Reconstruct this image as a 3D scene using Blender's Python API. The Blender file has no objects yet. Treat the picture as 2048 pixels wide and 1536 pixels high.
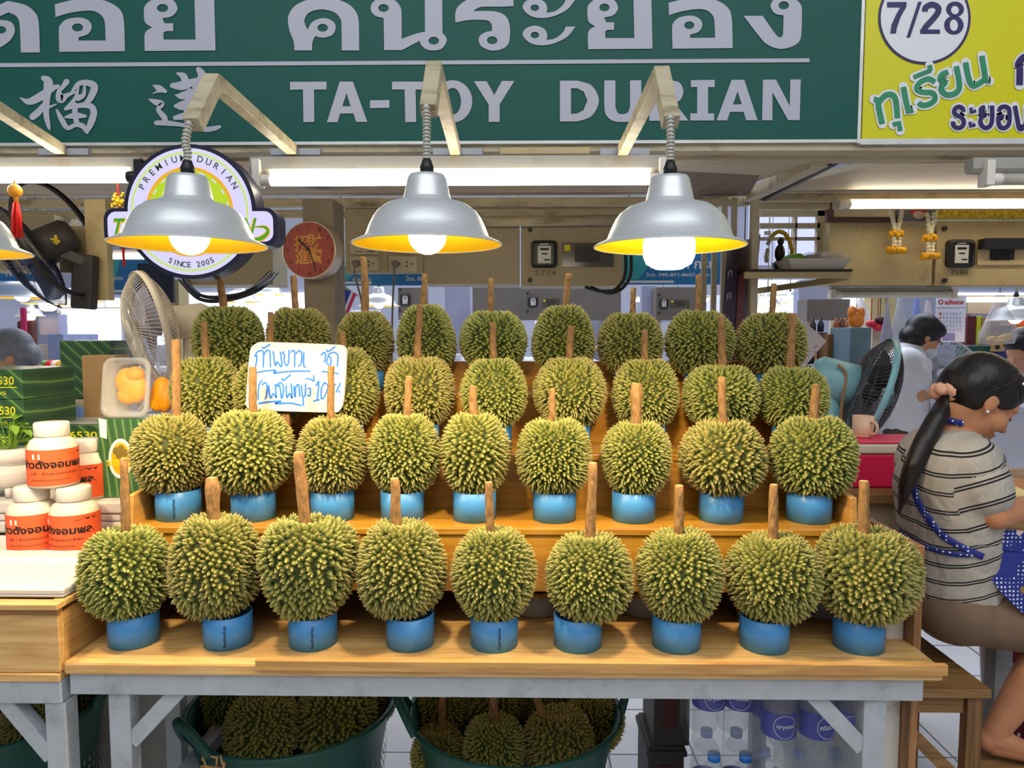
import bpy, bmesh, math, random
import numpy as np
from mathutils import Vector, Matrix
from mathutils.geometry import tessellate_polygon

sc = bpy.context.scene
COL = sc.collection
F = 1420.0                      # focal length in pixels of the 2048 x 1536 frame
CZ = 1.47
# ---------------------------------------------------------------- camera
cam_data = bpy.data.cameras.new('camera')
cam_data.sensor_width = 36.0
cam_data.lens = 36.0 * F / 2048.0
cam_data.clip_start = 0.05
cam_data.clip_end = 80
cam = bpy.data.objects.new('camera', cam_data)
cam.location = (0, 0, CZ)
cam.rotation_euler = (math.radians(90 - 4.0), 0, math.radians(0.9))
COL.objects.link(cam)
sc.camera = cam
RC = cam.rotation_euler.to_matrix()
# ---------------------------------------------------------------- world, added overhead fill, exposure
w = bpy.data.worlds.new('market_hall_air')
sc.world = w
w.use_nodes = True
bg = w.node_tree.nodes['Background']
bg.inputs[0].default_value = (0.80, 0.88, 1.0, 1)
bg.inputs[1].default_value = 0.31
def area(name, loc, aim, sx, sy, watt, col):
    d = bpy.data.lights.new(name, 'AREA')
    d.shape = 'RECTANGLE'; d.size = sx; d.size_y = sy; d.energy = watt; d.color = col
    o = bpy.data.objects.new(name, d); COL.objects.link(o)
    o.location = loc
    o.rotation_euler = (Vector(aim) - Vector(loc)).to_track_quat('-Z', 'Y').to_euler()
    return o
area('aisle_overhead_fill', (0.3, -2.0, 5.2), (0.1, 1.9, 1.3), 7, 3.5, 205, (0.93, 0.96, 1.0))  # added unseen fill above the aisle for the sign and fruit
area('hall_overhead_fill', (0, 7.5, 5.6), (0, 7.6, 0), 12, 5, 900, (0.80, 0.88, 1.0))  # added unseen fill below the hall roof, brightens the stalls beyond
vs = sc.view_settings
vs.view_transform = 'Standard'
vs.look = 'None'
vs.exposure = 0.0
vs.gamma = 1.0
vs.use_curve_mapping = False
sc.cycles.max_bounces = 7
sc.cycles.diffuse_bounces = 3
sc.cycles.glossy_bounces = 3
sc.cycles.transmission_bounces = 6
sc.cycles.transparent_max_bounces = 12
sc.cycles.caustics_reflective = False
sc.cycles.caustics_refractive = False
sc.cycles.sample_clamp_indirect = 4.0

# ---------------------------------------------------------------- measuring helpers
CAMP = Vector((0, 0, CZ))
def P(px, py, Y):
    """the place on the upright plane at distance Y that the photograph shows at (px, py)"""
    d = RC @ Vector(((px - 1024) / F, (768 - py) / F, -1))
    return CAMP + d * (Y / d.y)
def PZ(px, py, z):
    d = RC @ Vector(((px - 1024) / F, (768 - py) / F, -1))
    return CAMP + d * ((z - CZ) / d.z)
def S(px, Y):
    return px / F * Y
ORD = ['first', 'second', 'third', 'fourth', 'fifth', 'sixth', 'seventh', 'eighth', 'ninth', 'tenth']

# ---------------------------------------------------------------- materials
def lin(c):
    return tuple((x / 255 / 12.92) if x / 255 <= 0.04045 else ((x / 255 + 0.055) / 1.055) ** 2.4 for x in c[:3]) + (1,)
MATS = {}
def nodes(name):
    m = bpy.data.materials.new(name); m.use_nodes = True
    nt = m.node_tree
    return m, nt, nt.nodes['Principled BSDF']
def M(name, col, rough=0.5, metal=0.0, var=0.12, scale=12.0, bump=0.0, spec=0.5, dirt=None, dirt_amt=0.5, stretch=(1, 1, 1), emit=0, trans=0.0, ior=1.45, alpha=1.0):
    if name in MATS: return MATS[name]
    m, nt, b = nodes(name)
    L = nt.links
    tc = nt.nodes.new('ShaderNodeTexCoord')
    mp = nt.nodes.new('ShaderNodeMapping'); mp.inputs['Scale'].default_value = stretch
    L.new(tc.outputs['Object'], mp.inputs[0])
    n = nt.nodes.new('ShaderNodeTexNoise'); n.inputs['Scale'].default_value = scale; n.inputs['Detail'].default_value = 5
    L.new(mp.outputs[0], n.inputs['Vector'])
    r = nt.nodes.new('ShaderNodeValToRGB')
    c = lin(col)
    r.color_ramp.elements[0].position = 0.3; r.color_ramp.elements[1].position = 0.7
    r.color_ramp.elements[0].color = tuple(x * (1 - var) for x in c[:3]) + (1,)
    r.color_ramp.elements[1].color = tuple(min(1, x * (1 + var)) for x in c[:3]) + (1,)
    L.new(n.outputs['Fac'], r.inputs[0])
    out = r.outputs[0]
    if dirt:
        n2 = nt.nodes.new('ShaderNodeTexNoise'); n2.inputs['Scale'].default_value = scale * 0.45; n2.inputs['Detail'].default_value = 9; n2.inputs['Roughness'].default_value = 0.72
        L.new(mp.outputs[0], n2.inputs['Vector'])
        r2 = nt.nodes.new('ShaderNodeValToRGB')
        r2.color_ramp.elements[0].position = 0.52; r2.color_ramp.elements[0].color = (0, 0, 0, 1)
        r2.color_ramp.elements[1].position = 0.72; r2.color_ramp.elements[1].color = (dirt_amt,) * 3 + (1,)
        L.new(n2.outputs['Fac'], r2.inputs[0])
        mx = nt.nodes.new('ShaderNodeMixRGB'); mx.inputs[2].default_value = lin(dirt)
        L.new(r2.outputs[0], mx.inputs[0]); L.new(out, mx.inputs[1]); out = mx.outputs[0]
    L.new(out, b.inputs['Base Color'])
    b.inputs['Roughness'].default_value = rough
    b.inputs['Metallic'].default_value = metal
    b.inputs['Specular IOR Level'].default_value = spec
    b.inputs['IOR'].default_value = ior
    if trans: b.inputs['Transmission Weight'].default_value = trans
    if alpha < 1: b.inputs['Alpha'].default_value = alpha
    if emit:
        b.inputs['Emission Color'].default_value = c
        b.inputs['Emission Strength'].default_value = emit
    if bump:
        bp = nt.nodes.new('ShaderNodeBump'); bp.inputs['Strength'].default_value = bump; bp.inputs['Distance'].default_value = 0.004
        L.new(n.outputs['Fac'], bp.inputs['Height']); L.new(bp.outputs[0], b.inputs['Normal'])
    MATS[name] = m
    return m
def glow(name, col, strength, base=0.25):
    if name in MATS: return MATS[name]
    m, nt, b = nodes(name)
    b.inputs['Base Color'].default_value = tuple(x * base for x in lin(col)[:3]) + (1,)
    b.inputs['Emission Color'].default_value = lin(col)
    b.inputs['Emission Strength'].default_value = strength
    MATS[name] = m
    return m
def wood(name, c0, c1, axis='X', scale=1.0, rough=0.42, coat=0.25, knots=True):
    if name in MATS: return MATS[name]
    m, nt, b = nodes(name); L = nt.links
    tc = nt.nodes.new('ShaderNodeTexCoord')
    mp = nt.nodes.new('ShaderNodeMapping')
    st = {'X': (0.7, 9, 9), 'Y': (9, 0.7, 9), 'Z': (9, 9, 0.7)}[axis]
    mp.inputs['Scale'].default_value = tuple(s * scale for s in st)
    L.new(tc.outputs['Object'], mp.inputs[0])
    n = nt.nodes.new('ShaderNodeTexNoise'); n.inputs['Scale'].default_value = 1.6; n.inputs['Detail'].default_value = 4; n.inputs['Distortion'].default_value = 1.2
    L.new(mp.outputs[0], n.inputs['Vector'])
    ml = nt.nodes.new('ShaderNodeMath'); ml.operation = 'MULTIPLY'; ml.inputs[1].default_value = 9.0
    L.new(n.outputs['Fac'], ml.inputs[0])
    sn = nt.nodes.new('ShaderNodeMath'); sn.operation = 'PINGPONG'; sn.inputs[1].default_value = 1.0
    L.new(ml.outputs[0], sn.inputs[0])
    n2 = nt.nodes.new('ShaderNodeTexNoise'); n2.inputs['Scale'].default_value = 14; n2.inputs['Detail'].default_value = 3
    L.new(mp.outputs[0], n2.inputs['Vector'])
    ad = nt.nodes.new('ShaderNodeMath'); ad.operation = 'MULTIPLY_ADD'; ad.inputs[1].default_value = 0.45
    L.new(sn.outputs[0], ad.inputs[0]); 
    s2 = nt.nodes.new('ShaderNodeMath'); s2.operation = 'MULTIPLY'; s2.inputs[1].default_value = 0.6
    L.new(n2.outputs['Fac'], s2.inputs[0]); L.new(s2.outputs[0], ad.inputs[2])
    r = nt.nodes.new('ShaderNodeValToRGB')
    r.color_ramp.elements[0].color = lin(c0); r.color_ramp.elements[1].color = lin(c1)
    r.color_ramp.elements[0].position = 0.15; r.color_ramp.elements[1].position = 0.75
    L.new(ad.outputs[0], r.inputs[0])
    out = r.outputs[0]
    if knots:
        v = nt.nodes.new('ShaderNodeTexVoronoi'); v.inputs['Scale'].default_value = 4.3
        L.new(tc.outputs['Object'], v.inputs['Vector'])
        rk = nt.nodes.new('ShaderNodeValToRGB')
        rk.color_ramp.elements[0].position = 0.03; rk.color_ramp.elements[0].color = (1, 1, 1, 1)
        rk.color_ramp.elements[1].position = 0.07; rk.color_ramp.elements[1].color = (0, 0, 0, 1)
        L.new(v.outputs['Distance'], rk.inputs[0])
        mx = nt.nodes.new('ShaderNodeMixRGB'); mx.inputs[2].default_value = lin(tuple(x * 0.45 for x in c0))
        L.new(rk.outputs[0], mx.inputs[0]); L.new(out, mx.inputs[1]); out = mx.outputs[0]
    L.new(out, b.inputs['Base Color'])
    b.inputs['Roughness'].default_value = rough
    b.inputs['Coat Weight'].default_value = coat
    b.inputs['Coat Roughness'].default_value = 0.3
    MATS[name] = m
    return m
def attr_ramp(name, attr, stops, rough=0.6, noise=0.18, nscale=30, bump=0, rnd=0.0):
    """colour by a value stored on the mesh (how far along a spike, a leaf or a stem a point lies)"""
    if name in MATS: return MATS[name]
    m, nt, b = nodes(name); L = nt.links
    a = nt.nodes.new('ShaderNodeAttribute'); a.attribute_name = attr
    tc = nt.nodes.new('ShaderNodeTexCoord')
    n = nt.nodes.new('ShaderNodeTexNoise'); n.inputs['Scale'].default_value = nscale; n.inputs['Detail'].default_value = 4
    L.new(tc.outputs['Object'], n.inputs['Vector'])
    ma = nt.nodes.new('ShaderNodeMath'); ma.operation = 'MULTIPLY_ADD'; ma.inputs[1].default_value = noise * 2; 
    L.new(n.outputs['Fac'], ma.inputs[0])
    su = nt.nodes.new('ShaderNodeMath'); su.operation = 'SUBTRACT'; su.inputs[1].default_value = noise
    L.new(a.outputs['Fac'], su.inputs[0]); L.new(su.outputs[0], ma.inputs[2])
    r = nt.nodes.new('ShaderNodeValToRGB')
    e = r.color_ramp.elements
    while len(e) < len(stops): e.new(0.5)
    for k, (p, c) in enumerate(stops):
        e[k].position = p; e[k].color = lin(c)
    L.new(ma.outputs[0], r.inputs[0])
    out = r.outputs[0]
    if rnd:
        oi = nt.nodes.new('ShaderNodeObjectInfo')
        hs = nt.nodes.new('ShaderNodeHueSaturation')
        mr = nt.nodes.new('ShaderNodeMapRange'); mr.inputs[3].default_value = 0.5 - rnd * 0.5; mr.inputs[4].default_value = 0.5 + rnd * 0.5
        L.new(oi.outputs['Random'], mr.inputs[0]); L.new(mr.outputs[0], hs.inputs['Hue']); L.new(out, hs.inputs['Color'])
        out = hs.outputs[0]
    L.new(out, b.inputs['Base Color'])
    b.inputs['Roughness'].default_value = rough
    b.inputs['Specular IOR Level'].default_value = 0.35
    MATS[name] = m
    return m

# ---------------------------------------------------------------- mesh helpers
class MB:
    def __init__(s):
        s.v = []; s.f = []; s.mi = []; s.sm = []
    def add(s, vs, fs, mi=0, smooth=False):
        o = len(s.v)
        s.v += [Vector(v) for v in vs]
        for f in fs:
            s.f.append([i + o for i in f]); s.mi.append(mi); s.sm.append(smooth)
        return s
    def box(s, x0, x1, y0, y1, z0, z1, mi=0):
        if x0 > x1: x0, x1 = x1, x0
        if y0 > y1: y0, y1 = y1, y0
        if z0 > z1: z0, z1 = z1, z0
        vs = [(x, y, z) for z in (z0, z1) for y in (y0, y1) for x in (x0, x1)]
        return s.add(vs, [(0, 2, 3, 1), (4, 5, 7, 6), (0, 1, 5, 4), (2, 6, 7, 3), (0, 4, 6, 2), (1, 3, 7, 5)], mi)
    def bar(s, p0, p1, w, h, mi=0, up=(0, 0, 1)):
        p0 = Vector(p0); p1 = Vector(p1); d = (p1 - p0).normalized(); up = Vector(up)
        if abs(d.dot(up)) > 0.98: up = Vector((0, 1, 0))
        a = d.cross(up).normalized() * w / 2; b = a.cross(d).normalized() * h / 2
        vs = [p + sa * a + sb * b for p in (p0, p1) for sa, sb in ((-1, -1), (1, -1), (1, 1), (-1, 1))]
        return s.add(vs, [(0, 1, 2, 3), (7, 6, 5, 4), (0, 4, 5, 1), (1, 5, 6, 2), (2, 6, 7, 3), (3, 7, 4, 0)], mi)
    def tube(s, pts, r, n=10, mi=0, caps=True, smooth=True, mi_cap=None, closed=False):
        pts = [Vector(p) for p in pts]; N = len(pts)
        rs = list(r) if hasattr(r, '__len__') else [r] * N
        vs = []; prev = None
        for i, p in enumerate(pts):
            if closed: t = pts[(i + 1) % N] - pts[i - 1]
            else: t = pts[min(i + 1, N - 1)] - pts[max(i - 1, 0)]
            t.normalize()
            if prev is None:
                up = Vector((0, 0, 1)) if abs(t.z) < 0.9 else Vector((0, 1, 0))
                a = t.cross(up).normalized()
            else:
                a = (prev - t * prev.dot(t)).normalized()
            prev = a; b = t.cross(a)
            for k in range(n):
                an = 2 * math.pi * k / n
                vs.append(p + (a * math.cos(an) + b * math.sin(an)) * rs[i])
        fs = []
        for i in range(N if closed else N - 1):
            j = (i + 1) % N
            for k in range(n):
                fs.append((i * n + k, i * n + (k + 1) % n, j * n + (k + 1) % n, j * n + k))
        s.add(vs, fs, mi, smooth)
        if caps and not closed:
            o = len(s.v) - len(vs)
            for ring in (range(n - 1, -1, -1), range((N - 1) * n, N * n)):
                s.f.append([o + k for k in ring]); s.mi.append(mi if mi_cap is None else mi_cap); s.sm.append(False)
        return s
    def cyl(s, p0, p1, r0, r1=None, n=16, mi=0, caps=True):
        return s.tube([p0, p1], [r0, r0 if r1 is None else r1], n, mi, caps)
    def lathe(s, prof, c=(0, 0, 0), n=32, mi=0, R=None, smooth=True, a0=0, a1=None):
        c = Vector(c); vs = []; full = a1 is None
        m = n if full else n + 1
        for r, z in prof:
            for k in range(m):
                an = a0 + (2 * math.pi if full else a1 - a0) * k / n
                p = Vector((r * math.cos(an), r * math.sin(an), z))
                if R is not None: p = R @ p
                vs.append(c + p)
        fs = []
        for i in range(len(prof) - 1):
            for k in range(n):
                fs.append((i * m + k, i * m + (k + 1) % m, (i + 1) * m + (k + 1) % m, (i + 1) * m + k))
        return s.add(vs, fs, mi, smooth)
    def ell(s, c, r, R=None, nu=16, nv=10, mi=0):
        prof = [(max(1e-4, math.sin(math.pi * i / nv)), -math.cos(math.pi * i / nv)) for i in range(nv + 1)]
        D = Matrix.Diagonal(Vector(r)) if hasattr(r, '__len__') else Matrix.Diagonal(Vector((r, r, r)))
        return s.lathe(prof, c, nu, mi, (R @ D) if R is not None else D)
    def poly(s, loops, mi=0):
        """flat filled outline with holes; loops of 3-D points"""
        loops = [[Vector(p) for p in l] for l in loops]
        flat = [p for l in loops for p in l]
        return s.add(flat, [tuple(t) for t in tessellate_polygon(loops)], mi)
    def slab(s, loop, off, mi=0):
        """outline of 3-D points pushed along OFF into a solid"""
        n = len(loop); off = Vector(off); loop = [Vector(p) for p in loop]
        tr = [tuple(t) for t in tessellate_polygon([loop])]
        s.add(loop + [p + off for p in loop], tr + [tuple(i + n for i in reversed(t)) for t in tr] + [(i, (i + 1) % n, (i + 1) % n + n, i + n) for i in range(n)], mi)
        return s
    def build(s, name, mats, parent=None, bevel=0.0, origin=None, seg=2, fix=True):
        if not isinstance(mats, (list, tuple)): mats = [mats]
        off = Vector((0, 0, 0))
        if parent is not None and parent.get('_w'): 
            off = Vector(parent['_w'])
        if origin is not None: off = Vector(origin)
        me = bpy.data.meshes.new(name)
        me.from_pydata([tuple(v - off) for v in s.v], [], s.f)
        for m in mats: me.materials.append(m)
        me.polygons.foreach_set('material_index', s.mi)
        me.polygons.foreach_set('use_smooth', s.sm)
        if fix:
            bm = bmesh.new(); bm.from_mesh(me)
            bmesh.ops.recalc_face_normals(bm, faces=bm.faces)
            bm.to_mesh(me); bm.free()
        me.update()
        o = bpy.data.objects.new(name, me); COL.objects.link(o)
        if parent is not None: o.parent = parent
        if origin is not None and parent is None: o.location = off
        if bevel:
            b = o.modifiers.new('edge', 'BEVEL'); b.width = bevel; b.segments = seg; b.limit_method = 'ANGLE'; b.angle_limit = 0.7
        return o
def tag(o, label=None, cat=None, group=None, kind=None):
    if label: o['label'] = label
    if cat: o['category'] = cat
    if group: o['group'] = group
    if kind: o['kind'] = kind
    return o
def thing(name, label, cat, loc=(0, 0, 0), group=None, world=True, rotz=0):
    """an Empty at the thing's base; with world=True its parts are given in world places, else in local ones"""
    o = bpy.data.objects.new(name, None); COL.objects.link(o)
    o.empty_display_size = 0.05
    o.location = loc; o.rotation_euler = (0, 0, rotz)
    if world: o['_w'] = tuple(loc)
    return tag(o, label, cat, group)
def dup(root, loc, rotz=None, label=None, group=None):
    r = root.copy(); COL.objects.link(r); r.location = loc
    if rotz is not None: r.rotation_euler = (0, 0, rotz)
    if label: r['label'] = label
    if group: r['group'] = group
    for ch in list(root.children):
        c = ch.copy(); COL.objects.link(c); c.parent = r
        for g in list(ch.children):
            d = g.copy(); COL.objects.link(d); d.parent = c
    return r
def struct(o, ):
    o['kind'] = 'structure'; return o
def set_attr(o, name, vals):
    a = o.data.attributes.new(name, 'FLOAT', 'POINT')
    a.data.foreach_set('value', np.asarray(vals, dtype=np.float32))
# outlines ----------------------------------------------------------
def spline(pts, seg=6):
    """closed outline through PTS; a third element marks a corner"""
    n = len(pts); out = []
    q = [Vector((p[0], p[1])) for p in pts]; c = [len(p) > 2 for p in pts]
    for i in range(n):
        p1, p2 = q[i], q[(i + 1) % n]
        if c[i] and c[(i + 1) % n]:
            out.append(p1); continue
        t1 = (p2 - p1) if c[i] else (p2 - q[i - 1]) * 0.5
        t2 = (p2 - p1) if c[(i + 1) % n] else (q[(i + 2) % n] - p1) * 0.5
        L = (p2 - p1).length
        for t in (t1, t2):
            if t.length > 1.5 * L: t *= 1.5 * L / t.length
        for k in range(seg):
            u = k / seg
            out.append((2*u**3-3*u*u+1)*p1 + (u**3-2*u*u+u)*t1 + (-2*u**3+3*u*u)*p2 + (u**3-u*u)*t2)
    return [(p.x, p.y) for p in out]
def oval(cx, cy, rx, ry, n=24):
    return [(cx + rx * math.cos(2 * math.pi * k / n), cy + ry * math.sin(2 * math.pi * k / n)) for k in range(n)]
def smooth_line(pts, seg=5):
    n = len(pts)
    if n < 3: return [tuple(p) for p in pts]
    out = []
    for i in range(n - 1):
        a = np.array(pts[max(i - 1, 0)], float); b = np.array(pts[i], float); c = np.array(pts[i + 1], float); d = np.array(pts[min(i + 2, n - 1)], float)
        for k in range(seg):
            u = k / seg
            out.append(tuple(0.5 * (2*b + (c-a)*u + (2*a-5*b+4*c-d)*u*u + (-a+3*b-3*c+d)*u**3)))
    out.append(tuple(float(x) for x in pts[-1]))
    return out
LIFT = [0]
def brush(mb, pts, w, to3f, mi=0, smooth=True, cap=True):
    LIFT[0] = (LIFT[0] + 1) % 16
    lf = Vector((0, -5e-5 * LIFT[0], 0))
    to3 = lambda x, y: to3f(x, y) + lf
    return _brush(mb, pts, w, to3, mi, smooth, cap)
def _brush(mb, pts, w, to3, mi=0, smooth=True, cap=True):
    """a pen stroke: PTS are (x, y) or (x, y, width); TO3 maps a flat place to a 3-D one"""
    pp = [(p[0], p[1], p[2] if len(p) > 2 else w) for p in pts]
    if smooth: pp = smooth_line(pp)
    L = []; R = []
    for i, p in enumerate(pp):
        a = pp[max(i - 1, 0)]; b = pp[min(i + 1, len(pp) - 1)]
        tx, ty = b[0] - a[0], b[1] - a[1]; l = math.hypot(tx, ty) or 1
        nx, ny = -ty / l, tx / l; h = p[2] / 2
        L.append((p[0] + nx * h, p[1] + ny * h)); R.append((p[0] - nx * h, p[1] - ny * h))
    vs = [to3(*q) for q in L] + [to3(*q) for q in R]; n = len(L)
    mb.add(vs, [(i, i + 1, n + i + 1, n + i) for i in range(n - 1)], mi)
    if cap:
        for p, q in ((pp[0], pp[1]), (pp[-1], pp[-2])):
            a0 = math.atan2(p[1] - q[1], p[0] - q[0]); k = 7; h = p[2] / 2
            mb.add([to3(p[0] + h * math.cos(a0 + math.pi * (i / (k - 1) - .5)), p[1] + h * math.sin(a0 + math.pi * (i / (k - 1) - .5))) for i in range(k)], [tuple(range(k))], mi)
TXT = {}
def glyphs(s, bold=0.0):
    if (s, bold) not in TXT:
        c = bpy.data.curves.new('tmp', 'FONT'); c.body = s; c.size = 1; c.offset = bold; c.resolution_u = 3
        o = bpy.data.objects.new('tmp', c); COL.objects.link(o)
        dg = bpy.context.evaluated_depsgraph_get()
        me = bpy.data.meshes.new_from_object(o.evaluated_get(dg))
        v = np.array([(p.co.x, p.co.y) for p in me.vertices]); f = [tuple(p.vertices) for p in me.polygons]
        bpy.data.objects.remove(o); bpy.data.curves.remove(c); bpy.data.meshes.remove(me)
        TXT[(s, bold)] = (v, f)
    return TXT[(s, bold)]
def text(mb, s, x0, y0, x1, y1, to3, mi=0, bold=0.0, fit=True):
    """letters S filling the flat rectangle x0..x1, y0 (bottom)..y1 (top)"""
    v, f = glyphs(s, bold)
    a = v.min(0); b = v.max(0); d = np.maximum(b - a, 1e-6)
    if fit: u = (v - a) / d * (x1 - x0, y1 - y0) + (x0, y0)
    else:
        k = (y1 - y0) / d[1]; u = (v - a) * (k if x1 > x0 else -k, k) + (x0, y0)
    mb.add([to3(float(p[0]), float(p[1])) for p in u], f, mi)
# ================================================================ shared materials
PINE = wood('pine_board', (198, 144, 76), (232, 188, 118), 'X')
PINE_Y = wood('pine_board_crosswise', (198, 140, 70), (230, 182, 106), 'Y')
VARN = wood('varnished_stair_board', (164, 108, 22), (198, 142, 44), 'X', rough=0.35, coat=0.4)
VARN_Y = wood('varnished_side_board', (170, 116, 40), (206, 152, 74), 'Y', rough=0.4)
OLDWOOD = wood('worn_brown_wood', (112, 80, 44), (158, 118, 68), 'X', rough=0.6, coat=0.0)
OLDWOOD_Z = wood('worn_brown_upright_wood', (96, 66, 34), (142, 102, 56), 'Z', rough=0.6, coat=0.0)
GREYSTEEL = M('grey_painted_steel', (172, 178, 182), 0.5, 0, 0.06, 20, 0.15, dirt=(96, 90, 84), dirt_amt=0.5)
CREAM = M('cream_painted_steel', (194, 180, 148), 0.5, 0, 0.1, 14, 0.15, dirt=(84, 62, 38), dirt_amt=0.95, stretch=(0.6, 2, 2))
CREAM2 = M('yellowed_cream_paint', (200, 180, 134), 0.55, 0, 0.07, 9, 0.1, dirt=(110, 84, 44), dirt_amt=0.6)
BEIGE = M('beige_cabinet_paint', (176, 162, 132), 0.55, 0, 0.06, 7, 0.05, dirt=(96, 82, 58), dirt_amt=0.4)
LINING = M('beige_ceiling_sheet', (196, 178, 150), 0.6, 0, 0.05, 4)
WHITE_ENAMEL = M('white_lamp_enamel', (226, 224, 216), 0.4, 0, 0.03, 10, dirt=(160, 150, 130), dirt_amt=0.3)
WHITE_PLASTIC = M('white_plastic', (232, 224, 210), 0.35, 0, 0.03, 10)
BLACK = M('black_plastic', (26, 26, 28), 0.45, 0, 0.1, 20)
DARK = M('dark_grey_metal', (58, 54, 52), 0.5, 0.2, 0.15, 20)
ALU = M('spun_aluminium', (218, 220, 220), 0.38, 0.42, 0.04, 30, 0.04, stretch=(1, 1, 6))
YELLOW_IN = M('yellow_reflector_paint', (255, 204, 0), 0.5, 0, 0.03, 10)
FOAM = M('white_foam_plastic', (228, 220, 208), 0.5, 0, 0.02, 30)
BLUE_PIPE = M('blue_plastic_pipe', (72, 144, 204), 0.38, 0, 0.02, 18, 0.03, stretch=(1, 1, 0.3))
INK = M('black_print', (22, 22, 24), 0.6)
WHITE_INK = M('white_print', (225, 225, 232), 0.6, var=0.02)
TUBE = glow('lit_fluorescent_tube', (255, 242, 214), 24.0)
BULB = glow('lit_warm_bulb', (255, 232, 186), 9.0)
BULB_FAR = glow('lit_distant_bulb', (255, 238, 214), 12.0)
CONCRETE = M('weathered_concrete', (142, 130, 112), 0.8, 0, 0.12, 9, 0.3, dirt=(92, 82, 68), dirt_amt=0.5)
GREEN_PLASTIC = M('dark_green_basket_plastic', (14, 72, 62), 0.4, 0, 0.08, 10)
CARD = M('brown_cardboard', (178, 138, 88), 0.75, 0, 0.06, 12)
CLEAR = M('clear_plastic_film', (235, 240, 245), 0.12, 0, 0.02, 6, 0.3, alpha=0.07)
CLEAR2 = M('clear_plastic_box', (245, 245, 240), 0.1, 0, 0.02, 6, alpha=0.32)
SKIN = M('warm_brown_skin', (192, 132, 94), 0.5, 0, 0.06, 25, spec=0.35)
HAIR = M('black_hair', (24, 17, 14), 0.42, 0, 0.3, 60, 0.5, stretch=(1, 1, 0.25))

# ================================================================ the setting
def tile_floor():
    m, nt, b = nodes('white_floor_tile'); L = nt.links
    tc = nt.nodes.new('ShaderNodeTexCoord')
    br = nt.nodes.new('ShaderNodeTexBrick')
    br.offset = 0; br.squash = 1
    br.inputs['Scale'].default_value = 1.0
    br.inputs['Brick Width'].default_value = 0.30; br.inputs['Row Height'].default_value = 0.30
    br.inputs['Mortar Size'].default_value = 0.004
    br.inputs['Color1'].default_value = lin((214, 214, 218)); br.inputs['Color2'].default_value = lin((206, 206, 212))
    br.inputs['Mortar'].default_value = lin((70, 66, 64))
    L.new(tc.outputs['Object'], br.inputs[0])
    n = nt.nodes.new('ShaderNodeTexNoise'); n.inputs['Scale'].default_value = 2.5; n.inputs['Detail'].default_value = 8
    L.new(tc.outputs['Object'], n.inputs['Vector'])
    r = nt.nodes.new('ShaderNodeValToRGB'); r.color_ramp.elements[0].color = (0.75, 0.73, 0.7, 1); r.color_ramp.elements[0].position = 0.35
    r.color_ramp.elements[1].position = 0.6
    L.new(n.outputs['Fac'], r.inputs[0])
    mx = nt.nodes.new('ShaderNodeMixRGB'); mx.blend_type = 'MULTIPLY'; mx.inputs[0].default_value = 0.5
    L.new(br.outputs[0], mx.inputs[1]); L.new(r.outputs[0], mx.inputs[2]); L.new(mx.outputs[0], b.inputs['Base Color'])
    b.inputs['Roughness'].default_value = 0.3
    return m
struct(MB().box(-9, 9, -2.5, 13.2, -0.1, 0).build('floor', tile_floor()))
HALL = M('hall_wall_paint', (150, 152, 166), 0.7, 0, 0.06, 3)
struct(MB().box(-9, 9, 13.0, 13.2, 0, 6.2).build('wall_back', HALL))
struct(MB().box(-9.2, -9, 2.2, 13.2, 0, 6.2).build('wall_left', HALL))
struct(MB().box(9, 9.2, 2.2, 13.2, 0, 6.2).build('wall_right', HALL))
struct(MB().box(-9.2, 9.2, 2.4, 13.2, 6.2, 6.3).build('ceiling', M('hall_roof_sheet', (150, 154, 164), 0.6)))
DAY = glow('bright_daylight_opening', (226, 234, 255), 3.2)
def day_window(k, px0, py0, px1, py1, mat):
    Yw = 12.9
    a = P(px0, (py0 + py1) / 2, Yw).x; b = P(px1, (py0 + py1) / 2, Yw).x
    c0 = P((px0 + px1) / 2, py1, Yw).z; d = P((px0 + px1) / 2, py0, Yw).z
    struct(MB().box(a, b, 12.96, 12.995, c0, d).build('window_%d' % k, mat))
DAY2 = glow('pale_blue_daylight_opening', (206, 214, 255), 0.95)
for k, q in enumerate([(-900, 560, -60, 720, DAY), (118, 596, 236, 700, DAY), (300, 585, 640, 690, DAY), (700, 620, 760, 690, DAY2), (845, 655, 935, 725, DAY), (1070, 640, 1190, 700, DAY2), (1510, 560, 1612, 625, DAY), (1690, 575, 1775, 650, DAY), (1900, 585, 2700, 612, DAY), (1500, 396, 1660, 530, DAY2), (1300, 590, 1500, 640, DAY2)]):
    day_window(k + 1, *q)

# ================================================================ bench
B_Z = 0.755
bx0, bx1 = P(132, 1335, 1.5).x, P(1850, 1335, 1.5).x
t = thing('display_bench', 'long pine topped bench on a grey steel frame carrying the blue pipe rings', 'bench', ((bx0 + bx1) / 2, 1.8, 0))
MB().box(bx0, bx1 + 0.035, 1.49, 2.34, B_Z - 0.029, B_Z).build('bench_top', PINE, t, bevel=0.006)
MB().box(P(511, 1328, 1.48).x, bx1 + 0.036, 1.476, 1.4895, B_Z - 0.010, B_Z + 0.014).build('edge_batten', wood('pine_batten', (172, 122, 62), (210, 160, 90), 'X', knots=False), t, bevel=0.002)
mb = MB()
fx0, fx1 = P(150, 1365, 1.52).x, P(1838, 1365, 1.52).x
mb.box(fx0, fx1, 1.502, 1.54, B_Z - 0.079, B_Z - 0.03).box(fx0, fx1, 2.25, 2.29, B_Z - 0.079, B_Z - 0.03)
mb.box(fx0, fx0 + 0.04, 1.54, 2.25, B_Z - 0.079, B_Z - 0.03).box(fx1 - 0.04, fx1, 1.54, 2.25, B_Z - 0.079, B_Z - 0.03)
mb.build('frame', GREYSTEEL, t, bevel=0.002)
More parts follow.
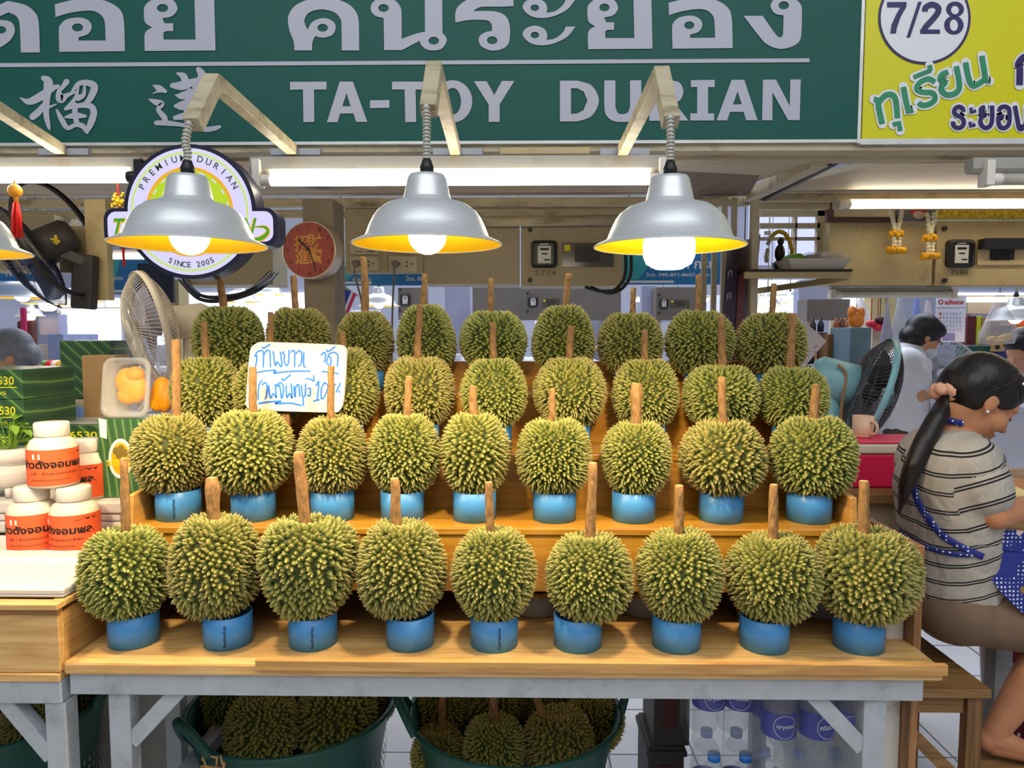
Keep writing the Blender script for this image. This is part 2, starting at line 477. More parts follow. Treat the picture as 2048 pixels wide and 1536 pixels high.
lx0, lx1 = P(248, 1400, 1.53).x, P(1742, 1400, 1.53).x
for x in (lx0, lx1):
    for y in (1.53, 2.26):
        MB().box(x - 0.024, x + 0.024, y - 0.02, y + 0.02, 0, B_Z - 0.079).build('leg', GREYSTEEL, t, bevel=0.002)
MB().bar((lx0 + 0.02, 1.53, 0.56), (lx0 + 0.135, 1.53, B_Z - 0.072), 0.034, 0.036).build('brace', GREYSTEEL, t, bevel=0.002)
MB().bar((lx1 - 0.02, 1.53, 0.56), (lx1 - 0.135, 1.53, B_Z - 0.072), 0.034, 0.036).build('brace', GREYSTEEL, t, bevel=0.002)
MB().bar((lx0, 1.55, 0.30), (lx0, 2.25, 0.30), 0.04, 0.04).build('side_rail', GREYSTEEL, t, bevel=0.002)
MB().bar((lx1, 1.55, 0.30), (lx1, 2.25, 0.30), 0.04, 0.04).build('side_rail', GREYSTEEL, t, bevel=0.002)

# ================================================================ three-step stand
ZS = [B_Z, 1.0, 1.15, 1.299]
YR = [1.6, 1.79, 1.98, 2.16]
sx0, sx1 = P(252, 1050, 1.70).x, P(1716, 1060, 1.70).x
t = thing('stepped_display_stand', 'varnished wooden three step stand at the back of the long bench', 'display stand', ((sx0 + sx1) / 2, 1.9, B_Z))
fr = [1.695, 1.885, 2.065]
for k in range(3):
    z = ZS[k + 1]; y0 = fr[k]; y1 = (fr[k + 1] if k < 2 else 2.27)
    MB().box(sx0 + 0.016, sx1 - 0.016, y0, y1 + 0.016, z - 0.018, z).build('tread', VARN, t, bevel=0.003)
    zl = (0.842, ZS[1], ZS[2])[k]
    MB().box(sx0 + 0.016, sx1 - 0.016, y0 + 0.004, y0 + 0.02, zl, z - 0.018).build('riser', VARN, t, bevel=0.001)
MB().box(sx0 + 0.016, sx1 - 0.016, 2.252, 2.27, B_Z, 1.385).build('back_board', VARN, t, bevel=0.002)  # real above the top tread; lower part added to keep the gap dark
for x in (sx0, sx1 - 0.016):
    lp = [(1.70, B_Z), (1.70, 1.0), (1.71, 1.075), (1.90, 1.085), (1.90, 1.23), (2.075, 1.235), (2.075, 1.375), (2.27, 1.385), (2.27, B_Z)]
    MB().slab([(x, a, b) for a, b in lp], (0.016, 0, 0)).build('side_panel', VARN_Y, t, bevel=0.002)
for k, x in enumerate(np.linspace(sx0 + 0.25, sx1 - 0.25, 4)):
    MB().box(x - 0.02, x + 0.02, 1.75, 2.2, B_Z, 0.842).build('foot', OLDWOOD, t)
# round tubs stored in the gap under the stand
def tub(x, lbl, col):
    t = thing('round_tub', lbl, 'tub', (x, 1.80, B_Z), group=None, world=False)
    MB().lathe([(0.001, 0.001), (0.052, 0.001), (0.064, 0.006), (0.068, 0.062), (0.064, 0.062), (0.06, 0.008), (0.001, 0.005)], n=28).build('bowl', CLEAR2, t)
    MB().lathe([(0.066, 0.058), (0.071, 0.058), (0.071, 0.07), (0.066, 0.07)], n=28).build('rim', M('orange_lid', col, 0.4), t)
for px, lb in ((985, 'fifth'), (1070, 'between the fifth and sixth'), (1290, 'sixth and seventh'), (1640, 'eighth')):
    x = P(px, 1200, 1.8).x
    wd = {985: 'round clear tub under the steps behind the fifth bench row durian', 1070: 'round clear tub under the steps between fifth and sixth bench durians', 1290: 'round clear tub under the steps between sixth and seventh bench durians', 1640: 'round clear tub under the steps near the plywood partition end'}[px]
    tub(x, wd, (176, 120, 40))

# ================================================================ durians on blue rings
RIND = attr_ramp('durian_rind', 'tip', [(0.0, (62, 70, 24)), (0.2, (102, 108, 42)), (0.5, (152, 148, 70)), (0.95, (200, 178, 116))], 0.6, 0.1, 26, rnd=0.035)
BARK = M('durian_stalk_bark', (154, 114, 66), 0.8, 0, 0.3, 150, 0.9, dirt=(92, 64, 36), dirt_amt=0.75, stretch=(1, 1, 0.4))
CUT = M('cut_stalk_end', (222, 180, 112), 0.7, 0, 0.12, 60)
def rind(name, hx, hy, hz, seed, n=760, slen=0.016, egg=0.0, lobe=0.0, lobe_ph=0.0, k=5, dimple=0.0, lean=0.0):
    rg = np.random.RandomState(seed)
    i = np.arange(n) + 0.5
    z = 1 - 2 * i / n; ph = i * 2.3999632 + rg.rand() * 6.28
    z = np.clip(z + rg.randn(n) * 0.25 / n, -0.999, 0.999); ph = ph + rg.randn(n) * 0.05
    st = np.sqrt(1 - z * z)
    U = np.stack([st * np.cos(ph), st * np.sin(ph), z], 1)
    a1, a2, a3 = rg.rand(3) * 6.28
    def surf(U):
        x, y, z = U.T; p = 2.18
        s = (np.abs(x)**p + np.abs(y)**p + np.abs(z)**p) ** (-1 / p)
        az = np.arctan2(y, x); s2 = np.sqrt(np.maximum(1 - z * z, 0))
        s = s * (1 + lobe * (np.abs(np.cos(k / 2 * (az - lobe_ph))) - 0.62) * s2 ** 1.2)
        s = s * (1 + 0.018 * np.sin(3 * x + a1) + 0.018 * np.sin(4 * y + a2) + 0.015 * np.sin(5 * z + a3))
        e = 1 + egg * z
        Z = z * s * hz - dimple * np.exp(-(x * x + y * y) / 0.07) * (z > 0)
        return np.stack([x * s * hx * e + lean * z * hx, y * s * hy * e, Z], 1)
    def nrm(U):
        A = np.cross(U, np.array([0.31, 0.2, 0.93])); A /= np.linalg.norm(A, axis=1)[:, None]
        B = np.cross(U, A); h = 0.02
        N = np.cross(surf(U + h * A) - surf(U - h * A), surf(U + h * B) - surf(U - h * B))
        N /= np.linalg.norm(N, axis=1)[:, None] + 1e-9
        N *= np.sign((N * U).sum(1))[:, None]
        return N
    Pn = surf(U); N = nrm(U)
    T1 = np.cross(N, np.array([0.13, 0.27, 0.95])); T1 /= np.linalg.norm(T1, axis=1)[:, None]
    T2 = np.cross(N, T1)
    pr = (abs(hx * hy) ** 1.6 + abs(hx * hz) ** 1.6 + abs(hy * hz) ** 1.6) / 3
    sp = math.sqrt(4 * math.pi * pr ** (1 / 1.6) * 1.12 / n)
    m = 5
    fade = np.clip((0.985 - np.abs(z)) / 0.10, 0.35, 1)
    ln = slen * (0.8 + 0.4 * rg.rand(n)) * fade
    rb = sp * 0.73 * (0.86 + 0.28 * rg.rand(n))
    ro = rg.rand(n) * 6.28
    bend = rg.randn(n, 2) * 0.16 * ln[:, None]
    ap = Pn + N * ln[:, None] + T1 * bend[:, :1] + T2 * bend[:, 1:]
    vs = np.zeros((n, 2 * m + 1, 3)); tip = np.zeros((n, 2 * m + 1))
    for q in range(m):
        an = ro + 2 * math.pi * q / m
        dr = T1 * np.cos(an)[:, None] + T2 * np.sin(an)[:, None]
        vs[:, q] = Pn - N * (0.1 * rb)[:, None] + dr * rb[:, None]
        vs[:, m + q] = Pn + N * (0.42 * ln)[:, None] + dr * (rb * 0.44)[:, None] + (ap - Pn - N * ln[:, None]) * 0.3
    vs[:, 2 * m] = ap
    tip[:, m:2 * m] = 0.42; tip[:, 2 * m] = 1.0
    base = (np.arange(n) * (2 * m + 1))[:, None]
    fs = []
    qd = np.concatenate([base + np.array([[q, (q + 1) % m, m + (q + 1) % m, m + q]]) for q in range(m)])
    td = np.concatenate([base + np.array([[m + q, m + (q + 1) % m, 2 * m]]) for q in range(m)])
    # the body under the spikes
    nu, nv = 22, 14
    G = []
    for a in range(nv + 1):
        th = math.pi * a / nv
        for b in range(nu):
            f = 2 * math.pi * b / nu
            G.append((max(math.sin(th), 1e-3) * math.cos(f), max(math.sin(th), 1e-3) * math.sin(f), math.cos(th)))
    G = np.array(G); bv = surf(G) * 0.985
    o = n * (2 * m + 1)
    bf = [(o + a * nu + b, o + (a + 1) * nu + b, o + (a + 1) * nu + (b + 1) % nu, o + a * nu + (b + 1) % nu) for a in range(nv) for b in range(nu)]
    V = np.concatenate([vs.reshape(-1, 3), bv]); tp = np.concatenate([tip.ravel(), np.zeros(len(bv))])
    me = bpy.data.meshes.new(name)
    me.from_pydata(V.tolist(), [], qd.tolist() + td.tolist() + bf)
    me.materials.append(RIND)
    at = me.attributes.new('tip', 'FLOAT', 'POINT'); at.data.foreach_set('value', tp.astype(np.float32))
    return me
def stalk(root, p0, p1, r, seed, knob=0.0, curve=0.0):
    """from inside the fruit to the sawn end; local places"""
    rg = random.Random(seed); p0 = Vector(p0); p1 = Vector(p1); d = p1 - p0
    n = 9; pts = []; rs = []
    for i in range(n):
        u = i / (n - 1)
        q = p0 + d * u + Vector((math.sin(u * math.pi) * curve + rg.uniform(-1, 1) * r * 0.1, rg.uniform(-1, 1) * r * 0.1, 0))
        pts.append(q)
        k = 1.14 - 0.2 * u + rg.uniform(-0.06, 0.06)
        if knob: k += knob * math.exp(-((u - 0.8) / 0.17) ** 2)
        rs.append(r * k)
    pts.append(pts[-1] + d.normalized() * r * 0.16); rs.append(rs[-1] * 0.82)
    return MB().tube(pts, rs, 12, 0, True, True, mi_cap=1).build('stalk', [BARK, CUT], root)
def durian(x, y, z0, z1, hw, st, sr, seed, label, group, n=900, slen=0.0125, egg=0.0, lobe=0.05, dimple=0.012, knob=0, curve=0, lean=0.0, ph=None, depth=0.95):
    """z0..z1 the fruit's height, hw its half width, st = (dx0, dz0, dx1, dz1) of the stalk from the centre line"""
    root = thing('durian', label, 'durian', (x, y, z0), group=group, world=False)
    sp = slen * 0.75
    hz = (z1 - z0) / 2 - sp * 0.7
    me = rind('rind', hw - sp, (hw - sp) * depth, hz, seed, n, slen, egg, lobe, (seed * 1.7 if ph is None else ph), 5, dimple, lean)
    o = bpy.data.objects.new('rind', me); COL.objects.link(o); o.parent = root; o.location = (0, 0, (z1 - z0) / 2)
    stalk(root, (st[0], 0, st[1] - 0.03), (st[2], 0, st[3]), sr, seed, knob, curve)
    return root
def ring(x, y, z, h, label, group, mark=False, r=0.055):
    t = thing('pipe_ring', label, 'pipe ring', (x, y, z), group=group, world=False)
    MB().lathe([(r - 0.004, 0), (r, 0.001), (r, h - 0.001), (r - 0.004, h), (r - 0.004, 0)], n=40).build('ring_wall', BLUE_PIPE, t)
    if mark:
        mb = MB()
        a = -1.35
        for k in range(9):
            zz = h * 0.14 + k * h * 0.078
            for q in range(2):
                aa = a + q * 0.05 + (0.02 if k % 3 else 0)
                c = Vector((math.cos(aa), math.sin(aa), 0)); tt = Vector((-math.sin(aa), math.cos(aa), 0))
                p = c * (r + 0.0006) + Vector((0, 0, zz))
                wv = tt * 0.0011; hv = Vector((0, 0, h * 0.024))
                mb.add([p - wv - hv, p + wv - hv, p + wv + hv, p - wv + hv], [(0, 1, 2, 3)])
        mb.build('print', INK, t)
    return t
CUPH = [0.073, 0.074, 0.07, 0.06]
ROWNAME = ['bench row', 'lowest step', 'middle step', 'top step']
GROUPS = ['durians standing along the bench', 'durians on the lowest step', 'durians on the middle step', 'durians on the top step']
# cup x | fruit left, right, top | stalk base x,y, end x,y, width | extras
ROWS = [[
 (258, 162, 342, 1050, 252, 1052, 248, 918, 18, dict(look='rounded', lobe=.05)),
 (449, 340, 522, 1025, 430, 1050, 424, 957, 25, dict(look='knob stalked', knob=.35, lobe=.09, ph=0.3)),
 (621, 520, 718, 1025, 612, 1045, 597, 905, 25, dict(look='heart shaped two lobed', egg=.17, lobe=.10, ph=-.94, dimple=.022)),
 (818, 712, 893, 1035, 793, 1048, 790, 958, 22, dict(look='plump', lobe=.04)),
 (988, 900, 1075, 1050, 982, 1060, 977, 965, 17, dict(look='evenly round', lobe=.03)),
 (1157, 1088, 1268, 1062, 1178, 1078, 1186, 927, 21, dict(look='long leaning stalk', lobe=.04)),
 (1357, 1272, 1448, 1052, 1358, 1066, 1358, 972, 21, dict(look='pale spined', lobe=.03)),
 (1535, 1455, 1640, 1060, 1547, 1070, 1547, 970, 20, dict(look='yellow tipped', lobe=.05)),
 (1726, 1632, 1838, 1050, 1728, 1066, 1728, 963, 23, dict(look='broad lobed', lobe=.09, ph=2.3)),
], [
 (357, 265, 420, 822, 352, 838, 352, 680, 18, dict(look='tall stalked')),
 (507, 415, 593, 815, 506, 826, 505, 735, 17, dict(look='wide squat', lobe=.04)),
 (665, 592, 738, 828, 661, 838, 662, 733, 15, dict(look='upright')),
 (805, 738, 880, 822, 813, 840, 818, 753, 15, dict(look='oval')),
 (949, 880, 1020, 820, 948, 832, 945, 773, 18, dict(look='coarse spined', n=720, slen=.0145)),
 (1109, 1033, 1182, 832, 1103, 846, 1105, 778, 15, dict(look='fine spined', n=1300)),
 (1267, 1203, 1343, 837, 1272, 848, 1273, 768, 22, dict(look='bright thick stalked', knob=.3)),
 (1442, 1357, 1530, 835, 1447, 846, 1443, 755, 18, dict(look='flattened wide', n=1000)),
 (1618, 1542, 1708, 825, 1626, 836, 1632, 770, 19, dict(look='large tapering', egg=-.05)),
], [
 (415, 345, 482, 708, 413, 722, 408, 645, 14, dict(look='shaded')),
 (545, 472, 612, 715, 541, 728, 541, 625, 13, dict(look='card hidden')),
 (690, 620, 757, 692, 686, 706, 685, 663, 14, dict(look='tall', egg=-.05)),
 (840, 768, 908, 708, 832, 722, 840, 610, 15, dict(look='long stalked')),
 (985, 920, 1055, 712, 988, 724, 985, 645, 14, dict(look='narrow')),
 (1140, 1067, 1213, 710, 1137, 722, 1142, 652, 15, dict(look='big round', n=1300)),
 (1290, 1224, 1357, 715, 1290, 727, 1290, 660, 14, dict(look='lime tinged')),
 (1441, 1364, 1517, 725, 1446, 738, 1443, 632, 17, dict(look='broad')),
 (1582, 1517, 1655, 730, 1580, 745, 1585, 628, 17, dict(look='thick long stalked', n=1100)),
], [
 (458, 388, 530, 610, 452, 622, 438, 548, 16, dict(look='dark olive')),
 (598, 535, 662, 612, 592, 624, 587, 552, 14, dict(look='rounded green')),
 (735, 672, 787, 618, 727, 632, 726, 515, 16, dict(look='bent stalk', curve=.006)),
 (852, 792, 912, 605, 845, 618, 850, 548, 13, dict(look='lopsided tall', egg=-.1, lean=-.06)),
 (985, 918, 1055, 618, 981, 630, 982, 558, 13, dict(look='wide topped', egg=.06)),
 (1127, 1063, 1190, 607, 1128, 620, 1138, 548, 14, dict(look='domed', egg=-.1)),
 (1262, 1197, 1325, 622, 1264, 634, 1267, 576, 12, dict(look='short stalked')),
 (1400, 1333, 1467, 617, 1397, 630, 1397, 550, 12, dict(look='olive')),
 (1540, 1470, 1608, 622, 1543, 636, 1548, 568, 13, dict(look='green flat topped')),
]]
for r, row in enumerate(ROWS):
    for k, (cx, xl, xr, yt, sxa, sya, sxb, syb, sw, kw) in enumerate(row):
        kw = dict(kw); look = kw.pop('look'); kw.setdefault('n', (1020, 1080, 1120, 1120)[r])
        Y = YR[r] ; z = ZS[r]; h = CUPH[r]
        x = P(cx, 1000, Y).x
        where = ORD[k] + ' from the wooden crate along the ' + ROWNAME[r]
        ring(x, Y, z, h, 'blue pipe ring under the durian %s' % where, 'blue pipe rings', mark=(r, k) in ((0, 1), (0, 2), (1, 0), (0, 4)), r=0.055)
        xc = P((xl + xr) / 2, yt + 90, Y).x
        z0 = z + h - 0.016; z1 = P(cx, yt, Y + 0.01).z
        hw = S((xr - xl) / 2, Y * 0.985 + 0.02)
        A = P(sxa, sya, Y); B = P(sxb, syb, Y)
        durian(xc, Y, z0, z1, hw, (A.x - xc, A.z - z0, B.x - xc, B.z - z0), S(sw / 2, Y) * 0.92, 11 + r * 20 + k * 3,
               '%s durian, %s' % (look, where), GROUPS[r], **kw)
# ================================================================ shop sign board
YS = 2.16
SIGN_GREEN = M('sign_green_vinyl', (28, 86, 76), 0.45, 0, 0.02, 3, spec=0.25)
LETTER = M('pale_grey_vinyl_letter', (178, 178, 190), 0.4, 0, 0.015, 5)
def rect_pix(px0, py0, px1, py1, Y):
    a = P(px0, (py0 + py1) / 2, Y).x; b = P(px1, (py0 + py1) / 2, Y).x
    c = P((px0 + px1) / 2, py1, Y).z; d = P((px0 + px1) / 2, py0, Y).z
    return a, b, c, d
def pbox(mb, px0, py0, px1, py1, Y, dep, mi=0):
    a, b, c, d = rect_pix(px0, py0, px1, py1, Y)
    return mb.box(a, b, Y, Y + dep, c, d, mi)
sgx1 = P(1721, 200, YS).x; sgz0 = P(1000, 284, YS).z
t = thing('shop_sign', 'green shop sign board reading TA-TOY DURIAN above the durian stall', 'sign', (0, YS, sgz0))
MB().box(-2.3, sgx1, YS, YS + 0.03, sgz0, sgz0 + 0.72).build('sign_panel', SIGN_GREEN, t)
mb = MB()
pbox(mb, -900, 284, 1722, 290, YS - 0.002, 0.036)
a, b, c, d = rect_pix(1721, -180, 1727, 287, YS)
mb.box(a, b, YS - 0.004, YS + 0.034, c, sgz0 + 0.72)
mb.build('sign_edging', M('aluminium_edging', (214, 214, 210), 0.4, 0.3), t)
YL = YS - 0.0025
def at(ox, oy, s):
    return lambda x, y: P(ox + x / s, oy + y / s, YL)
A1 = at(0, 0, 2048 / 450); A2 = at(560, 0, 2048 / 550); A3 = at(1080, 0, 2048 / 550)
A4 = at(30, 140, 2048 / 440); A5 = at(570, 140, 2048 / 540); A6 = at(1100, 140, 2048 / 520)
c = 'c'
O_ANG = [[(540, 472, c), (1137, 466, c), (1128, 190), (1090, 85), (980, 15), (860, -8), (700, -8), (500, 38, c), (505, 155, c), (640, 117), (790, 97), (880, 110), (935, 155), (955, 215), (962, 368, c), (715, 370, c), (715, 340, c), (800, 310), (835, 250), (815, 195), (760, 165), (690, 160), (600, 180), (545, 230), (535, 285)], oval(706, 250, 50, 36)]
Y_YAK = [[(1318, 464, c), (1962, 460, c), (1950, -20, c), (1770, -20, c), (1780, 360, c), (1490, 360, c), (1487, 300, c), (1510, 283, c), (1576, 283, c), (1576, 212, c), (1505, 212, c), (1490, 200, c), (1480, 165, c), (1560, 150), (1610, 100), (1610, 50), (1570, 0), (1470, -20), (1380, 0), (1320, 50), (1310, 100), (1312, 170), (1330, 215), (1385, 250, c), (1335, 280), (1315, 325)], oval(1480, 73, 51, 36)]
T_TAO = [[(190, 478, c), (364, 478, c), (352, 200), (320, 115), (230, 45), (70, 8, c), (0, 40, c), (-90, 10), (-200, 60), (-260, 180), (-262, 478, c), (-90, 478, c), (-88, 440, c), (0, 432), (90, 370), (132, 300), (130, 240), (90, 195), (0, 182), (-80, 200), (-110, 250), (-108, 120, c), (-60, 112), (0, 148, c), (80, 112, c), (150, 150), (178, 215)], oval(8, 272, 48, 33)]
K_KHO = [[(108, 376, c), (238, 376, c), (242, 315), (262, 272), (290, 277), (330, 280), (390, 260), (415, 210), (400, 165), (350, 138), (300, 138), (245, 160), (215, 200), (210, 225, c), (190, 190), (183, 145), (215, 95), (280, 73), (340, 73), (410, 95), (450, 140), (458, 185), (460, 376, c), (590, 376, c), (585, 150), (560, 80), (500, 25), (400, -10), (310, -18), (200, 0), (110, 45), (65, 110), (60, 170), (75, 240), (102, 310)], oval(318, 207, 39, 29)]
N_NU = [[(776, 373, c), (908, 373, c), (1040, 305, c), (1052, 335), (1090, 368), (1145, 376), (1205, 362), (1240, 310), (1235, 275), (1210, 245, c), (1208, -18, c), (1078, -18, c), (1080, 235, c), (1000, 255), (906, 290, c), (905, 90), (890, 40), (850, 0), (790, -18), (720, -5), (680, 35), (680, 85), (715, 120), (772, 135, c)], oval(771, 60, 39, 29), oval(1145, 303, 39, 29)]
R_RUA = [[(1306, 168, c), (1306, 100), (1325, 50), (1390, 0), (1470, -18), (1738, -18, c), (1740, 45, c), (1650, 50), (1500, 52), (1437, 82, c), (1600, 85), (1680, 120), (1710, 190), (1710, 290), (1690, 340), (1640, 370), (1570, 376), (1500, 345), (1480, 300), (1490, 265), (1530, 240), (1578, 230, c), (1578, 190), (1550, 155), (1480, 148), (1400, 150)], oval(1580, 300, 39, 29)]
def a_sara(dy): 
    return [[(1984, 95 + dy, c), (2050, 82 + dy), (2105, 40 + dy), (2130, -5 + dy, c), (2201, -5 + dy, c), (2140, 70 + dy), (2040, 120 + dy), (1940, 135 + dy), (1860, 115 + dy), (1808, 60 + dy), (1830, 10 + dy), (1898, -12 + dy), (1965, 10 + dy), (1990, 55 + dy)], oval(1898, 58 + dy, 32, 24)]
G_NGO = [[(1515, 118, c), (1658, 118, c), (1760, 262), (1785, 278), (1808, 260), (1814, 115, c), (1750, 100), (1717, 50), (1735, 5), (1790, -18), (1880, -15), (1940, 30), (1950, 85), (1945, 260), (1920, 320), (1850, 356), (1770, 362), (1690, 330), (1640, 280)], oval(1815, 40, 39, 30)]
mb = MB()
def fill(shape, to3, f=lambda x, y: (x, y)):
    lp = [spline(shape[0])] + [[(p[0], p[1]) for p in h] for h in shape[1:]]
    mb.poly([[to3(*f(*p)) for p in l] for l in lp])
for sh in (T_TAO, O_ANG, Y_YAK): fill(sh, A1)
for sh in (K_KHO, N_NU, R_RUA, a_sara(0), a_sara(203)): fill(sh, A2)
fill(Y_YAK, A3, lambda x, y: (353 + (x - 1310) / 652 * 485, -18 + (y + 20) / 484 * 384))
fill(O_ANG, A3, lambda x, y: (957 + (x - 500) / 637 * 478, -15 + (y + 8) / 480 * 378))
fill(G_NGO, A3)
mb.poly([[P(-700, 130.5, YL), P(1619, 116.5, YL), P(1619, 124.5, YL), P(-700, 138.5, YL)]])
def letters(to3, shapes):
    for s in shapes: fill(s, to3)
def cc(l): return [(x, y, c) for x, y in l]
letters(A5, [[cc([(38, 90), (315, 88), (315, 148), (220, 148), (222, 394), (140, 396), (136, 148), (38, 150)])],
 [cc([(415, 88), (515, 88), (625, 394), (540, 394), (520, 330), (418, 330), (400, 396), (318, 396)]), [(467, 175), (498, 275), (435, 275)]],
 [cc([(645, 230), (792, 228), (792, 287), (645, 289)])],
 [cc([(812, 88), (1085, 88), (1085, 148), (990, 148), (995, 394), (912, 396), (908, 148), (812, 148)])],
 [oval(1272, 238, 148, 160, 40), oval(1272, 238, 63, 102, 32)],
 [cc([(1432, 85), (1530, 85), (1587, 190), (1645, 83), (1740, 83), (1628, 262), (1628, 394), (1545, 394), (1545, 262)])]])
letters(A6, [[[(78, 84, c), (220, 84, c), (330, 125), (385, 240), (330, 360), (220, 405, c), (78, 406, c)], [(165, 143), (215, 145), (265, 170), (295, 240), (265, 315), (215, 343), (165, 346)]],
 [[(428, 82, c), (515, 82, c), (515, 290, c), (535, 338), (572, 348), (612, 335), (630, 290, c), (630, 82, c), (718, 80, c), (718, 290), (690, 370), (640, 402), (572, 410), (500, 402), (445, 360), (428, 290)]],
 [[(782, 80, c), (940, 78, c), (1020, 100), (1050, 165), (1030, 230), (985, 262, c), (1090, 398, c), (985, 398, c), (900, 282, c), (865, 282, c), (865, 400, c), (782, 400, c)], [(865, 138), (925, 138), (958, 152), (966, 180), (950, 212), (910, 225), (865, 225)]],
 [cc([(1110, 80), (1297, 78), (1297, 135), (1245, 135), (1245, 342), (1293, 342), (1293, 398), (1105, 398), (1105, 342), (1158, 342), (1160, 135), (1110, 135)])],
 [cc([(1430, 78), (1530, 77), (1635, 396), (1545, 396), (1525, 330), (1418, 330), (1395, 397), (1312, 397)]), [(1478, 170), (1510, 270), (1440, 272)]],
 [cc([(1677, 76), (1780, 76), (1888, 282), (1893, 75), (1975, 74), (1967, 395), (1875, 395), (1752, 175), (1752, 396), (1670, 396)])]])
for st in ([(45, 255, 6), (130, 295, 60), (250, 240, 80), (340, 175, 60), (400, 150, 34)], [(265, 75, 46), (310, 115, 86), (295, 250, 70), (290, 400, 55), (310, 510, 40), (325, 562, 8)],
 [(270, 320, 40), (220, 390, 64), (165, 435, 62)], [(310, 350, 28), (385, 318, 12)], [(480, 112, 58), (440, 165, 40), (410, 200, 45), (425, 270, 85), (480, 238, 45), (560, 205, 20)],
 [(525, 215, 22), (590, 130, 45), (680, 120, 56), (740, 160, 70), (700, 265, 60), (655, 310, 40)], [(590, 160, 22), (560, 265, 34), (475, 362, 34)], [(590, 260, 60), (640, 230, 40), (648, 150, 22)],
 [(390, 375, 22), (440, 470, 50), (490, 540, 42), (565, 512, 40), (630, 522, 50), (672, 575, 40)], [(480, 368, 14), (600, 332, 45), (700, 335, 56), (735, 395, 62), (705, 500, 62), (672, 575, 30)],
 [(560, 330, 56), (560, 400, 50), (575, 490, 50)], [(470, 440, 20), (560, 425, 60), (655, 430, 30)],
 [(1285, 140, 6), (1340, 170, 60), (1400, 200, 34)], [(1285, 222, 8), (1320, 205, 16), (1400, 200, 18)], [(1245, 270, 8), (1310, 300, 54), (1370, 315, 50), (1335, 370, 42), (1390, 440, 55), (1400, 490, 50)],
 [(1315, 492, 44), (1420, 495, 50), (1560, 512, 36), (1750, 552, 46), (1850, 545, 46), (1905, 528, 30)], [(1505, 30, 14), (1570, 60, 66), (1590, 140, 66)], [(1710, -5, 50), (1738, 40, 72), (1720, 90, 60), (1680, 150, 66)],
 [(1465, 145, 46), (1560, 145, 86), (1680, 105, 60), (1800, 82, 30)], [(1495, 235, 12), (1560, 240, 70), (1650, 210, 70), (1730, 195, 36)], [(1625, 200, 60), (1615, 320, 80), (1600, 440, 64)],
 [(1500, 335, 40), (1570, 330, 90), (1720, 285, 60)], [(1490, 445, 40), (1570, 430, 64), (1700, 400, 60)]):
    brush(mb, st, 40, A4)
mb.build('sign_lettering', LETTER, t, fix=False)

# ---------------------------------------------------------------- yellow neighbouring sign
ysx0 = P(1728, 150, YS).x
t = thing('shop_sign', 'yellow sign board with a white circle reading 7/28 beside the green board', 'sign', (1.4, YS, sgz0))
MB().box(ysx0, 2.3, YS, YS + 0.03, sgz0 + 0.004, sgz0 + 0.72).build('sign_panel', M('sign_yellow_vinyl', (214, 208, 8), 0.35, 0, 0.03, 3), t)
MB().box(ysx0 - 0.006, 2.3, YS - 0.003, YS + 0.034, sgz0 - 0.012, sgz0 + 0.004).build('sign_edging', M('aluminium_edging', (214, 214, 210)), t)
PURPLE = M('dark_purple_vinyl', (48, 36, 92), 0.4, var=0.02)
SIGNWHITE = M('white_vinyl', (226, 226, 228), 0.4, var=0.02)
GREENV = M('mid_green_vinyl', (44, 138, 96), 0.4, 0, 0.12, 30)
mb = MB()
def a7(lift):
    return lambda x, y: P(1720 + x / 5.2957, y / 5.2957, YS - lift)
mb.poly([[a7(.002)(*p) for p in oval(683, 190, 490, 492, 64)]], 1)
mb.poly([[a7(.003)(*p) for p in oval(683, 190, 463, 465, 64)]], 0)
mb.poly([[a7(.004)(*p) for p in [(287, 22), (493, 20), (493, 70), (430, 180), (390, 300), (382, 354), (320, 354), (335, 260), (380, 160), (425, 78), (287, 78)]]], 1)
mb.poly([[a7(.004)(*p) for p in [(617, 18), (655, 18), (530, 398), (492, 398)]]], 1)
brush(mb, [(688, 122), (695, 80), (760, 48), (825, 75), (825, 130), (770, 205), (700, 280), (668, 335)], 62, a7(.004), 1, cap=False)
mb.poly([[a7(.004)(*p) for p in [(638, 312), (847, 312), (847, 358), (638, 358)]]], 1)
mb.poly([[a7(.004)(*p) for p in l] for l in (oval(1007, 98, 95, 82, 36), oval(1007, 105, 42, 46, 28))], 1)
mb.poly([[a7(.004)(*p) for p in l] for l in (oval(995, 266, 103, 100, 36), oval(995, 266, 44, 62, 28))], 1)
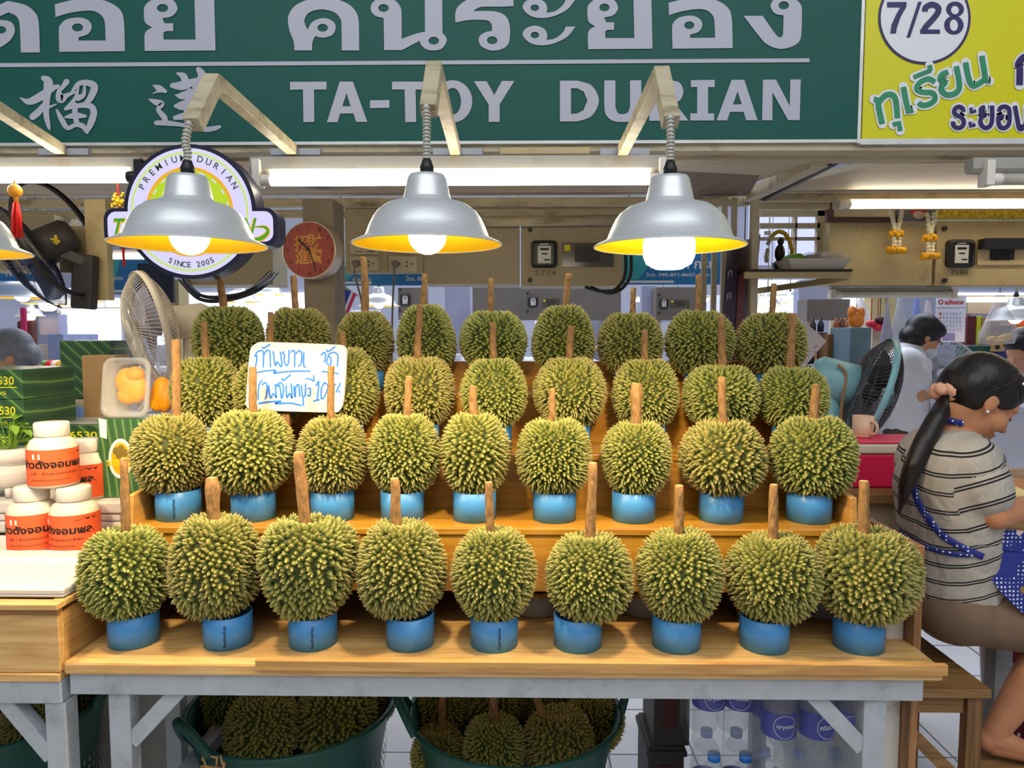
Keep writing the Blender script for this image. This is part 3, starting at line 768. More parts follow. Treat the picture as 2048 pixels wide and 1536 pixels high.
for lift, wd, mi, ex in ((.002, 46, 0, 1), (.004, 0, 2, 0)):
    for st, w0 in (([(150, 1052), (190, 1055), (200, 1150), (235, 1310)], 60), ([(200, 1085), (270, 1010), (345, 1005), (380, 1070), (398, 1250)], 58), ([(350, 1322), (415, 1300), (425, 1385)], 54), ([(460, 920), (485, 1060), (515, 1190), (555, 1165)], 58),
                   ([(568, 818), (660, 780), (752, 745)], 44), ([(735, 690), (748, 750)], 48), ([(795, 870), (730, 835), (640, 870), (600, 940), (660, 975), (770, 985), (795, 1050), (740, 1100), (660, 1115), (620, 1085)], 56),
                   ([(935, 762), (870, 790), (850, 845), (905, 868), (870, 910), (865, 960), (930, 1005), (1020, 980), (1055, 900), (1022, 700)], 58), ([(1120, 660), (1150, 820), (1190, 905), (1250, 890), (1310, 850)], 58), ([(1292, 590), (1335, 860), (1370, 858)], 58)):
        brush(mb, st, w0 + wd, a7(lift), mi, smooth=len(st) > 4, cap=bool(ex))
    for st, w0 in (([(1098, 1185), (1085, 1145), (1045, 1130), (1005, 1155), (1005, 1205), (1080, 1245), (1100, 1300), (1075, 1345), (1025, 1352), (990, 1325), (988, 1285)], 46), ([(1178, 1140), (1178, 1190), (1228, 1170)], 40), ([(1168, 1290), (1168, 1335), (1222, 1318)], 40),
                   ([(1325, 1132), (1285, 1150), (1285, 1200), (1330, 1215), (1285, 1245), (1280, 1310), (1320, 1352), (1370, 1340), (1398, 1280), (1400, 1118)], 46), ([(1470, 1180), (1490, 1140), (1540, 1130), (1580, 1165), (1580, 1300), (1540, 1352), (1490, 1348), (1470, 1305), (1470, 1238), (1528, 1236)], 46),
                   ([(1640, 1120), (1665, 1250), (1690, 1362), (1740, 1340), (1765, 1250), (1760, 1140)], 46), ([(1690, 900), (1692, 720), (1675, 680), (1730, 610), (1800, 600), (1850, 660), (1855, 900)], 70)):
        brush(mb, st, w0 + wd * .9, a7(lift), 0 if ex else 1, smooth=len(st) > 4, cap=bool(ex))
mb.build('sign_lettering', [SIGNWHITE, PURPLE, GREENV], t, fix=False)

# ================================================================ steel beams and lining of the stall roof
def beam(name, mb, mat=CREAM, bevel=0.002):
    o = mb.build(name, mat, bevel=bevel); o['kind'] = 'structure'; return o
z_b = P(1000, 309, 2.2).z
beam('trim_1', MB().box(-3.0, 3.0, 2.17, 2.24, z_b, z_b + 0.03))
beam('trim_2', MB().box(P(1300, 320, 2.26).x, 3.0, 2.25, 2.30, P(1800, 321, 2.26).z, P(1800, 302, 2.26).z))
for px in (120, 585, 910, 1245):
    a, b, cz, d = rect_pix(px - 45, 296, px + 55, 310, 2.15)
    beam('trim_3', MB().box(a, b, 2.152, 2.168, cz, d), M('galvanised_plate', (170, 172, 178), 0.5, 0.2))
ZC = P(1000, 322, 2.25).z
ZC2 = P(1000, 388, 3.5).z
struct(MB().slab([(-4.5, 2.24, ZC), (-4.5, 3.55, ZC2), (-4.5, 3.55, ZC2 + .02), (-4.5, 2.24, ZC + .02)], (5.43, 0, 0)).build('ceiling_stall', LINING))
struct(MB().slab([(1.12, 2.30, ZC), (1.12, 3.50, ZC2), (1.12, 3.50, ZC2 + .02), (1.12, 2.30, ZC + .02)], (3.4, 0, 0)).build('ceiling_neighbour', LINING))
def hbeam(px0, py0, px1, py1, Y, dep=0.05, mat=CREAM):
    return beam('trim_4', pbox(MB(), px0, py0, px1, py1, Y, dep), mat)
hbeam(-500, 396, 1500, 413, 3.38)
hbeam(-500, 420, 1040, 436, 3.6, 0.04); hbeam(940, 404, 1260, 432, 3.5, 0.06)
hbeam(1490, 384, 2600, 400, 3.36)
hbeam(1520, 400, 1660, 418, 3.42)
beam('trim_12', pbox(MB(), 186, 288, 500, 308, 2.25, .02), wood('orange_plywood_strip', (150, 104, 54), (190, 140, 80), 'X', knots=False))
beam('trim_gap_shade', pbox(MB(), 520, 284, 590, 306, 2.246, .02), DARK); beam('trim_14', pbox(MB(), 1000, 294, 1180, 308, 2.165, .004), CREAM2)  # first piece is a dark slab standing in for a shaded gap
# roof rail running back between the stalls, with a pale bar standing in for the strip of daylight beside it
beam('trim_5', MB().bar(P(1640, 318, 2.28), P(1500, 392, 3.34), 0.05, 0.05))
beam('trim_6', MB().bar(P(1672, 322, 2.30), P(1530, 398, 3.36), 0.02, 0.02), DARK)
struct(MB().bar(P(1655, 322, 2.34), P(1512, 392, 3.40), 0.05, 0.004).build('trim_7', GREYSTEEL))
struct(MB().bar(P(1402, 395, 3.36), P(1402, 322, 2.36), 0.42, 0.006).build('trim_8', M('ribbed_lining', (128, 108, 88), 0.7, 0, 0.25, 30, stretch=(1, 0.05, 1))))

# ================================================================ fluorescent battens
def batten(lbl, px0, py0, px1, ybody, ytube, Y, e0=None, black=None, tube_px=None, group='fluorescent batten lights'):
    """body between py0..ybody, the lit tube centred at ytube"""
    a, b, c0, d = rect_pix(px0, py0, px1, ybody, Y)
    t = thing('batten_light', lbl, 'light', ((a + b) / 2, Y, c0), group=group)
    mb = MB(); mb.box(a, b, Y + 0.008, Y + 0.05, c0 + (d - c0) * .28, d); 
    mb.add([(a, Y + 0.008, c0 + (d - c0) * .28), (b, Y + 0.008, c0 + (d - c0) * .28), (b, Y + 0.018, c0), (a, Y + 0.018, c0), (a, Y + .05, c0 + (d - c0) * .28), (b, Y + .05, c0 + (d - c0) * .28), (b, Y + .04, c0), (a, Y + .04, c0)],
           [(0, 1, 2, 3), (4, 7, 6, 5), (3, 2, 6, 7), (0, 3, 7, 4), (1, 5, 6, 2)])
    mb.build('batten_body', M('batten_enamel', (168, 164, 154), .45, 0, .04, 8, dirt=(110, 96, 74), dirt_amt=.5), t)
    x0, x1 = tube_px or (px0 + 45, px1 - 45)
    tx0, tx1 = P(x0, ytube, Y).x, P(x1, ytube, Y).x; tz = P((x0 + x1) / 2, ytube, Y).z
    MB().cyl((tx0, Y + 0.01, tz), (tx1, Y + 0.01, tz), 0.0165, n=14).build('tube', TUBE, t)
    for x, s, m in ((tx0, -1, WHITE_PLASTIC), (tx1, 1, BLACK if black else WHITE_PLASTIC)):
        MB().cyl((x, Y + 0.01, tz), (x + s * 0.028, Y + 0.01, tz), 0.0175, n=14).box(min(x + s * .028, x + s * .052), max(x + s * .028, x + s * .052), Y - .01, Y + .036, tz - .02, d - .01).build('end_holder', m, t, bevel=0.002)
    return t
batten('lit fluorescent batten behind the middle hanging lamp under the green sign', 497, 310, 1345, 345, 358, 2.13, tube_px=(540, 1299))
batten('lit fluorescent batten with a black end cap left of the round lit badge sign', -560, 314, 276, 341, 354, 2.13, black=True, tube_px=(-500, 252))
batten('lit fluorescent batten over the garlands of the yellow sign stall', 1674, 396, 2500, 416, 407, 3.28, tube_px=(1703, 2440))
t = batten('unlit batten end under the yellow sign at the frame edge', 1950, 312, 2700, 342, 356, 2.14, tube_px=(2006, 2650))
for c_ in t.children:
    if c_.name.startswith('tube'): c_.data.materials[0] = M('unlit_tube', (190, 184, 170), .3)

# ================================================================ hanging work lamps
def shade_mesh(R):
    k = R / 147.0
    out = [(147, 0), (145, 3), (123, 13), (114, 36), (106, 52), (97, 64), (79, 77), (60, 83), (48, 86), (46, 92), (38, 128), (34, 135), (13, 137)]
    return [(r * k, z * k) for r, z in out], k
def lamp_head(parent, R=0.15, bulb='globe', M_BULB=None, loc=(0, 0, 0)):
    pr, k = shade_mesh(R); C = Vector(loc)
    inner = [(max(r - 1.6 * k, 1 * k), z - (1.5 * k if z > 20 * k else 0)) for r, z in pr]
    MB().lathe(pr, C, 48, 0).lathe(inner, C, 48, 1).tube([C + Vector((147 * k * math.cos(a), 147 * k * math.sin(a), 0)) for a in np.linspace(0, 2 * math.pi, 48, endpoint=False)], 1.6 * k, 6, 0, closed=True).build('shade', [ALU, YELLOW_IN], parent, fix=False)
    MB().lathe([(0.001, 137 * k), (13 * k, 137 * k), (14 * k, 150 * k), (10.5 * k, 158 * k), (9 * k, 164 * k), (3 * k, 166 * k), (0.001, 166 * k)], C, 20).build('lamp_socket', BLACK, parent)
    if bulb == 'globe':
        MB().ell(C + Vector((0, 0, 18 * k)), 38 * k, nu=24, nv=14).lathe([(12 * k, 50 * k), (14 * k, 80 * k), (13 * k, 130 * k)], C, 14).build('bulb', M_BULB or BULB, parent)
    else:
        MB().lathe([(0.001, -46 * k), (26 * k, -44 * k), (44 * k, -34 * k), (50 * k, -20 * k), (51 * k, 6 * k), (46 * k, 24 * k), (24 * k, 50 * k), (14 * k, 90 * k), (13 * k, 130 * k)], C, 24).build('bulb', M_BULB or BULB2, parent)
BULB2 = glow('lit_large_bulb', (255, 238, 204), 9.0)
YLAMP = 1.45
LAMPS = [(380, 490, 'dented silver work lamp hanging before the round lit badge sign', 'globe', (585, 300), (430, 165), (386, 250), (378, 262)),
         (855, 489, 'silver work lamp hanging before the TOY letters in the middle of the stall', 'globe', (911, 302), (870, 140), (857, 222), (852, 228)),
         (1338, 493, 'silver work lamp with a big cylindrical bulb before the DURIAN letters', 'big', (1245, 302), (1320, 150), (1342, 245), (1340, 250)),
         (-108, 503, 'silver work lamp cut by the frame near the red tassel', 'globe', (122, 300), (-155, 120), (-112, 232), (-110, 238))]
for px, py, lbl, kind, b0, b1, b2, b3 in LAMPS:
    rim = P(px, py, YLAMP)
    t = thing('hanging_lamp', lbl, 'lamp', rim, group='silver work lamps over the durians')
    lamp_head(t, 0.15, kind, loc=rim)
    k = 0.15 / 147
    ld = bpy.data.lights.new('lamp_light', 'SPOT'); ld.energy = 21; ld.color = (1.0, .80, .50); ld.spot_size = math.radians(158); ld.spot_blend = .35; ld.shadow_soft_size = .03
    lo = bpy.data.objects.new('lamp_light', ld); COL.objects.link(lo); lo.parent = t; lo.location = (0, 0, (-.05 if kind == 'big' else -.026) - .006)
    D0 = P(b0[0], b0[1], 2.15); D1 = P(b1[0], b1[1], 1.56); 
    D2 = P(b2[0], b2[1], YLAMP + 0.012)
    mb = MB().bar(D0, D1 + (D1 - D0).normalized() * 0.012, 0.03, 0.03).build('bracket_arm', CREAM, t, bevel=0.002)
    MB().bar(D1 + Vector((0, -0.004, 0.004)), D2, 0.033, 0.033, up=(1, 0, 0)).build('drop_arm', CREAM, t, bevel=0.002)
    top = rim + Vector((0, 0, 166 * k))
    st = P(b3[0], b3[1], YLAMP)
    pts = smooth_line([tuple(st + Vector((0.0, 0.004, 0.02))), tuple(st.lerp(top, 0.35) + Vector(((-0.006 if px < 500 else 0.001), 0, 0))), tuple(st.lerp(top, 0.75)), tuple(top)], 18)
    mb = MB()
    mb.tube(pts, 0.0062, 8)
    acc = 0
    for i in range(1, len(pts)):
        acc += (Vector(pts[i]) - Vector(pts[i - 1])).length
        if acc > 0.0062:
            acc = 0
            p = Vector(pts[i]); d = (Vector(pts[i]) - Vector(pts[i - 1])).normalized()
            mb.cyl(p - d * 0.0017, p + d * 0.0017, 0.0085, n=10)
    mb.build('flexible_conduit', M('corrugated_conduit', (196, 192, 180), 0.45, 0.2), t)
# ================================================================ left side: crate of trays on a steel table
crx = bx0 - 0.006
t = thing('steel_side_table', 'grey steel table under the wooden crate at the left end of the bench', 'table', (-1.5, 1.75, 0))
MB().box(-2.5, crx, 1.49, 2.05, 0.66, 0.712).build('top_frame', GREYSTEEL, t, bevel=0.003)
tlx = P(122, 1450, 1.51).x
for x, y in ((tlx, 1.515), (tlx, 2.02), (-2.4, 1.515), (-2.4, 2.02)):
    MB().box(x - 0.023, x + 0.023, y - 0.022, y + 0.022, 0, 0.66).build('leg', GREYSTEEL, t, bevel=0.002)
MB().bar((tlx - 0.02, 1.515, 0.53), (tlx - 0.125, 1.515, 0.665), 0.032, 0.034).build('brace', GREYSTEEL, t, bevel=0.002)
t = thing('wooden_crate', 'varnished wooden crate filled with white foam trays on the steel side table', 'crate', (-1.5, 1.75, 0.712))
MB().box(-2.5, crx, 1.485, 2.04, 0.712, 0.73).build('bottom_board', PINE, t, bevel=0.002)
MB().box(-2.5, crx, 1.49, 1.51, 0.731, 0.862).build('front_board', PINE, t, bevel=0.002)
MB().box(crx - 0.02, crx, 1.511, 2.04, 0.731, 0.862).build('end_board', PINE_Y, t, bevel=0.002)
MB().box(-2.5, crx - 0.021, 2.02, 2.04, 0.731, 0.862).build('rear_board', PINE, t, bevel=0.002)
MB().box(-2.5, crx + 0.004, 1.484, 1.50, 0.863, 0.874).build('rim_strip', wood('dark_rim_strip', (130, 84, 40), (160, 112, 60), 'X', knots=False), t, bevel=0.001)
mb = MB(); mb.box(-2.5, crx + 0.006, 1.48, 1.512, 0.8745, 0.888).box(crx - 0.024, crx + 0.006, 1.512, 2.04, 0.8745, 0.888)
mb.build('rim_board', PINE, t, bevel=0.002)
def foam_tray(lbl, x0, x1, y0, y1, z0, z1, rim=0.03, group='white foam trays on the crate'):
    mb = MB(); zi = z1 - 0.012
    mb.box(x0, x1, y0, y1, z0, zi)
    o = [(x0, y0), (x1, y0), (x1, y1), (x0, y1)]; q = [(x0 + rim, y0 + rim), (x1 - rim, y0 + rim), (x1 - rim, y1 - rim), (x0 + rim, y1 - rim)]
    r2 = [(x0 + rim * 1.6, y0 + rim * 1.6), (x1 - rim * 1.6, y0 + rim * 1.6), (x1 - rim * 1.6, y1 - rim * 1.6), (x0 + rim * 1.6, y1 - rim * 1.6)]
    vs = [(a, b, zi) for a, b in o] + [(a, b, z1) for a, b in o] + [(a, b, z1) for a, b in q] + [(a, b, zi + .001) for a, b in r2]
    fs = [(i + k, (i + 1) % 4 + k, (i + 1) % 4 + k + 4, i + k + 4) for k in (0, 4, 8) for i in range(4)] + [(12, 13, 14, 15)]
    mb.add(vs, fs)
    return tag(mb.build('foam_tray', FOAM, bevel=0.006, origin=((x0 + x1) / 2, (y0 + y1) / 2, z0)), lbl, 'tray', group)
foam_tray('white foam tray at the front of the wooden crate before the orange labelled jars', -2.3, crx - 0.002, 1.515, 1.765, 0.889, 0.91)
foam_tray('white foam tray carrying the orange labelled jars', -2.3, crx - 0.025, 1.77, 1.925, 0.889, 0.912, 0.02)
t = thing('side_counter', 'plain white counter behind the crate carrying the leaf printed boxes', 'counter', (-1.7, 2.3, 0))
MB().box(-2.9, crx - 0.04, 2.24, 2.70, 0, 0.855).build('cabinet', WHITE_PLASTIC, t); MB().box(-2.9, crx - 0.04, 2.06, 2.70, 0.856, 0.889).build('counter_top', WHITE_PLASTIC, t)
fbx = P(243, 1010, 1.94).x
for k, (x0, x1) in enumerate([(fbx - 0.62, fbx), (fbx - 1.26, fbx - 0.63)]):
    o = MB().box(x0, x1, 1.935, 2.56, 0.913, 0.945).box(x0 + .006, x1 - .006, 1.942, 2.555, 0.946, 0.968).box(x0, x1, 1.937, 2.56, 0.969, 1.003).build('foam_box', FOAM, bevel=0.006, origin=((x0 + x1) / 2, 2.2, 0.9))
    tag(o, ['white foam box slab behind the jars below the logo box', 'white foam box slab below the round white plant pot'][k], 'box', 'white foam boxes')
ZF = 1.004
# ---------------------------------------------------------------- jars
ORANGE = M('orange_paper_label', (250, 102, 52), 0.55, 0, 0.03, 12)
STICKER = M('white_sticker', (236, 232, 228), 0.5, var=0.02)
JAR = M('cream_white_jar', (240, 224, 196), 0.4, 0, 0.02, 8)
def jar(x, y, z, face, lbl):
    t = thing('jar', lbl, 'jar', (x, y, z), 'white jars with orange labels', world=False)
    R = 0.0595
    MB().lathe([(0.001, 0), (R - .004, 0), (R, .004), (R, .098), (R - .003, .108), (.05, .122), (.041, .127), (.0385, .13), (.0385, .136)], n=40).build('body', JAR, t)
    MB().lathe([(.0405, .1325), (.0415, .134), (.0415, .164), (.039, .168), (.001, .168)], n=40).build('lid', WHITE_PLASTIC, t)
    rr = R + 0.0007
    MB().lathe([(rr, .007), (rr, .101)], n=48).build('label', ORANGE, t)
    def wrap(u, v, d=0.0006):
        a = face + u / R
        return Vector(((rr + d) * math.cos(a), (rr + d) * math.sin(a), v))
    mb = MB()
    text(mb, 'ข้าวตังจอมพล', -.092, .053, .072, .076, wrap, 0, 0.035)
    text(mb, 'แท้ - ข้าวหอมมะลิสุด', -.062, .033, .05, .044, wrap, 0)
    text(mb, 'ทำจากข้าวหอมคุณภาพ', -.062, .018, .03, .026, wrap, 0)
    _brush(mb, [(.03, .088, .0006), (.045, .088, .001), (.058, .094, .0006)], .001, wrap)
    for bxx, s in ((.062, 1.0), (.078, .8)):
        _brush(mb, [(bxx - .006 * s, .094, .001), (bxx - .002 * s, .09, .003), (bxx, .089, .004), (bxx + .003 * s, .09, .003), (bxx + .007 * s, .095, .001)], .002, wrap)
    _brush(mb, [(.052, .05, .001), (.058, .06, .002), (.07, .062, .002), (.08, .052, .001)], .001, wrap)
    q = [(-.057, .077), (-.037, .077), (-.037, .09), (-.057, .09)]
    mb.add([wrap(a, b) for a, b in q], [(0, 1, 2, 3)], 1)
    mb.build('label_print', [INK, STICKER], t, fix=False)
ja = P(66, 1105, 1.77); jb = P(151, 1105, 1.77); 
Yj = 1.842
ja = P(68, 1090, Yj); jb = P(152, 1090, Yj); jc = P(108, 960, Yj + .01); jd = P(166, 1000, 1.95)
FA = lambda x, y: math.atan2(-y, -x)
jar(ja.x, Yj, .901, FA(ja.x, Yj) + .02, 'white jar with orange label, standing in front beside the foam tray edge')
jar(jb.x, Yj, .901, FA(jb.x, Yj) - .55, 'white jar with orange label turned to show its flying birds')
jar(jc.x, Yj + .01, 1.0705, FA(jc.x, Yj) + .12, 'white jar with orange label stacked on top of the other jars')
jar(jd.x - .02, 1.998, ZF, FA(jd.x, 1.95) - .9, 'white jar half hidden behind the stacked orange labelled jars')
# ---------------------------------------------------------------- pot plant
pp = P(22, 960, 2.02)
t = thing('potted_plant', 'small leafy plant in a round white two tier pot beside the jars', 'plant', (pp.x, 2.02, ZF), world=False)
MB().lathe([(.001, .022), (.05, .022), (.068, .04), (.072, .062), (.071, .066), (.072, .07), (.066, .082), (.05, .088), (.046, .092), (.058, .1), (.062, .118), (.05, .134), (.038, .138), (.034, .13), (.001, .128)], n=40).build('pot', WHITE_PLASTIC, t)
mb = MB()
for k in range(4):
    a = k * math.pi / 2 + .5
    mb.cyl((.05 * math.cos(a), .05 * math.sin(a), 0), (.055 * math.cos(a), .055 * math.sin(a), .03), .009, n=10)
mb.build('pot_feet', WHITE_PLASTIC, t)
LEAF = M('yellow_green_leaf', (112, 150, 36), 0.45, 0, 0.3, 14)
mb = MB(); rg = random.Random(4)
for k in range(26):
    a = rg.uniform(0, 6.28); h = rg.uniform(.15, .22); r = rg.uniform(.01, .075)
    b = Vector((r * math.cos(a), r * math.sin(a), h)); 
    mb.tube([(0, 0, .12), (b.x * .4, b.y * .4, h * .75), b], .0015, 5)
    d = Vector((math.cos(a), math.sin(a), rg.uniform(-.7, .5))).normalized(); s = d.cross(Vector((0, 0, 1))).normalized(); u = s.cross(d)
    L = rg.uniform(.035, .055); W = L * .33
    ps = [b, b + d * L * .35 + s * W + u * .004, b + d * L * .35 - u * .003, b + d * L * .35 - s * W + u * .004, b + d * L * .75 + s * W * .6, b + d * L * .75 - u * .004, b + d * L * .75 - s * W * .6, b + d * L - u * .008]
    mb.add(ps, [(0, 2, 1), (0, 3, 2), (1, 2, 5, 4), (2, 3, 6, 5), (4, 5, 7), (5, 6, 7)], 0, True)
mb.build('leaves', LEAF, t, fix=False)
# ---------------------------------------------------------------- leaf-print boxes
def leaf_print(name, c0, c1, ang, sc_=1.0):
    m, nt, b = nodes(name); L = nt.links
    tc = nt.nodes.new('ShaderNodeTexCoord'); mp = nt.nodes.new('ShaderNodeMapping'); mp.inputs['Rotation'].default_value = (0.3, ang, 0.2)
    L.new(tc.outputs['Object'], mp.inputs[0])
    wv = nt.nodes.new('ShaderNodeTexWave'); wv.inputs['Scale'].default_value = 9 * sc_; wv.inputs['Distortion'].default_value = 1.5; wv.inputs['Detail'].default_value = 2; wv.inputs['Detail Scale'].default_value = 0.6
    L.new(mp.outputs[0], wv.inputs[0])
    r = nt.nodes.new('ShaderNodeValToRGB'); e = r.color_ramp.elements
    e[0].color = lin(c0); e[1].color = lin(c1); e[0].position = 0.0; e[1].position = 0.985
    e.new(0.9).color = lin(tuple(a * .75 + b_ * .25 for a, b_ in zip(c0, c1)))
    L.new(wv.outputs[0], r.inputs[0]); 
    n = nt.nodes.new('ShaderNodeTexNoise'); n.inputs['Scale'].default_value = 5; L.new(tc.outputs['Object'], n.inputs[0])
    mx = nt.nodes.new('ShaderNodeMixRGB'); mx.blend_type = 'MULTIPLY'; mx.inputs[0].default_value = .6
    L.new(r.outputs[0], mx.inputs[1]); L.new(n.outputs['Fac'], mx.inputs[2])
    r3 = nt.nodes.new('ShaderNodeBrightContrast'); r3.inputs['Bright'].default_value = .02; L.new(mx.outputs[0], r3.inputs[0])
    L.new(r3.outputs[0], b.inputs['Base Color']); b.inputs['Roughness'].default_value = 0.22
    return m
LEAFP = leaf_print('banana_leaf_print', (32, 84, 34), (122, 164, 70), 0.8)
LEAFP2 = leaf_print('upright_leaf_print', (40, 106, 50), (140, 180, 104), 0.06, 1.6)
YPRINT = M('yellow_print', (236, 224, 30), 0.5, var=0.02)
def leaf_box(lbl, x0, x1, y0, y1, z0, z1, num=None, mat=None):
    t = thing('leaf_print_box', lbl, 'box', ((x0 + x1) / 2, (y0 + y1) / 2, z0), 'green leaf printed boxes')
    MB().box(x0, x1, y0, y1, z0, z1 - .001).build('carton', mat or LEAFP, t, bevel=0.003)
    if num:
        mb = MB(); yy = y0 - .0008; h = z1 - z0
        f = lambda u, v: Vector((x1 - num[1] + u, yy, z0 + h * v))
        text(mb, num[0], -.175, .48, 0, .76, f, 0, .012)
        mb.add([f(-.16, .38), f(.008, .38), f(.008, .41), f(-.16, .41)], [(0, 1, 2, 3)])
        text(mb, 'จตุจักร', -.11, .1, -.025, .3, f, 0)
        mb.build('box_print', YPRINT, t, fix=False)
    return t
sx = P(48, 830, 2.1).x
for k in range(4):
    leaf_box('green leaf printed box reading 6530, %s from top of the big stack' % ['fourth', 'third', 'second', 'first'][k], sx - .36, sx, 2.1, 2.35, ZF + k * .0905, ZF + (k + 1) * .0905, ('02-618-6530', .025))
sx2 = P(204, 920, 2.27).x
for k in range(2):
    leaf_box('green leaf printed box reading 6530, %s of the pair behind the jars' % ['lower', 'upper'][k], sx2 - .22, sx2, 2.27, 2.5, ZF + k * .086, ZF + (k + 1) * .086, ('618-6530', .012))
q = P(137, 860, 2.27)
tag(MB().box(sx2 - .2, sx2 - .01, 2.29, 2.42, ZF + .1725, ZF + .18).build('clear_cover', CLEAR2, origin=(sx2 - .1, 2.35, ZF + .17)), 'flat clear plastic lid on top of the paired leaf boxes', 'lid')
# brown carton behind, and a green box on it
a_, b_, c_, d_ = rect_pix(146, 712, 197, 850, 2.46)
cz0 = 0.8895
t0 = MB().box(a_, b_ + .03, 2.515, 2.61, cz0, d_).build('cardboard_box', CARD, bevel=0.003, origin=(a_, 2.56, cz0)); tag(t0, 'tall brown cardboard box standing behind the paired leaf boxes', 'box')
gx0, gx1 = P(120, 720, 2.73).x, P(222, 720, 2.73).x
t = thing('leaf_print_box', 'green leaf printed box standing farthest back beside the cage fan', 'box', ((gx0 + gx1) / 2, 2.75, 0), 'green leaf printed boxes')
MB().box(gx0, gx1, 2.73, 2.93, 1.22, P(170, 681, 2.73).z).build('carton', LEAFP, t, bevel=0.003)
t = thing('storage_rack', 'pale storage rack behind the counter carrying the farthest green box', 'rack', (gx0, 2.76, 0))
MB().box(gx0 - .5, gx1 + .03, 2.715, 2.97, 1.19, 1.218).build('shelf', CREAM, t)
for x in (gx0 - .47, gx1):
    for y in (2.735, 2.945): MB().box(x - .015, x + .015, y - .015, y + .015, 0, 1.19).build('post', CREAM, t)
# tall logo box with the tray of durian on it
lx0_, lx1_ = P(196, 900, 1.985).x, P(296, 900, 1.985).x + .01
lz1 = P(240, 838, 1.985).z
t = thing('logo_box', 'upright green leaf box with an oval orange durian logo beside the top jar', 'box', ((lx0_ + lx1_) / 2, 2.05, ZF))
MB().box(lx0_, lx1_, 1.985, 2.12, ZF, lz1).build('carton', LEAFP2, t, bevel=0.003)
mb = MB()
f = lambda dy: (lambda x, y: P(x, y, 1.984 - dy))
mb.poly([[f(0)(*p) for p in oval(241, 917, 24, 40, 36)]], 0)
mb.poly([[f(.0006)(*p) for p in oval(241, 917, 18.5, 32, 36)]], 1)
for k, (x, y) in enumerate([(232, 902), (242, 898), (250, 906), (238, 910)]):
    mb.poly([[f(.0012 + k * .0001)(*p) for p in oval(x, y, 7, 8, 14)]], 2)
text(mb, 'TA-TOY', 213, 932, 240, 920, f(.0018), 3, .04); text(mb, 'DURIAN', 252, 934, 273, 924, f(.0018), 3, .03)
mb.poly([[f(.0016)(*p) for p in [(252, 937), (274, 937), (274, 939), (252, 939)]]], 3)
mb.build('box_logo', [STICKER, M('orange_logo', (250, 176, 12), .5, var=.05), M('logo_brown', (128, 108, 40), .6), YPRINT], t, fix=False)
mb = MB(); mb.poly([[f(.001)(*p) for p in [(197, 836), (213, 840), (214, 878), (200, 874)]]]); mb.build('price_sticker', STICKER, t)
# clear tray of yellow durian flesh
tp0 = P(194, 842, 1.97); tp1 = P(300, 715, 1.97)
def round_rect(x0, x1, z0, z1, r, n=6):
    out = []
    for cx_, cz_, a in ((x1 - r, z0 + r, -90), (x1 - r, z1 - r, 0), (x0 + r, z1 - r, 90), (x0 + r, z0 + r, 180)):
        for k in range(n + 1):
            an = math.radians(a + 90 * k / n); out.append((cx_ + r * math.cos(an), cz_ + r * math.sin(an)))
    return out
t = thing('durian_tray', 'clear plastic tray of yellow durian flesh in a bag on the logo box', 'food tray', ((tp0.x + tp1.x) / 2, 2.0, lz1))
tx0, tx1 = tp0.x, tp1.x - .02
tz0, tz1 = lz1 + .002, tp1.z
Rt = Matrix.Rotation(math.radians(-9), 3, 'X')
def tl(x, z, d): 
    return Vector((x, 1.99, tz0)) + Rt @ Vector((0, d, z - tz0))
o1 = round_rect(tx0, tx1, tz0, tz1, .03); o2 = round_rect(tx0 + .012, tx1 - .012, tz0 + .012, tz1 - .012, .026); o3 = round_rect(tx0 + .02, tx1 - .02, tz0 + .02, tz1 - .02, .03)
mb = MB(); n = len(o1)
rings = [[tl(x, z, 0) for x, z in o1], [tl(x, z, -.006) for x, z in o1], [tl(x, z, -.006) for x, z in o2], [tl(x, z, .075) for x, z in o3]]
vs = sum(rings, [])
mb.add(vs, [(k * n + i, k * n + (i + 1) % n, (k + 1) * n + (i + 1) % n, (k + 1) * n + i) for k in range(3) for i in range(n)] + [tuple(range(3 * n, 4 * n))], 0, True)
mb.build('tray', CLEAR2, t)
MB().poly([[tl(x, z, -.004) for x, z in o2]]).build('lid', CLEAR, t)
FLESH = M('yellow_durian_flesh', (250, 158, 0), .45, 0, .06, 14, .3)
mb = MB()
mx = (tx0 + tx1) / 2 + .012; mz = (tz0 + tz1) / 2
q1 = P(248, 772, 1.99); q2_ = P(318, 788, 2.06)
for dx, dz, rx, rz in ((0, 0, .036, .048), (-.014, .012, .03, .038), (.016, -.008, .03, .044), (-.008, -.03, .034, .026), (.012, .03, .028, .024)): mb.ell((q1.x + dx, 2.028, q1.z + dz), (rx, .02, rz), Rt)
for dx, dz, rx, rz in ((0, 0, .03, .05), (.012, -.012, .024, .044), (-.01, -.025, .026, .03)): mb.ell((q2_.x + dx, 2.075, q2_.z + dz), (rx, .02, rz), Rt)
mb.build('flesh', FLESH, t)
mb = MB()
bag = [(tx0 - .012, tz0 - .004), (tx1 + .075, tz0 - .002), (tx1 + .08, tz0 + .06), (tx1 + .06, tz1 - .01), (tx1 + .02, tz1 + .03), (tx0 + .075, tz1 + .012), (tx0 + .05, tz1 + .075), (tx0 + .03, tz1 + .07), (tx0 + .02, tz1 + .01), (tx0 - .016, tz0 + .05)]
bl = spline([(x, z) for x, z in bag], 4); m_ = len(bl); cxx = sum(p[0] for p in bl) / m_; czz = sum(p[1] for p in bl) / m_
R1 = [tl(x, z, .03) for x, z in bl]; R2 = [tl(cxx + (x - cxx) * .8, czz + (z - czz) * .8, -.016) for x, z in bl]; R3 = [tl(cxx + (x - cxx) * .8, czz + (z - czz) * .8, .11) for x, z in bl]
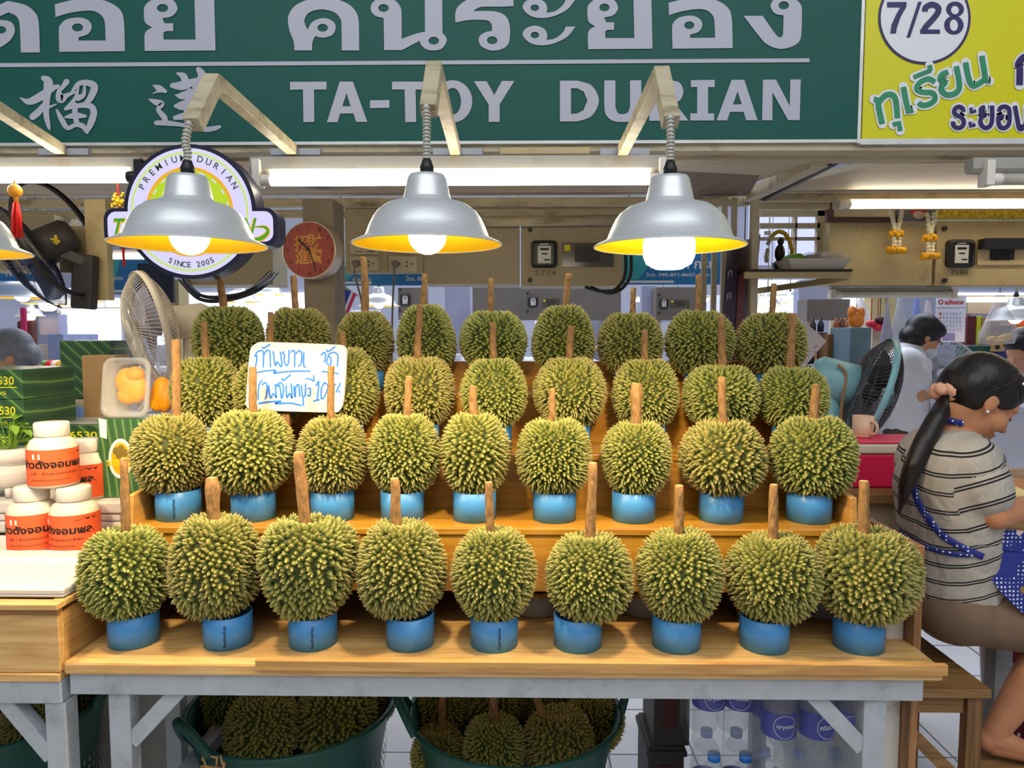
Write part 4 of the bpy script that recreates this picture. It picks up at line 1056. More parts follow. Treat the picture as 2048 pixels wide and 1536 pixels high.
mb.add(R2 + R1 + R3, [(k * m_ + i, k * m_ + (i + 1) % m_, (k + 1) * m_ + (i + 1) % m_, (k + 1) * m_ + i) for k in (0, 1) for i in range(m_)], 0, True)
mb.build('bag', CLEAR, t)

# ================================================================ lit round badge sign
YB = 2.035
bc = P(378, 424, YB); kb = YB * 1.01 / F
bc = P(380, 424, YB)
t = thing('badge_sign', 'lit round badge sign reading PREMIUM DURIAN behind the dented lamp', 'sign', tuple(bc))
NAVY = M('navy_sign_casing', (24, 26, 52), .4, 0, .08, 10)
def bl_(x, y, d=0.0):      # x right, y up in photo-sized units about the badge centre
    return Vector((bc.x + x * kb, YB - d, bc.z + y * kb))
def badge_outline(R, hw, y0, y1, rr):
    pts = []
    for y, s in ((y1, 1), (y0, -1)): pass
    a1 = math.asin(max(-1, min(1, y1 / R))); a0 = math.asin(max(-1, min(1, y0 / R)))
    out = [(R * math.cos(a), R * math.sin(a)) for a in np.linspace(a1, math.pi - a1, 40)]
    def corner(cx, cy, s, e): return [(cx + rr * math.cos(a), cy + rr * math.sin(a)) for a in np.linspace(math.radians(s), math.radians(e), 7)]
    out += corner(-hw + rr, y1 - rr, 90, 180) + corner(-hw + rr, y0 + rr, 180, 270)
    out += [(R * math.cos(a), R * math.sin(a)) for a in np.linspace(math.pi - a0, 2 * math.pi + a0, 40)]
    out += corner(hw - rr, y0 + rr, 270, 360) + corner(hw - rr, y1 - rr, 0, 90)
    return out
oo = badge_outline(131, 172, -66, 8, 22)
MB().slab([bl_(x, y, 0) for x, y in oo], (0, .07, 0)).build('casing', NAVY, t)
FACE = glow('lit_badge_face', (222, 216, 255), .82); LIME = glow('lit_badge_lime', (196, 226, 30), .72); LIME2 = glow('lit_badge_ring', (200, 228, 110), .85); ORA = glow('lit_badge_orange', (252, 184, 20), .72)
DGREEN = M('badge_dark_green_print', (50, 70, 30), .5, var=.05); SKYB = glow('lit_badge_sky', (130, 196, 226), .8); GRN = glow('lit_badge_green', (84, 190, 20), .5); PINKD = glow('lit_badge_dots', (250, 200, 240), .8)
mb = MB()
mb.poly([[bl_(x, y, .0015) for x, y in badge_outline(123, 164, -58, 1, 17)]], 0)
def annulus(r0, r1, mi, d):
    mb.poly([[bl_(x, y, d) for x, y in oval(0, 0, r1, r1, 64)], [bl_(x, y, d) for x, y in oval(0, 0, r0, r0, 64)]], mi)
annulus(112, 116, 2, .003)
annulus(81, 87, 3, .003)
mb.poly([[bl_(x, y, .0026) for x, y in oval(0, 0, 82, 82, 48)]], 1)
for k in range(18):
    a = 2 * math.pi * (k + .5) / 18; c_, s_ = math.cos(a), math.sin(a)
    q = [(76, -5.5), (82 - 3.2, -5.5), (82 - 3.2, 5.5), (76, 5.5)]
    mb.add([bl_(c_ * u - s_ * v, s_ * u + c_ * v, .0036) for u, v in q], [(0, 1, 2, 3)], 0)
for k in range(90):
    a = 2 * math.pi * k / 90
    mb.add([bl_(92 * math.cos(a) + u, 92 * math.sin(a) + v, .003) for u, v in ((-.9, -.9), (.9, -.9), (.9, .9), (-.9, .9))], [(0, 1, 2, 3)], 6)
mb.poly([[bl_(x, y, .0034) for x, y in oval(-30, 14, 38, 20, 24)]], 5)
def arc_text(s, r, a0, a1, h, flip=False, bold=.0):
    for k, ch in enumerate(s):
        if ch == ' ': continue
        a = math.radians(a0 + (a1 - a0) * k / (len(s) - 1)); c_, s_ = math.cos(a), math.sin(a)
        v, fc = glyphs(ch, bold); w_ = (v[:, 0].max() - v[:, 0].min()); hh = .72
        wd = w_ * h / hh
        def f3(x, y):
            if flip: return bl_(c_ * (r + y) - s_ * (x), s_ * (r + y) + c_ * (x), .0042)
            return bl_(c_ * (r + y) + s_ * x, s_ * (r + y) - c_ * x, .0042)
        if flip: text(mb, ch, -wd / 2, h / 2, wd / 2, -h / 2, lambda x, y: bl_(c_ * (r + y) - s_ * x, s_ * (r + y) + c_ * x, .0042), 4, bold)
        else: text(mb, ch, -wd / 2, -h / 2, wd / 2, h / 2, f3, 4, bold)
arc_text('PREMIUM DURIAN', 104, 152, 29, 12.5, False, .01)
arc_text('SINCE 2005', 103, 247, 294, 11, True, .015)
for mi, wd, d in ((3, 7, .0044), (7, 4.4, .005)):
    f3 = lambda x, y, d=d: bl_(x, y, d)
    text(mb, 'TA-TOY  DURIAN', -154, -47, 128, -12, lambda x, y, d=d: bl_(x + (y + 30) * .28, y, d), mi, .055 if mi == 3 else .02)
    _brush(mb, [(128, -30, wd * .3), (148, -30, wd), (154, -40, wd * 1.3), (140, -52, wd * 1.6), (118, -54, wd * .5)], wd, f3, mi)
mb.build('lit_face', [FACE, LIME, LIME2, ORA, DGREEN, SKYB, PINKD, GRN], t, fix=False)
MB().box(bc.x - .07, bc.x + .07, YB + .0705, 2.169, bc.z + 112 * kb, bc.z + 122 * kb).build('mounting_bracket', DARK, t)

# ================================================================ fans
def grille(mb, C, Rm, R, depth0, depth1, hub, nw, nr, wr, z_off=0):
    """half cage: from the hub ring at depth1 to the rim at depth0 along the local z axis"""
    for k in range(nw):
        a = 2 * math.pi * k / nw; pts = []
        for q in range(7):
            u = q / 6; r = hub + (R - hub) * u
            zz = depth1 + (depth0 - depth1) * u ** 2.6
            sw = .18 * (1 - u)
            pts.append(C + Rm @ Vector((r * math.cos(a + sw), r * math.sin(a + sw), zz)))
        mb.tube(pts, wr, 4, caps=False)
    for q in range(1, nr + 1):
        u = q / (nr + 1); r = hub + (R - hub) * u; zz = depth1 + (depth0 - depth1) * u ** 2.6
        mb.tube([C + Rm @ Vector((r * math.cos(a), r * math.sin(a), zz)) for a in np.linspace(0, 2 * math.pi, 40, endpoint=False)], wr, 4, closed=True)
def fan_head(t, C, axis, R, wire, rimm, blade, motor, nw=90, dep=.06, rimw=.006, motor_len=.13, motor_r=.055, wr=.0011, badge=True):
    Rm = Vector(axis).normalized().to_track_quat('Z', 'Y').to_matrix(); C = Vector(C)
    mb = MB(); grille(mb, C, Rm, R, .008, dep, .04, nw, 3, wr); mb.build('front_grille', wire, t, fix=False)
    mb = MB(); grille(mb, C, Rm, R, -.008, -dep, .05, nw, 3, wr); mb.build('back_grille', wire, t, fix=False)
    MB().tube([C + Rm @ Vector((R * math.cos(a), R * math.sin(a), 0)) for a in np.linspace(0, 2 * math.pi, 64, endpoint=False)], rimw, 8, closed=True).lathe([(R + .002, -.012), (R + .005, -.012), (R + .005, .012), (R + .002, .012)], C, 64, 0, Rm).build('rim', rimm, t)
    if badge: MB().lathe([(.001, dep + .006), (.03, dep + .004), (.042, dep), (.042, dep - .004), (.001, dep - .004)], C, 28, 0, Rm).build('badge_cap', rimm, t)
    mb = MB()
    for k in range(3):
        a0 = 2 * math.pi * k / 3; vs = []
        for i in range(7):
            u = i / 6
            for j in range(5):
                v = j / 4
                r = .035 + (R * .86 - .035) * u; an = a0 + (v - .5) * (1.1 - .1 * u) + u * .35
                vs.append(C + Rm @ Vector((r * math.cos(an), r * math.sin(an), (v - .5) * .05 - .005)))
        mb.add(vs, [(i * 5 + j, i * 5 + j + 1, (i + 1) * 5 + j + 1, (i + 1) * 5 + j) for i in range(6) for j in range(4)], 0, True)
    mb.lathe([(.001, .03), (.03, .028), (.036, .015), (.036, -.03), (.001, -.03)], C, 20, 0, Rm)
    mb.build('blades', blade, t)
    L = motor_len
    MB().lathe([(.001, -dep - L), (motor_r * .7, -dep - L), (motor_r * .95, -dep - L * .85), (motor_r, -dep - L * .5), (motor_r * 1.05, -dep + .002), (.001, -dep + .002)], C, 28, 0, Rm).build('motor', motor, t)
    return Rm
IVORY = M('ivory_fan_plastic', (226, 212, 186), .4, 0, .04, 9)
IVB = M('translucent_grey_blade', (176, 172, 186), .3, 0, .05, 5)
# ivory cage fan behind the trays
fc = P(300, 655, 2.50)
t = thing('cage_fan', 'ivory cage fan tipped sideways behind the tray of durian flesh', 'fan', (fc.x, 2.5, .89))
fan_head(t, fc, (-.70, -.62, -.18), .195, IVORY, IVORY, IVB, IVORY, 80, .07, .007, .14, .06)
MB().cyl((fc.x + .09, 2.585, 0.9), (fc.x + .09, 2.585, fc.z - .02), .014).build('pole', IVORY, t)
MB().lathe([(.001, .05), (.05, .045), (.1, .012), (.11, 0), (.001, 0)], (fc.x + .09, 2.585, 0.89), 32).build('base', IVORY, t)
# black wall fan
wc = P(52, 512, 2.75)
t = thing('wall_fan', 'black wall fan tilted down beside the red tassel', 'fan', (wc.x, 2.75, wc.z))
WIRE = M('dark_blue_fan_wire', (44, 48, 74), .35, .3, .1, 10)
ax = Vector((-.80, -.30, -.50)).normalized()
fan_head(t, wc, ax, .225, WIRE, M('black_fan_rim', (40, 34, 34), .4), M('blue_grey_blade', (96, 106, 150), .3, 0, .1, 6), DARK, 84, .06, .007, .13, .07)
mo = P(120, 478, 2.78)
MB().box(-.06, .06, -.055, .055, -.05, .06).build('motor_housing', DARK, t, bevel=.02, seg=3)
h_ = t.children[-1]; h_.location = mo - Vector(t['_w']); h_.rotation_euler = (0.1, .25, -.3)
mb = MB(); ms = P(112, 480, 2.715)
for k in range(22):
    a = random.Random(k).uniform(0, 6.28); r = random.Random(k + 50).uniform(0, .016)
    mb.ell(ms + Vector((r * math.cos(a), -.004, r * math.sin(a))), .005, nu=6, nv=4)
mb.build('flower_sticker', M('dried_yellow_flower', (196, 168, 40), .7, 0, .3, 40), t)
c0 = P(128, 520, 2.80); c1 = P(172, 520, 2.82); c2 = P(168, 618, 2.82)
MB().bar(mo + Vector((.0, .0, -.05)), c1 + Vector((0, 0, -.01)), .05, .05).bar(c1 + Vector((0, 0, .02)), c2, .085, .05).build('wall_bracket', DARK, t, bevel=.008)
pbx = P(200, 520, 2.84)
struct(pbox(MB(), 172, 398, 214, 600, 2.86, .04).build('trim_9', CREAM2))
struct(pbox(MB(), 118, 452, 190, 545, 2.9, .03).build('trim_10', BEIGE))
# red tassel with orange bead
ts = P(30, 382, 2.12)
t = thing('tassel', 'bright red tassel under an orange bead hanging from the batten light', 'tassel', tuple(ts))
RED = M('red_silk', (226, 24, 10), .6, 0, .15, 60, stretch=(1, 1, .1)); ORB = M('orange_silk_bead', (226, 148, 24), .5, 0, .2, 30)
MB().cyl(ts + Vector((0, 0, .03)), ts, .004).ell(ts, .02).cyl(ts, ts + Vector((.002, 0, -.035)), .006).build('bead', ORB, t)
mb = MB(); rg = random.Random(3)
for k in range(40):
    a = rg.uniform(0, 6.28); r = rg.uniform(.002, .0125)
    p = ts + Vector((.002, 0, -.035))
    mb.tube([p + Vector((r * .5 * math.cos(a), r * .5 * math.sin(a), 0)), p + Vector((r * math.cos(a), r * math.sin(a), -.04)), p + Vector((r * 1.15 * math.cos(a), r * 1.15 * math.sin(a), -.095 - rg.uniform(0, .008)))], .0026, 5)
mb.build('strands', RED, t)
ts = P(236, 402, 2.2)
t = thing('flower_garland', 'small golden flower ball on a red cord by the badge sign corner', 'garland', tuple(ts))
mb = MB(); rg = random.Random(9)
for k in range(60): mb.ell(ts + Vector((rg.gauss(0, .008), rg.gauss(0, .006), rg.gauss(0, .012))), .0045, nu=6, nv=4)
mb.build('flowers', M('golden_flower', (206, 160, 20), .7, 0, .3, 50), t)
MB().cyl(ts, ts + Vector((.004, 0, .13)), .0025).cyl(ts + Vector((.006, 0, -.02)), ts + Vector((.012, 0, -.2)), .004).build('cord', RED, t)
# hand-written price card standing among the middle step durians
YC = 1.885
t = thing('price_card', 'white foam card with blue Thai handwriting standing among the durians', 'sign card', tuple(P(592, 822, YC)))
co = spline([(500, 702), (512, 687), (530, 684), (680, 690), (692, 698), (693, 712), (687, 800), (680, 820), (668, 825), (510, 820), (494, 815), (492, 800)], 4)
MB().slab([P(x, y, YC) for x, y in co], (0, .012, 0)).build('card', M('cream_foam_card', (240, 226, 208), .55, 0, .02, 6), t, bevel=.002)
fc_ = lambda x, y: P(480 + x / 8.533, 660 + y / 8.533, YC - .0008)
mb = MB(); W = 29
for st in ([(250, 450), (300, 370), (370, 350), (400, 400), (398, 630)], [(265, 620), (285, 520), (290, 440)], [(410, 420), (460, 345), (510, 380), (520, 630)], [(385, 290), (405, 310), (510, 245)],
           [(560, 370), (575, 410), (600, 600), (640, 540), (690, 620), (715, 590), (690, 380)], [(740, 370), (725, 400), (760, 420), (750, 520), (790, 610), (830, 540), (835, 350)], [(870, 380), (910, 345), (935, 400), (930, 630)], [(960, 400), (1010, 350), (1050, 400), (1045, 560), (1000, 620)], [(1090, 380), (1085, 600), (1120, 630)],
           [(1380, 430), (1440, 380), (1460, 440), (1440, 540)], [(1500, 470), (1480, 560), (1540, 600), (1550, 480), (1500, 430), (1600, 380), (1670, 440), (1660, 620)], [(1480, 340), (1500, 370), (1615, 290)],
           [(290, 725), (460, 695), (610, 690), (575, 735), (700, 720), (1000, 700), (1450, 710), (1680, 745)],
           [(375, 860), (320, 960), (310, 1190)], [(380, 930), (440, 900), (465, 980), (450, 1130), (430, 1170)], [(490, 950), (520, 1160), (570, 1080), (620, 1150), (600, 930)], [(640, 960), (680, 960), (710, 1170), (745, 1000), (700, 900), (620, 940)], [(720, 830), (740, 855), (860, 765)],
           [(790, 950), (800, 1150), (850, 1080), (890, 1160), (875, 920)], [(920, 960), (940, 1150), (950, 990), (1000, 930), (1020, 1130)], [(1050, 950), (1065, 1120), (1110, 1110), (1120, 920)], [(1160, 1000), (1200, 1000), (1190, 1120), (1150, 1110)], [(1130, 830), (1200, 840), (1260, 870), (1255, 780)], [(1075, 1160), (1080, 1280)],
           [(1300, 950), (1345, 880), (1320, 1180)], [(1260, 1210), (1350, 1190)], [(1440, 900), (1390, 1000), (1390, 1170), (1450, 1120), (1500, 960), (1450, 900)], [(1560, 900), (1510, 1000), (1510, 1150), (1570, 1120), (1600, 960), (1560, 900)], [(1715, 910), (1640, 1060)], [(1690, 1040), (1700, 1060)], [(1620, 920), (1630, 935)],
           [(320, 1250), (500, 1225), (700, 1215), (600, 1255), (850, 1245), (1040, 1285)]):
    brush(mb, st, W, fc_)
mb.build('handwriting', M('blue_marker', (48, 128, 240), .5, var=.05), t, fix=False)
mb = MB(); mb.poly([[P(480 + x / 8.533, 660 + y / 8.533, YC - .0022) for x, y in spline([(1120, 340), (1200, 320), (1290, 360), (1400, 470), (1420, 620), (1390, 720), (1290, 745), (1180, 680), (1110, 560)], 5)]]); mb.build('blank_patch', M('pure_white_patch', (252, 252, 252), .5, var=.0), t, fix=False)
MB().box(P(560, 830, YC).x, P(575, 830, YC).x, YC + .013, YC + .03, 1.15, P(560, 720, YC).z).build('prop_stick', OLDWOOD_Z, t)
# ================================================================ people
def blob(name, prims, mat, parent, voxel=0.006, smooth=6, off=(0, 0, 0)):
    """tapered rounded limbs fused into one continuous skin"""
    mb = MB()
    for p in prims:
        if p[0] == 'c':
            a, b, r0, r1 = Vector(p[1]), Vector(p[2]), p[3], p[4]
            d = (b - a); L = d.length or 1e-4; d.normalize()
            n = 7; pts = []; rs = []
            for i in range(n): 
                an = math.pi / 2 * i / (n - 1) * .97; pts.append(a - d * r0 * math.cos(an)); rs.append(max(r0 * math.sin(an), r0 * .06))
            for i in range(1, 4): pts.append(a + d * L * i / 4); rs.append(r0 + (r1 - r0) * i / 4)
            for i in range(n): 
                an = math.pi / 2 * (1 - i / (n - 1) * .97); pts.append(b + d * r1 * math.cos(an)); rs.append(max(r1 * math.sin(an), r1 * .06))
            mb.tube(pts, rs, 16)
        else:
            mb.ell(p[1], p[2], p[3] if len(p) > 3 else None, 20, 14)
    o = mb.build('tmp_blob', [], None)
    m = o.modifiers.new('r', 'REMESH'); m.mode = 'VOXEL'; m.voxel_size = voxel; m.use_smooth_shade = True
    s_ = o.modifiers.new('s', 'SMOOTH'); s_.factor = .5; s_.iterations = smooth
    me = bpy.data.meshes.new_from_object(o.evaluated_get(bpy.context.evaluated_depsgraph_get()))
    bpy.data.objects.remove(o)
    me.name = name
    w0 = Vector(parent['_w']) if parent is not None and parent.get('_w') else Vector((0, 0, 0))
    me.transform(Matrix.Translation(-w0))
    me.materials.clear(); me.materials.append(mat)
    for q in me.polygons: q.use_smooth = True
    ob = bpy.data.objects.new(name, me); COL.objects.link(ob)
    if parent is not None: ob.parent = parent
    return ob
def frame(f, u):
    f = Vector(f).normalized(); r = f.cross(Vector(u)).normalized(); u = r.cross(f)
    return f, r, u
def head_prims(H, f, r, u, s=1.0):
    R = Matrix((f, r, u)).transposed()
    L = lambda a, b, c_: H + (f * a + r * b + u * c_) * s
    k = lambda *q: tuple(x * s for x in q)
    out = [('e', L(-.006, 0, .022), k(.095, .076, .09), R), ('e', L(.03, 0, -.035), k(.06, .058, .078), R), ('e', L(.056, 0, -.09), k(.028, .03, .024), R),
           ('c', L(.086, 0, .004), L(.108, 0, -.03), .008 * s, .0125 * s), ('e', L(.076, 0, .03), k(.018, .045, .03), R),
           ('e', L(.0865, 0, -.0615), k(.013, .022, .0075), R), ('e', L(.084, 0, -.0735), k(.013, .019, .0075), R)]
    for q in (1, -1):
        out += [('e', L(.098, q * .011, -.036), k(.011, .009, .008), R), ('e', L(.054, q * .036, -.032), k(.036, .03, .034), R), ('e', L(-.004, q * .076, -.012), k(.019, .008, .031), R),
                ('e', L(.075, q * .031, .001), k(.016, .016, .011), R), ('e', L(.079, q * .03, .02), k(.014, .024, .009), R)]
    return out, L, R
def hand_prims(W, d, n, s=1.0, curl=.5, side=1):
    """W wrist, d the way the hand points, n the way the palm faces, side +1/-1 for the thumb"""
    d = Vector(d).normalized(); n = (Vector(n) - d * Vector(n).dot(d)).normalized(); t = d.cross(n) * side
    out = [('c', W, W + d * .03 * s, .024 * s, .028 * s)]
    for a, b in ((-.026, .02), (-.009, .022), (.009, .022), (.026, .021)):
        out.append(('c', W + d * .02 * s + t * a * .6 * s, W + d * .082 * s + t * a * s, .015 * s, .0115 * s))
    for a, L in ((.027, .074), (.0095, .084), (-.009, .078), (-.026, .06)):
        p = W + d * .085 * s + t * a * s; ang = 0; r = .0085 * s
        for q, fr in enumerate((.45, .32, .23)):
            ang += curl * (.7 if q else .6)
            e = p + (d * math.cos(ang) + n * math.sin(ang) + t * a * .8).normalized() * L * fr * s
            out.append(('c', p, e, r, r * .92)); p = e; r *= .92
    p = W + d * .025 * s + t * .024 * s
    for q in ((d * .6 + t * .8 + n * .3) * .036, (d * .85 + t * .25 + n * .5) * .03, (d * .9 + n * .4) * .022):
        e = p + q * s; out.append(('c', p, e, .011 * s, .0095 * s)); p = e
    return out
def human(t, J, f, u, voxel=.006, s=1.0, girth=1.0, skin=None, hands=True, feet=True, curl=.5, pal=((0, 0, -1), (0, 0, -1))):
    f, r, u = frame(f, u); H = Vector(J['head'])
    hp, L, R = head_prims(H, f, r, u, s)
    g = girth * s
    pr = hp + [('c', L(-.03, 0, -.05), J['neck'], .052 * s, .056 * g)]
    sh = [Vector(J['shR']), Vector(J['shL'])]; hi = [Vector(J['hipR']), Vector(J['hipL'])]
    ch = Vector(J['chest'])
    pr += [('c', sh[0], sh[1], .055 * g, .055 * g), ('c', J['neck'], ch, .075 * g, .11 * g), ('c', ch, (hi[0] + hi[1]) / 2, .112 * g, .105 * g)]
    for a, b, S_ in ((0, 'R', 1), (1, 'L', -1)):
        pr += [('c', sh[a].lerp(ch, .35), hi[a].lerp(hi[1 - a], .12), .09 * g, .095 * g), ('c', sh[a], J['el' + b], .05 * g, .039 * g), ('c', J['el' + b], J['wr' + b], .038 * g, .025 * s),
               ('c', hi[a], J['kn' + b], .088 * g, .056 * g), ('c', J['kn' + b], Vector(J['kn' + b]).lerp(Vector(J['an' + b]), .4), .052 * g, .053 * g), ('c', Vector(J['kn' + b]).lerp(Vector(J['an' + b]), .4), J['an' + b], .053 * g, .034 * s)]
        if hands: pr += hand_prims(Vector(J['wr' + b]), Vector(J.get('hd' + b, Vector(J['wr' + b]) - Vector(J['el' + b]))), pal[a], s, curl, S_)
        if feet:
            A = Vector(J['an' + b]); T = Vector(J['to' + b]); fd = (T - A); fd.normalize()
            pr += [('e', A + Vector((0, 0, -.035 * s)) - fd * .02, (.034 * s, .034 * s, .036 * s)), ('c', A + Vector((0, 0, -.02 * s)), T, .034 * s, .02 * s), ('c', A + Vector((0, 0, -.045 * s)), T + Vector((0, 0, -.004)), .028 * s, .022 * s)]
            sd = fd.cross(Vector((0, 0, 1))).normalized() if abs(fd.z) < .95 else Vector((1, 0, 0))
            for q in range(5): pr.append(('c', T + sd * (q - 2) * .0165 * s, T + sd * (q - 2) * .017 * s + fd * (.03 - .004 * abs(q - 1)) * s, .0105 * s, .009 * s))
    body = blob('body', pr, skin or SKIN, t, voxel, 5)
    return body, L, R, (f, r, u)
def shirt(t, J, mat, voxel=.007, g=1.0, arm=.6, ease=.014, hem=0.0, name='shirt'):
    sh = [Vector(J['shR']), Vector(J['shL'])]; hi = [Vector(J['hipR']), Vector(J['hipL'])]; ch = Vector(J['chest']); nk = Vector(J['neck'])
    mid = (hi[0] + hi[1]) / 2 + Vector((0, 0, hem)); e = ease
    pr = [('c', sh[0], sh[1], .057 * g + e, .057 * g + e), ('c', nk.lerp(ch, .25), ch, .07 * g + e, .112 * g + e), ('c', ch, mid, .113 * g + e, .108 * g + e)]
    for a, b in ((0, 'R'), (1, 'L')):
        E_ = sh[a].lerp(Vector(J['el' + b]), arm)
        pr += [('c', sh[a].lerp(ch, .35), hi[a].lerp(hi[1 - a], .12) + Vector((0, 0, hem)), .092 * g + e, .098 * g + e)]
        d = (E_ - sh[a]).normalized()
        pr += [('c', sh[a], E_ - d * (.05 * g), .052 * g + e, .052 * g + e * 1.3), ('c', E_ - d * .055 * g, E_ - d * .03 * g, .05 * g + e * 1.4, .047 * g + e * 1.3)]
    return blob(name, pr, mat, t, voxel, 6)
def trousers(t, J, mat, to=.62, voxel=.008, g=1.0, ease=.014, shin=0, name='shorts'):
    hi = [Vector(J['hipR']), Vector(J['hipL'])]; e = ease
    pr = [('c', hi[0], hi[1], .098 * g + e, .098 * g + e), ('c', (hi[0] + hi[1]) / 2, (hi[0] + hi[1]) / 2 + Vector((0, 0, .06)), .1 * g + e, .1 * g + e)]
    for a, b in ((0, 'R'), (1, 'L')):
        K = Vector(J['kn' + b]); pr.append(('c', hi[a], hi[a].lerp(K, to), .09 * g + e, (.09 - .034 * to) * g + e * 1.3))
        if shin: pr.append(('c', K, K.lerp(Vector(J['an' + b]), shin), .056 * g + e, .05 * g + e))
    return blob(name, pr, mat, t, voxel, 6)
from mathutils.bvhtree import BVHTree
def bvh_of(obs):
    vs = []; fs = []
    for ob, w0 in obs:
        o = len(vs); vs += [v.co + w0 for v in ob.data.vertices]; fs += [[i + o for i in p.vertices] for p in ob.data.polygons]
    return BVHTree.FromPolygons(vs, fs)
def lay(tree, px, py, lift=.005, Ydef=2.0):
    d = (P(px, py, 1.0) - CAMP).normalized()
    h, n, i, ds = tree.ray_cast(CAMP, d)
    if h is None: return P(px, py, Ydef)
    if n.dot(d) > 0: n = -n
    return h + n * lift
def ribbon(mb, tree, pts, w, lift=.005, mi=0, Ydef=2.0, seg=6, thick=.0025):
    pp = smooth_line([(p[0], p[1], p[2] if len(p) > 2 else w) for p in pts], seg)
    rows = []
    for i, p in enumerate(pp):
        a = pp[max(i - 1, 0)]; b = pp[min(i + 1, len(pp) - 1)]; tx, ty = b[0] - a[0], b[1] - a[1]; l = math.hypot(tx, ty) or 1
        nx, ny = -ty / l, tx / l
        c_ = lay(tree, p[0], p[1], lift, Ydef)
        rows.append([lay(tree, p[0] + nx * p[2] * k, p[1] + ny * p[2] * k, lift, c_.y) for k in (-.5, 0, .5)])
    n = len(rows); vs = [v for r_ in rows for v in r_]
    back = [v + Vector((0, thick, 0)) for v in vs]
    m_ = len(vs)
    fs = [(i * 3 + k, i * 3 + k + 1, i * 3 + 4 + k, i * 3 + 3 + k) for i in range(n - 1) for k in (0, 1)]
    fs2 = [tuple(q + m_ for q in reversed(f_)) for f_ in fs]
    ed = [(i * 3, i * 3 + 3, i * 3 + 3 + m_, i * 3 + m_) for i in range(n - 1)] + [(i * 3 + 2 + m_, i * 3 + 5 + m_, i * 3 + 5, i * 3 + 2) for i in range(n - 1)]
    mb.add(vs + back, fs + fs2 + ed, mi, True)

# ---------------------------------------------------------------- woman in the striped shirt
J = dict(head=P(1958, 797, 2.02), neck=P(1908, 872, 2.05), chest=P(1888, 968, 2.06), shR=P(1942, 925, 1.93), shL=P(1862, 902, 2.19), elR=P(1992, 1030, 1.89), wrR=P(2110, 1000, 1.95),
         elL=P(2005, 1010, 2.25), wrL=P(2012, 972, 2.06), hdL=(1, -.15, -.05), hdR=(.9, .4, .1), hipR=P(1915, 1212, 2.02), hipL=P(1898, 1205, 2.21), knR=P(2128, 1262, 1.98), knL=P(2140, 1250, 2.28), anR=P(1990, 1462, 1.99), anL=P(2150, 1490, 2.35),
         toR=P(2085, 1512, 1.95), toL=P(2230, 1540, 2.33))
w1 = thing('person', 'person in a grey striped shirt and blue dotted apron seated on the worn wooden stool', 'person', (J['hipR'].x, 2.1, .5))
H_C = Vector(J['head'])
body, L, R, (hf, hr, hu) = human(w1, J, (.80, -.03, -.60), (.55, 0, .83), .0048, .98, 1.02, curl=.55, pal=((0, .3, -1), (0, 0, -1)))
def striped():
    m, nt, b = nodes('grey_shirt_with_black_stripe_pairs'); Lk = nt.links
    a = nt.nodes.new('ShaderNodeAttribute'); a.attribute_name = 'band'
    def mth(op, i0, v):
        q = nt.nodes.new('ShaderNodeMath'); q.operation = op; Lk.new(i0, q.inputs[0]); q.inputs[1].default_value = v; return q.outputs[0]
    x = mth('FRACT', mth('DIVIDE', a.outputs['Fac'], .0535), 0)
    s1 = mth('LESS_THAN', mth('ABSOLUTE', mth('SUBTRACT', x, .43), 0), .042); s2 = mth('LESS_THAN', mth('ABSOLUTE', mth('SUBTRACT', x, .58), 0), .042)
    ad = nt.nodes.new('ShaderNodeMath'); ad.operation = 'MAXIMUM'; Lk.new(s1, ad.inputs[0]); Lk.new(s2, ad.inputs[1])
    n = nt.nodes.new('ShaderNodeTexNoise'); n.inputs['Scale'].default_value = 220; tc = nt.nodes.new('ShaderNodeTexCoord'); Lk.new(tc.outputs['Object'], n.inputs[0])
    r = nt.nodes.new('ShaderNodeValToRGB'); r.color_ramp.elements[0].color = lin((158, 150, 138)); r.color_ramp.elements[1].color = lin((196, 188, 176)); Lk.new(n.outputs['Fac'], r.inputs[0])
    mx = nt.nodes.new('ShaderNodeMixRGB'); Lk.new(ad.outputs[0], mx.inputs[0]); Lk.new(r.outputs[0], mx.inputs[1]); mx.inputs[2].default_value = lin((26, 26, 28))
    Lk.new(mx.outputs[0], b.inputs['Base Color']); b.inputs['Roughness'].default_value = .85
    n3 = nt.nodes.new('ShaderNodeTexNoise'); n3.inputs['Scale'].default_value = 11; n3.inputs['Distortion'].default_value = 1.0; Lk.new(tc.outputs['Object'], n3.inputs[0])
    bp = nt.nodes.new('ShaderNodeBump'); bp.inputs['Strength'].default_value = .5; bp.inputs['Distance'].default_value = .03; Lk.new(n3.outputs['Fac'], bp.inputs['Height']); Lk.new(bp.outputs[0], b.inputs['Normal'])
    return m
sh1 = shirt(w1, J, striped(), .006, 1.06, .78, .015, hem=.012)
w0 = Vector(w1['_w'])
bands = []
up_t = (J['neck'] - (J['hipR'] + J['hipL']) / 2).normalized()
for v in sh1.data.vertices:
    p = v.co + w0
    best = None
    for a, b in (('shR', 'elR'), ('shL', 'elL')):
        A = J[a]; B = J[b]; d = (B - A); Ln = d.length; d.normalize()
        s_ = (p - A).dot(d); dist = (p - A - d * max(0, min(Ln, s_))).length
        if s_ > .035 and dist < .088: best = -s_ * .95 + A.z * 1.0
    ddp = (p - J['hipR']).dot(up_t) + .018 * math.sin(p.x * 13) 
    bands.append(5 + (best if best is not None else ddp + J['hipR'].z))
set_attr(sh1, 'band', bands)
trousers(w1, J, M('taupe_shorts', (120, 98, 78), .85, 0, .08, 14, .25), .60, .007, 1.0, .014, name='shorts')
